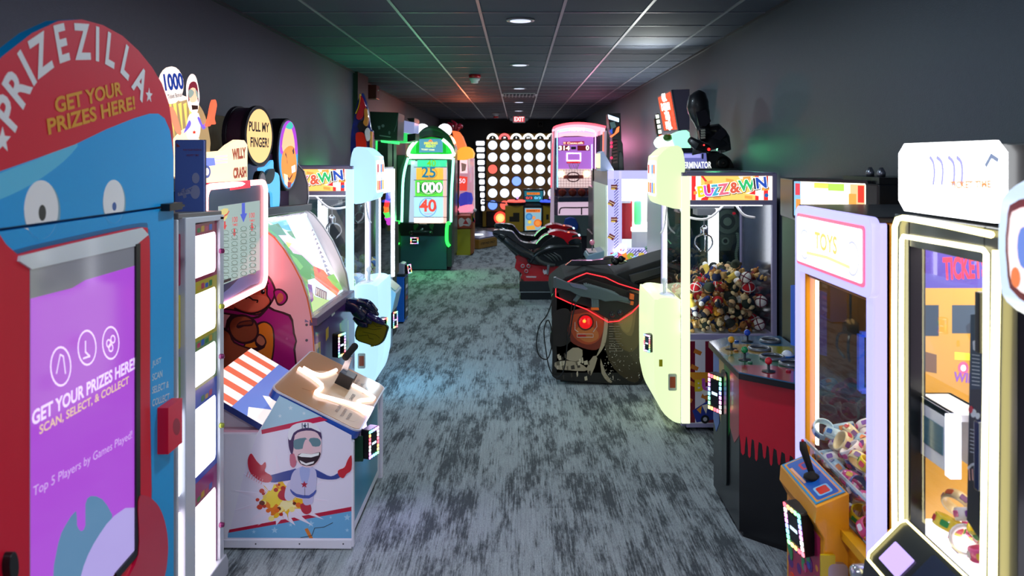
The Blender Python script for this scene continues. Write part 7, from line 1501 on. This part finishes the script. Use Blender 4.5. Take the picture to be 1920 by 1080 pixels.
# ================================================================ green frog wheel game
def frog():
    Y = 14.0; fr = near(Y); t = thing('frog_game', 'green frog topped ticket wheel game with bulging white eyes', 'arcade machine', (-1.6, 14.8, 0))
    Q = lambda x, y: (700+x/7.2, 210+y/7.2); W2 = lambda x, y: (730+x/7.71, 380+y/7.71)
    def B(name, l, mt, n0=0, n1=.01, bev=.004, par=None, sm=0): g = G(); g.prism(fr, fr.pts(smooth(l, sm) if sm else l), n0, n1, mt); return g.build(name, par or t, bev)
    DG = m('0b1612', .3, coat=.3)
    c0 = fr.px(751, 505); c1 = fr.px(838, 505)
    g = G(); g.box(c0[0]-.1, Y+.02, .10, c1[0]+.02, 15.9, .80, m('3c5850', .4)); g.box(c0[0]-.1, Y+.25, .8, c1[0]+.02, 15.9, 2.0, m('3c5850', .4)); g.box(c0[0]-.05, Y+.1, 0.02, c1[0]-.05, 15.8, .10, BLACK); g.build('cabinet', t, .01)
    # side panel facing the aisle
    g = G(); fs = aisleL(c1[0]+.02); g.prism(fs, [(Y+.05, .12), (15.9, .12), (15.9, 2.1), (Y+.4, 2.2), (Y+.1, 1.7)], 0, .02, m('54645c', .4, coat=.2)); g.build('side_panel', t, .01)
    B('outer_panel', [(740, 500), (752, 500), (752, 420), (756, 330), (765, 300), (760, 290), (748, 320), (741, 400)], m('2c403c', .4), -.5, 0)
    B('outer_panel', [(838, 500), (847, 500), (848, 420), (852, 340), (848, 300), (838, 300), (842, 400)], m('2c403c', .4), -.5, 0)
    dp = B('door_panel', [W2(168, 470), W2(825, 480), W2(830, 965), W2(160, 965)], m('2c6068', .35, coat=.3), -.02, .01)
    g = G(); g.up(2.5); L = lambda l: g.line(fr, [W2(*p) for p in l], .012, m('08181a', .4), base=0)
    L([(460, 478), (460, 880), (240, 878)]); L([(608, 480), (606, 785), (830, 790)]); g.art(fr, [W2(190, 572), W2(240, 572), W2(240, 592), W2(190, 592)], BLACK); g.art(fr, [W2(752, 580), W2(800, 580), W2(800, 600), W2(752, 600)], BLACK); g.art(fr, [W2(310, 600), W2(422, 600), W2(422, 690), W2(310, 690)], m('08100e', .3)); g.art(fr, [W2(636, 648), W2(710, 648), W2(710, 742), W2(636, 742)], m('08100e', .3))
    g.art(fr, [W2(230, 775), W2(250, 740), W2(300, 712), W2(340, 740), W2(384, 780), W2(370, 815), W2(240, 815)], m('3c8820', .4), sm=2); g.art(fr, [W2(480, 665), W2(520, 630), W2(560, 632), W2(590, 665), W2(565, 720), W2(535, 755), W2(500, 720)], m('184018', .4), sm=1); g.art(fr, [W2(490, 665), W2(535, 640), W2(580, 665), W2(535, 685)], m('90b888', .4)); g.art(fr, [W2(520, 606), W2(546, 606), W2(546, 630), W2(520, 630)], BLACK); g.art(fr, [W2(648, 878), W2(752, 880), W2(752, 890), W2(648, 888)], m('48a0a8', .4)); g.build('door_print', dp)
    u, v = fr.px(*W2(367, 545)); reader(fr, t, (u, v), .145, .115)
    B('bonnet', [W2(110, 290), W2(860, 300), W2(830, 480), W2(160, 476)], m('081410', .3), -.05, .02)
    # lever
    g = G(); P3 = lambda x, y, n=.12: fr.w(*fr.px(*W2(x, y)), n); g.tube([P3(330, 412), P3(460, 410), P3(615, 412)], .018, m('18302c', .3), 8); g.ball(P3(330, 425), .035, BLACK); g.ball(P3(612, 425), .035, BLACK); g.tube([P3(490, 350, .03), P3(475, 400)], .025, STEEL, 8); g.prism(fr, fr.pts([W2(440, 300), W2(550, 302), W2(550, 328), W2(440, 326)]), .02, .1, m('203830', .3)); g.build('lever', t)
    for s in (0, 1): B('side_pod', [W2(*p) for p in ([(355, 320), (410, 300), (430, 330), (380, 400), (358, 380)] if s == 0 else [(580, 320), (635, 300), (645, 330), (625, 400), (585, 360)])], m('1c6028', .3), .0, .06)
    # wheel window
    wd = B('wheel', [(770, 302), (838, 302), (836, 417), (766, 417)], em('c8d8f0', .8), -.15, -.05, .002)
    g = G(); g.up(1); Z = -.05; A = lambda x0, x1, y0, y1, h, s=1.1: g.art(fr, [Q(x0, y1), Q(x1, y1), Q(x1, y0), Q(x0, y0)], em(h, s), base=Z)
    A(590, 990, 650, 740, '40d8a0'); A(575, 940, 755, 915, 'f0b040', 1.2); A(560, 935, 925, 1140, '60e048', 1.2); A(545, 940, 1150, 1420, 'a8d8ff', 1.3); A(545, 940, 1430, 1500, 'ffe0c8', 2.2); A(940, 985, 755, 1500, 'f0b8b0', 1.2)
    for y in (745, 920, 1145, 1425): g.line(fr, [Q(545, y), Q(990, y)], .01, m('203828', .4), base=Z)
    g.text(fr, Q(780, 698), '40', .16, em('80c020', 1), base=Z); g.text(fr, Q(745, 820), '25', .26, em('1880a8', .9), base=Z, bold=.02); tfit(g, fr, Q(700, 888), Q(800, 886), 'TICKETS', .022, em('806030', .8), .02, base=Z); g.line(fr, [Q(755+100*math.cos(k*PI/12), 830+72*math.sin(k*PI/12)) for k in range(24)], .006, em('806838', .8), base=Z, closed=True)
    g.art(fr, [Q(740+155*math.cos(k*PI/14), 1030+95*math.sin(k*PI/14)) for k in range(28)], em('20a838', .9), base=Z); g.line(fr, [Q(740+140*math.cos(k*PI/14), 1030+82*math.sin(k*PI/14)) for k in range(28)], .006, em('c0ff90', 1), base=Z, closed=True); g.text(fr, Q(742, 1028), '1000', .24, m('101410', .3), base=Z, bold=.07); g.text(fr, Q(742, 1028), '1000', .24, em('ffffff', 1.8), base=Z, bold=.03); tfit(g, fr, Q(670, 965), Q(810, 962), 'JACKPOT', .035, em('e8ffd8', 1.3), .02, base=Z); tfit(g, fr, Q(690, 1100), Q(790, 1100), 'TICKETS', .025, em('e8ffd8', 1.3), .02, base=Z)
    g.line(fr, [Q(732+116*math.cos(k*PI/14), 1290+124*math.sin(k*PI/14)) for k in range(28)], .009, em('3070b0', .9), base=Z, closed=True); g.text(fr, Q(735, 1275), '40', .29, em('e85040', 1.1), base=Z, bold=.03); tfit(g, fr, Q(680, 1380), Q(790, 1378), 'TICKETS', .025, em('d07080', 1), .02, base=Z)
    g.build('prize_cards', wd)
    g = G(); f2 = near(Y-.0); g.prism(fr, fr.pts([(766, 300), (840, 300), (838, 418), (763, 418)]), .0, .004, GLASS); g.build('wheel_glass', t)
    # neon tubes
    GN = em('30ff50', 2.2); GW = em('b8ffc8', 3.2); T = lambda l, mt, r, sm=4, n=.05: (lambda g: (g.tube([fr.w(*fr.px(*p), n) for p in l], r, mt, 8, sm=sm), g.build('neon_tube', t)))(G())
    T([Q(475, 620), Q(430, 780), Q(405, 960), (755, 380), (754, 416)], em('90ffd0', 2.6), .022); T([Q(1085, 620), Q(1075, 800), (847, 360), (846, 416)], em('90ffd0', 2.6), .022)
    T([W2(155, 282), W2(105, 290), W2(95, 400), W2(105, 560), W2(145, 600)], GN, .028, 3); T([W2(885, 295), W2(845, 300), W2(832, 430), W2(838, 570), W2(875, 625)], GN, .028, 3)
    T([Q(600, 370), Q(520, 460), Q(480, 540), Q(510, 590), Q(780, 592), Q(1060, 590), Q(1085, 540), Q(1040, 460), Q(940, 370)], GW, .03, 3); T([Q(490, 615), Q(780, 612), Q(1080, 620)], GW, .022, 2)
    # frog head
    B('mouth', [Q(480, 600), Q(490, 520), Q(560, 430), Q(640, 360), Q(780, 335), Q(930, 360), Q(1020, 430), Q(1085, 530), Q(1090, 600)], em('10a028', .9), -.1, 0, .01)
    g = G(); g.up(1)
    for k in range(6):
        for s in (-1, 1): x = 780+s*(180+k*18); g.line(fr, [Q(x, 380+k*12), Q(x+s*30, 460), Q(x+s*30, 550)], .01, em('30e050', 1.2), base=0)
    g.build('mouth_ribs', t)
    sg = B('sign', [Q(625, 365), Q(905, 362), Q(935, 385), Q(940, 545), Q(622, 548)], em('5898b8', .9), .01, .04); g = G(); g.up(2); tfit(g, fr, Q(690, 425), Q(870, 420), 'FEEDING', .045, em('e8e040', 1.2), .04, base=.04); tfit(g, fr, Q(710, 465), Q(850, 460), 'FRENZY', .045, em('d0e838', 1.2), .04, base=.04); tfit(g, fr, Q(650, 505), Q(830, 512), 'TICKET GAME', .028, em('f0f0c0', 1.2), .03, base=.04); g.art(fr, [Q(740, 400), Q(775, 368), Q(810, 400)], em('f08030', 1.2), base=.04); g.build('sign_lettering', sg)
    g = G(); fz = fr; HD = m('0e4a18', .25, coat=.7)
    g.prism(fr, fr.pts(smooth([Q(560, 420), Q(600, 320), Q(680, 230), Q(780, 190), Q(880, 205), Q(980, 270), Q(1050, 340), Q(1095, 440), Q(1110, 560), Q(1080, 480), Q(1010, 400), Q(930, 345), Q(780, 315), Q(640, 350)], 4)), -.5, .12, HD); hd = g.build('frog_head', t, .05)
    g = G(); g.prism(fr, fr.pts(smooth([Q(640, 280), Q(720, 232), Q(800, 222), Q(900, 250), Q(970, 300), Q(890, 268), Q(790, 250), Q(700, 262)], 3)), .10, .16, m('1c7028', .2, coat=1)); g.build('brow', hd, .02)
    for x, y in ((655, 245), (960, 245)):
        c = fr.w(*fr.px(*Q(x, y)), -.06); g = G(); g.ball(c, .125, em('f6f4ff', 2.2), .10, .115, n=22); e = g.build('eye', hd)
frog()
def far_left():
    # black cabinet with hood and green lit strips
    t = thing('black_game_cabinet', 'tall black game cabinet with a square black hood and green lit edges', 'arcade machine', (-1.95, 10.5, 0))
    Y = 11.1; fr = near(Y)
    g = G(); P = fr.pts([(693, 209), (747, 211), (745, 263), (697, 261)]); g.prism(fr, P, -.6, 0, m('0a1014', .4)); hd = g.build('hood', t, .006)
    g = G(); g.up(1); g.art(fr, [(708, 236), (713, 236), (713, 242), (710, 243)], m('808890', .4)); g.art(fr, pe(718, 236, 3, 3), m('707880', .4)); g.line(fr, [(712, 254), (732, 257)], .012, m('909aa0', .3, .5)); g.line(fr, [(747, 213), (743, 235), (739, 247)], .008, m('606870', .3, .5)); g.art(fr, pe(730, 249, 2, 3.5), m('58606a', .4)); g.build('brackets', hd)
    g = G(); g.prism(fr, fr.pts([(706, 265), (727, 264), (727, 561), (706, 561)]), -.4, -.01, m('0c1216', .4)); g.build('body', t, .006)
    g = G(); g.prism(fr, fr.pts([(715, 263), (749, 266), (749, 271), (716, 267)]), .0, .06, em('40ff78', 1.4)); g.build('green_light_bar', t); g = G(); g.prism(fr, fr.pts([(705, 264), (708, 264), (707, 292), (705, 292)]), .0, .02, em('30e860', 1.6)); g.build('green_light_line', t)
    # lit box sign behind it and green wall panel
    t = thing('light_box_game', 'grey and green lit light box on a dark cabinet behind the frog game', 'arcade machine', (-1.95, 12.6, 0)); Y = 12.55; fr = near(Y)
    g = G(); g.prism(fr, fr.pts([(728, 268), (738, 268), (738, 531), (728, 531)]), -.3, 0, m('0c2830', .5)); g.build('body', t, .006)
    g = G(); g.prism(fr, fr.pts([(734, 221), (777, 230), (776, 251), (734, 245)]), -.6, 0, em('9098c8', .8)); bx = g.build('light_box', t, .004); g = G(); g.prism(fr, fr.pts([(734, 246), (764, 250), (764, 267), (734, 268)]), -.5, .005, em('38d868', .9)); g.build('green_panel', t, .004); g = G(); g.prism(fr, fr.pts([(763, 222), (777, 221), (777, 229), (768, 228)]), -.6, .01, BLACK); g.prism(fr, fr.pts([(764, 252), (779, 250), (779, 263), (764, 266)]), -.5, .01, m('0c1c18', .4)); g.build('black_trim', t)
    # pirate cutout topper
    t = thing('pirate_cutout', 'glossy pirate shaped sign in a red hat standing on the pale crane', 'sign', (-1.68, 7.6, 1.9)); Y = 7.55; fr = near(Y)
    Q = lambda x, y: (640+x/6.75, 160+y/6.75); 
    def B(name, l, mt, n0, n1, par=None, sm=3, bev=.004): g = G(); g.prism(fr, fr.pts(smooth([Q(*p) for p in l], sm) if sm else [Q(*p) for p in l]), n0, n1, mt); return g.build(name, par or t, bev)
    bk = B('backing', [(250, 122), (275, 100), (320, 230), (350, 420), (375, 560), (400, 590), (398, 870), (350, 1036), (170, 1036), (120, 900), (120, 640), (150, 450), (170, 350), (205, 200)], m('0c2c90', .2, coat=.8), -.06, 0)
    B('hat', [(252, 130), (290, 180), (310, 240), (325, 280), (305, 300), (295, 380), (270, 420), (235, 440), (205, 420), (205, 380), (235, 300), (250, 220)], m('d01820', .15, coat=1), 0, .05, bk); B('hat_trim', [(244, 122), (256, 124), (250, 210), (225, 300), (200, 360), (192, 356), (222, 290), (244, 200)], m('f0d020', .3), 0, .06, bk, 2)
    B('face', [(305, 310), (335, 300), (350, 380), (352, 440), (345, 500), (325, 520), (300, 500), (290, 470), (305, 420)], m('e89838', .25, coat=.6), 0, .06, bk); B('beard', [(240, 470), (280, 440), (295, 500), (330, 520), (345, 540), (330, 590), (310, 620), (280, 580), (250, 590), (215, 530), (220, 500)], m('20201c', .4), 0, .04, bk, 2)
    B('coat', [(205, 610), (250, 595), (300, 610), (330, 700), (335, 780), (365, 800), (350, 840), (290, 850), (240, 860), (190, 920), (170, 940), (165, 890), (190, 840), (205, 760), (200, 680)], m('f03018', .18, coat=1), 0, .07, bk); B('shirt', [(315, 590), (345, 540), (365, 570), (380, 620), (380, 680), (350, 710), (330, 680)], m('f0ece4', .3), 0, .08, bk); B('scroll', [(380, 585), (402, 585), (402, 850), (385, 850), (372, 760)], m('d8a040', .3), 0, .06, bk, 0)
    # second crane of the left row
    s_crane2()
def s_crane2():
    Yn, Yf, X, Xw = 7.32, 8.2, -1.26, -1.97; top = 1.86
    t = thing('prize_crane', 'white framed prize crane with a blank glowing header behind the pale blue crane', 'crane machine', (-1.6, 7.75, 0)); WF = m('d8e4f0', .3); Z0 = .75
    g = G(); g.box(Xw, Yn, .04, X-.01, Yf, Z0, m('a8c4d8', .4)); g.build('base_cabinet', t, .01)
    g = G()
    for x in (X-.03, Xw):
        for y in (Yn, Yf-.03): g.box(x, y, Z0, x+.03, y+.03, top, WF)
    g.box(Xw, Yn, top-.03, X, Yf, top, WF); g.build('frame', t, .004)
    for y in (Yn+.01, Yf-.04): g = G(); g.box(X-.002, y, Z0, X+.012, y+.022, top-.2, em('f0faff', 5)); g.build('light_tube', t)
    g = G(); g.box(X-.03, Yn+.02, top-.24, X+.015, Yf-.02, top-.02, em('eef8ff', 3)); g.build('glowing_header', t, .004)
    g = G(); g.quad((X-.005, Yn, Z0), (X-.005, Yf, Z0), (X-.005, Yf, top-.2), (X-.005, Yn, top-.2), GLASS); g.build('front_glass', t)
    g = G(); g.box(Xw, Yn+.03, Z0, Xw+.01, Yf-.03, top-.03, m('6c7888', .2, .3)); g.build('inner_wall', t)
    g = G(); g.prism(near(Yn+.25), [(X, .55), (X+.02, .45), (X+.08, .50), (X+.12, .68), (X+.02, .76), (X, .76)], -.35, 0, m('a8d0e0', .3)); sh = g.build('control_shelf', t, .006); g = G(); g.prism(FR((X+.02, Yn+.6, .765), (0, -1, 0), (.10, 0, -.08)), rrect(.03, .01, .30, .11, .01), 0, .006, m('d8e8c8', .2)); g.build('control_plate', sh)
    reader(FR((X+.06, Yn+.34, .42), (.4, .91, 0), (0, 0, 1)), t, (0, 0), .08, .16)
    for x, y, z in ((X-.25, Yn+.4, 1.5),): g = G(); g.tube([(x, y, top-.05), (x, y, z)], .006, STEEL); g.lathe([(.01, .06), (.03, .04), (.03, 0), (.01, -.01)], CHROME, (x, y, z-.05)); g.torus((x, y, z-.12), .05, .006, CHROME, axis=(0, 1, 0), n=18, k=6); g.build('claw', t)
    toys(PTOYS, (Xw+.08, X-.1, Yn+.08, Yf-.1, Z0+.03), 90, lambda l: l+' in the blank-headed crane', 'in the blank-headed crane', seed=71, zf=lambda x, y: Z0+.22+.04*math.sin(y*11))
    # rainbow strip column
    t = thing('rainbow_column', 'narrow twisted column of rainbow lights beside the white framed crane', 'light column', (-1.45, 8.8, 0)); fr = near(8.75)
    g = G(); g.prism(fr, fr.pts([(722, 420), (737, 420), (738, 520), (722, 520)]), -.4, 0, m('143428', .4)); g.box(fr.px(722, 0)[0], 8.8, 0, fr.px(735, 0)[0], 9.1, 1.2, BLACK); g.build('base', t, .006)
    for i, (y0, y1, c) in enumerate(((330, 345, 'a0e8c8'), (345, 362, '60a0e8'), (362, 376, '5060d0'), (376, 388, 'f04030'), (388, 398, 'f08030'), (398, 408, '60f060'), (408, 418, 'd040d0'))): g = G(); g.tube([fr.w(*fr.px(726+3*math.sin(i), y0), 0), fr.w(*fr.px(729+3*math.sin(i+1), (y0+y1)/2), .05), fr.w(*fr.px(727+3*math.sin(i+1), y1), 0)], .028, em(c, 1.6), 8, sm=3); g.build('light_segment', t)
    g = G(); g.tube([fr.w(*fr.px(724, 328), 0), fr.w(*fr.px(731, 335), .02), fr.w(*fr.px(733, 360), 0), fr.w(*fr.px(735, 415), 0)], .012, em('b0e8f0', 1.8), 8, sm=4); g.build('curled_tube', t)
    # blue kiosk
    t = thing('blue_pedestal', 'blue pedestal box with a grey slanted card reader head', 'pedestal', (-1.42, 9.65, 0)); Y = 9.5; fr = near(Y); z1 = fr.px(0, 519)[1]; xa = fr.px(727, 0)[0]; xb = fr.px(757.5, 0)[0]
    g = G(); g.box(xa, Y, .02, xb, Y+.32, z1, m('1c7cf4', .4)); g.box(xa+.01, Y+.01, 0, xb-.01, Y+.3, .02, BLACK); g.build('box', t, .004)
    g = G(); fs = aisleL(xb); g.prism(fs, [(Y+.02, .05), (Y+.30, .05), (Y+.30, z1-.02), (Y+.02, z1-.02)], 0, .01, m('101828', .3)); g.up(2.5); 
    for k, h in enumerate(['d8d8e0', '9090a0', 'c05050', '8890c0', 'e0e0e8']): g.art(fs, [(Y+.08, .12+k*.07), (Y+.24, .12+k*.07), (Y+.24, .16+k*.07), (Y+.08, .16+k*.07)], m(h, .4), px=False)
    g.build('side_label', t); g = G(); g.box(xa-.005, Y-.005, z1, xb+.01, Y+.33, z1+.03, m('1c2830', .4)); g.build('top_cap', t, .004)
    g = G(); g.prism(near(Y+.03), near(Y).pts([(733, 517), (731, 514), (737, 502), (750, 494), (757, 496), (757, 517)]), -.2, 0, m('a8b0c4', .3)); g.build('slanted_head', t, .006); p = at(760, 507, Y+.02); reader(FR((p.x-.0, Y+.12, p.z), (.5, .86, 0), (-.2, 0, 1)), t, (0, 0), .07, .11)
far_left()
def clown():
    Y = 16.2; fr = near(Y); t = thing('orange_prize_game', 'orange hooded prize game with red plumes and a yellow base behind the frog', 'arcade machine', (-1.15, 16.7, 0))
    Q = lambda x, y: (700+x/7.2, 210+y/7.2)
    def B(name, l, mt, n0, n1, bev=.006, sm=0): g = G(); g.prism(fr, fr.pts(smooth(l, sm) if sm else l), n0, n1, mt); return g.build(name, t, bev)
    B('yellow_base', [(856, 479), (882, 480), (882, 429), (856, 430)], m('b8b820', .35, coat=.3), -.7, 0); B('side_post', [(882, 478), (888, 474), (888, 400), (882, 400)], m('a86838', .4), -.5, 0)
    pc = B('picture_band', [(858, 404), (886, 404), (886, 428), (858, 428)], m('b04828', .35), -.6, .03); g = G(); g.up(2); g.art(fr, [(860, 412), (866, 408), (872, 412), (878, 408), (884, 414), (880, 424), (870, 422), (862, 425)], m('e8e0d8', .3), base=.03, sm=2); g.art(fr, [(868, 420), (873, 411), (879, 420)], m('c02828', .3), base=.03); g.build('band_picture', t)
    B('glass_case', [(861, 297), (887, 297), (888, 400), (860, 400)], em('e8d0d8', .6), -.6, -.1); g = G(); g.up(1); g.art(fr, [(861, 330), (876, 332), (875, 358), (861, 358)], em('f05840', 1), base=-.1); g.text(fr, (866, 340), '50', .13, em('ffffff', 1.5), base=-.1); g.art(fr, [(862, 364), (884, 362), (884, 385), (862, 390)], em('3848c0', 1), base=-.1, sm=2); g.art(fr, [(861, 388), (885, 384), (885, 396), (861, 398)], em('ff90a0', 1.8), base=-.1, sm=2); g.art(fr, [(862, 300), (876, 300), (876, 325), (862, 325)], em('f0f0e8', 1.4), base=-.1); g.art(fr, [(864, 305), (874, 308), (872, 320), (865, 322)], em('90907c', .7), base=-.1); g.build('case_lights', t)
    B('case_front', [(859, 297), (889, 297), (888, 401), (859, 401)], glass('ffe8f0', 1.5), -.02, 0, 0)
    B('orange_hood', [(855, 300), (857, 282), (872, 275), (884, 279), (887, 296)], em('f8a838', 1.0), -.5, .05, .02, 2); B('orange_neck', [Q(1060, 250), Q(1150, 262), Q(1200, 330), Q(1250, 460), Q(1230, 500), Q(1130, 500), Q(1090, 380)], em('ff7840', 1.0), -.35, 0, .02)
    g = G(); RM = m('b00838', .3, coat=.6); P3 = lambda x, y, n=0: fr.w(*fr.px(*Q(x, y)), n)
    for l in ([(1080, 240), (1060, 180), (1000, 140)], [(1100, 250), (1110, 170), (1050, 110)], [(1110, 250), (1140, 190), (1190, 190), (1195, 220)], [(1120, 255), (1150, 220), (1175, 230)]): g.tube([P3(*p) for p in l], [.03, .045, .008], RM, 8, sm=4)
    g.build('red_plumes', t)
    g = G(); g.tube([P3(1370, 1290-0, .0), P3(1385, 1350)], .01, STEEL) if False else None; c = at(890.5, 394, Y-.1); g.tube([c+Vector((-.06, 0, -.12)), c], .012, STEEL, 8); g.ball(c, .035, WHITE); g.build('lever_ball', t)
    g = G()
    for k, h in enumerate(('f0d030', '30b050', '3060d0', 'e03040')): g.prism(fr, fr.pts([(884+k*1.4, 402+k*3), (887+k*1.4, 403+k*3), (888+k*1, 414+k), (885+k, 414+k)]), .05, .06, m(h, .4))
    g.build('rainbow_ribbons', t)
clown()
# ================================================================ coloured lamps of the machines (each sits on the machine that throws it)
lamp('green_top_lamp', (-1.60, 8.9, 2.05), 6, (.1, 1, .35), .25, (-1.3, 9.3, 3.04))
lamp('green_wall_lamp', (-1.75, 8.9, 1.75), 2.0, (.1, 1, .3), .15, (-2.08, 8.0, 1.7))
lamp('frog_floor_lamp', (-1.62, 13.7, .85), 9, (.15, 1, .35), .3, (-.7, 12.3, 0))
lamp('red_top_lamp', (-1.0, 15.9, 2.45), 9, (1, .22, .1), .3, (-.9, 14.0, 3.04))
lamp('white_top_lamp', (1.30, 8.0, 2.55), 4, (.95, 1, .9), .2, (1.25, 7.7, 3.04), spread=1.7)
lamp('cyan_floor_lamp', (-1.10, 6.9, .55), 6, (.1, .6, 1), .5, (-.6, 7.4, 0))
lamp('violet_floor_lamp', (-.83, 4.45, .5), 3, (.7, .5, 1), .3, (-.2, 3.4, 0))
lamp('pink_top_lamp', (1.45, 15.3, 2.2), 4, (1, .3, .55), .3, (1.87, 13.2, 2.0))
lamp('green_right_lamp', (1.62, 6.75, 2.05), 1.6, (.15, 1, .4), .12, (1.87, 6.2, 2.1))
lamp('green_pillar_lamp', (-1.98, 13.0, 1.9), 1.6, (.15, 1, .3), .15, (-2.2, 14.5, 2.2))
lamp('amber_pillar_lamp', (-1.9, 15.9, 2.2), 1.5, (1, .5, .1), .15, (-2.2, 16.5, 2.1))
# the built kinds of toys were only copied from
for src, _l in list(TOYS)+list(PTOYS)+list(RINGS):
    bpy.data.objects.remove(src)
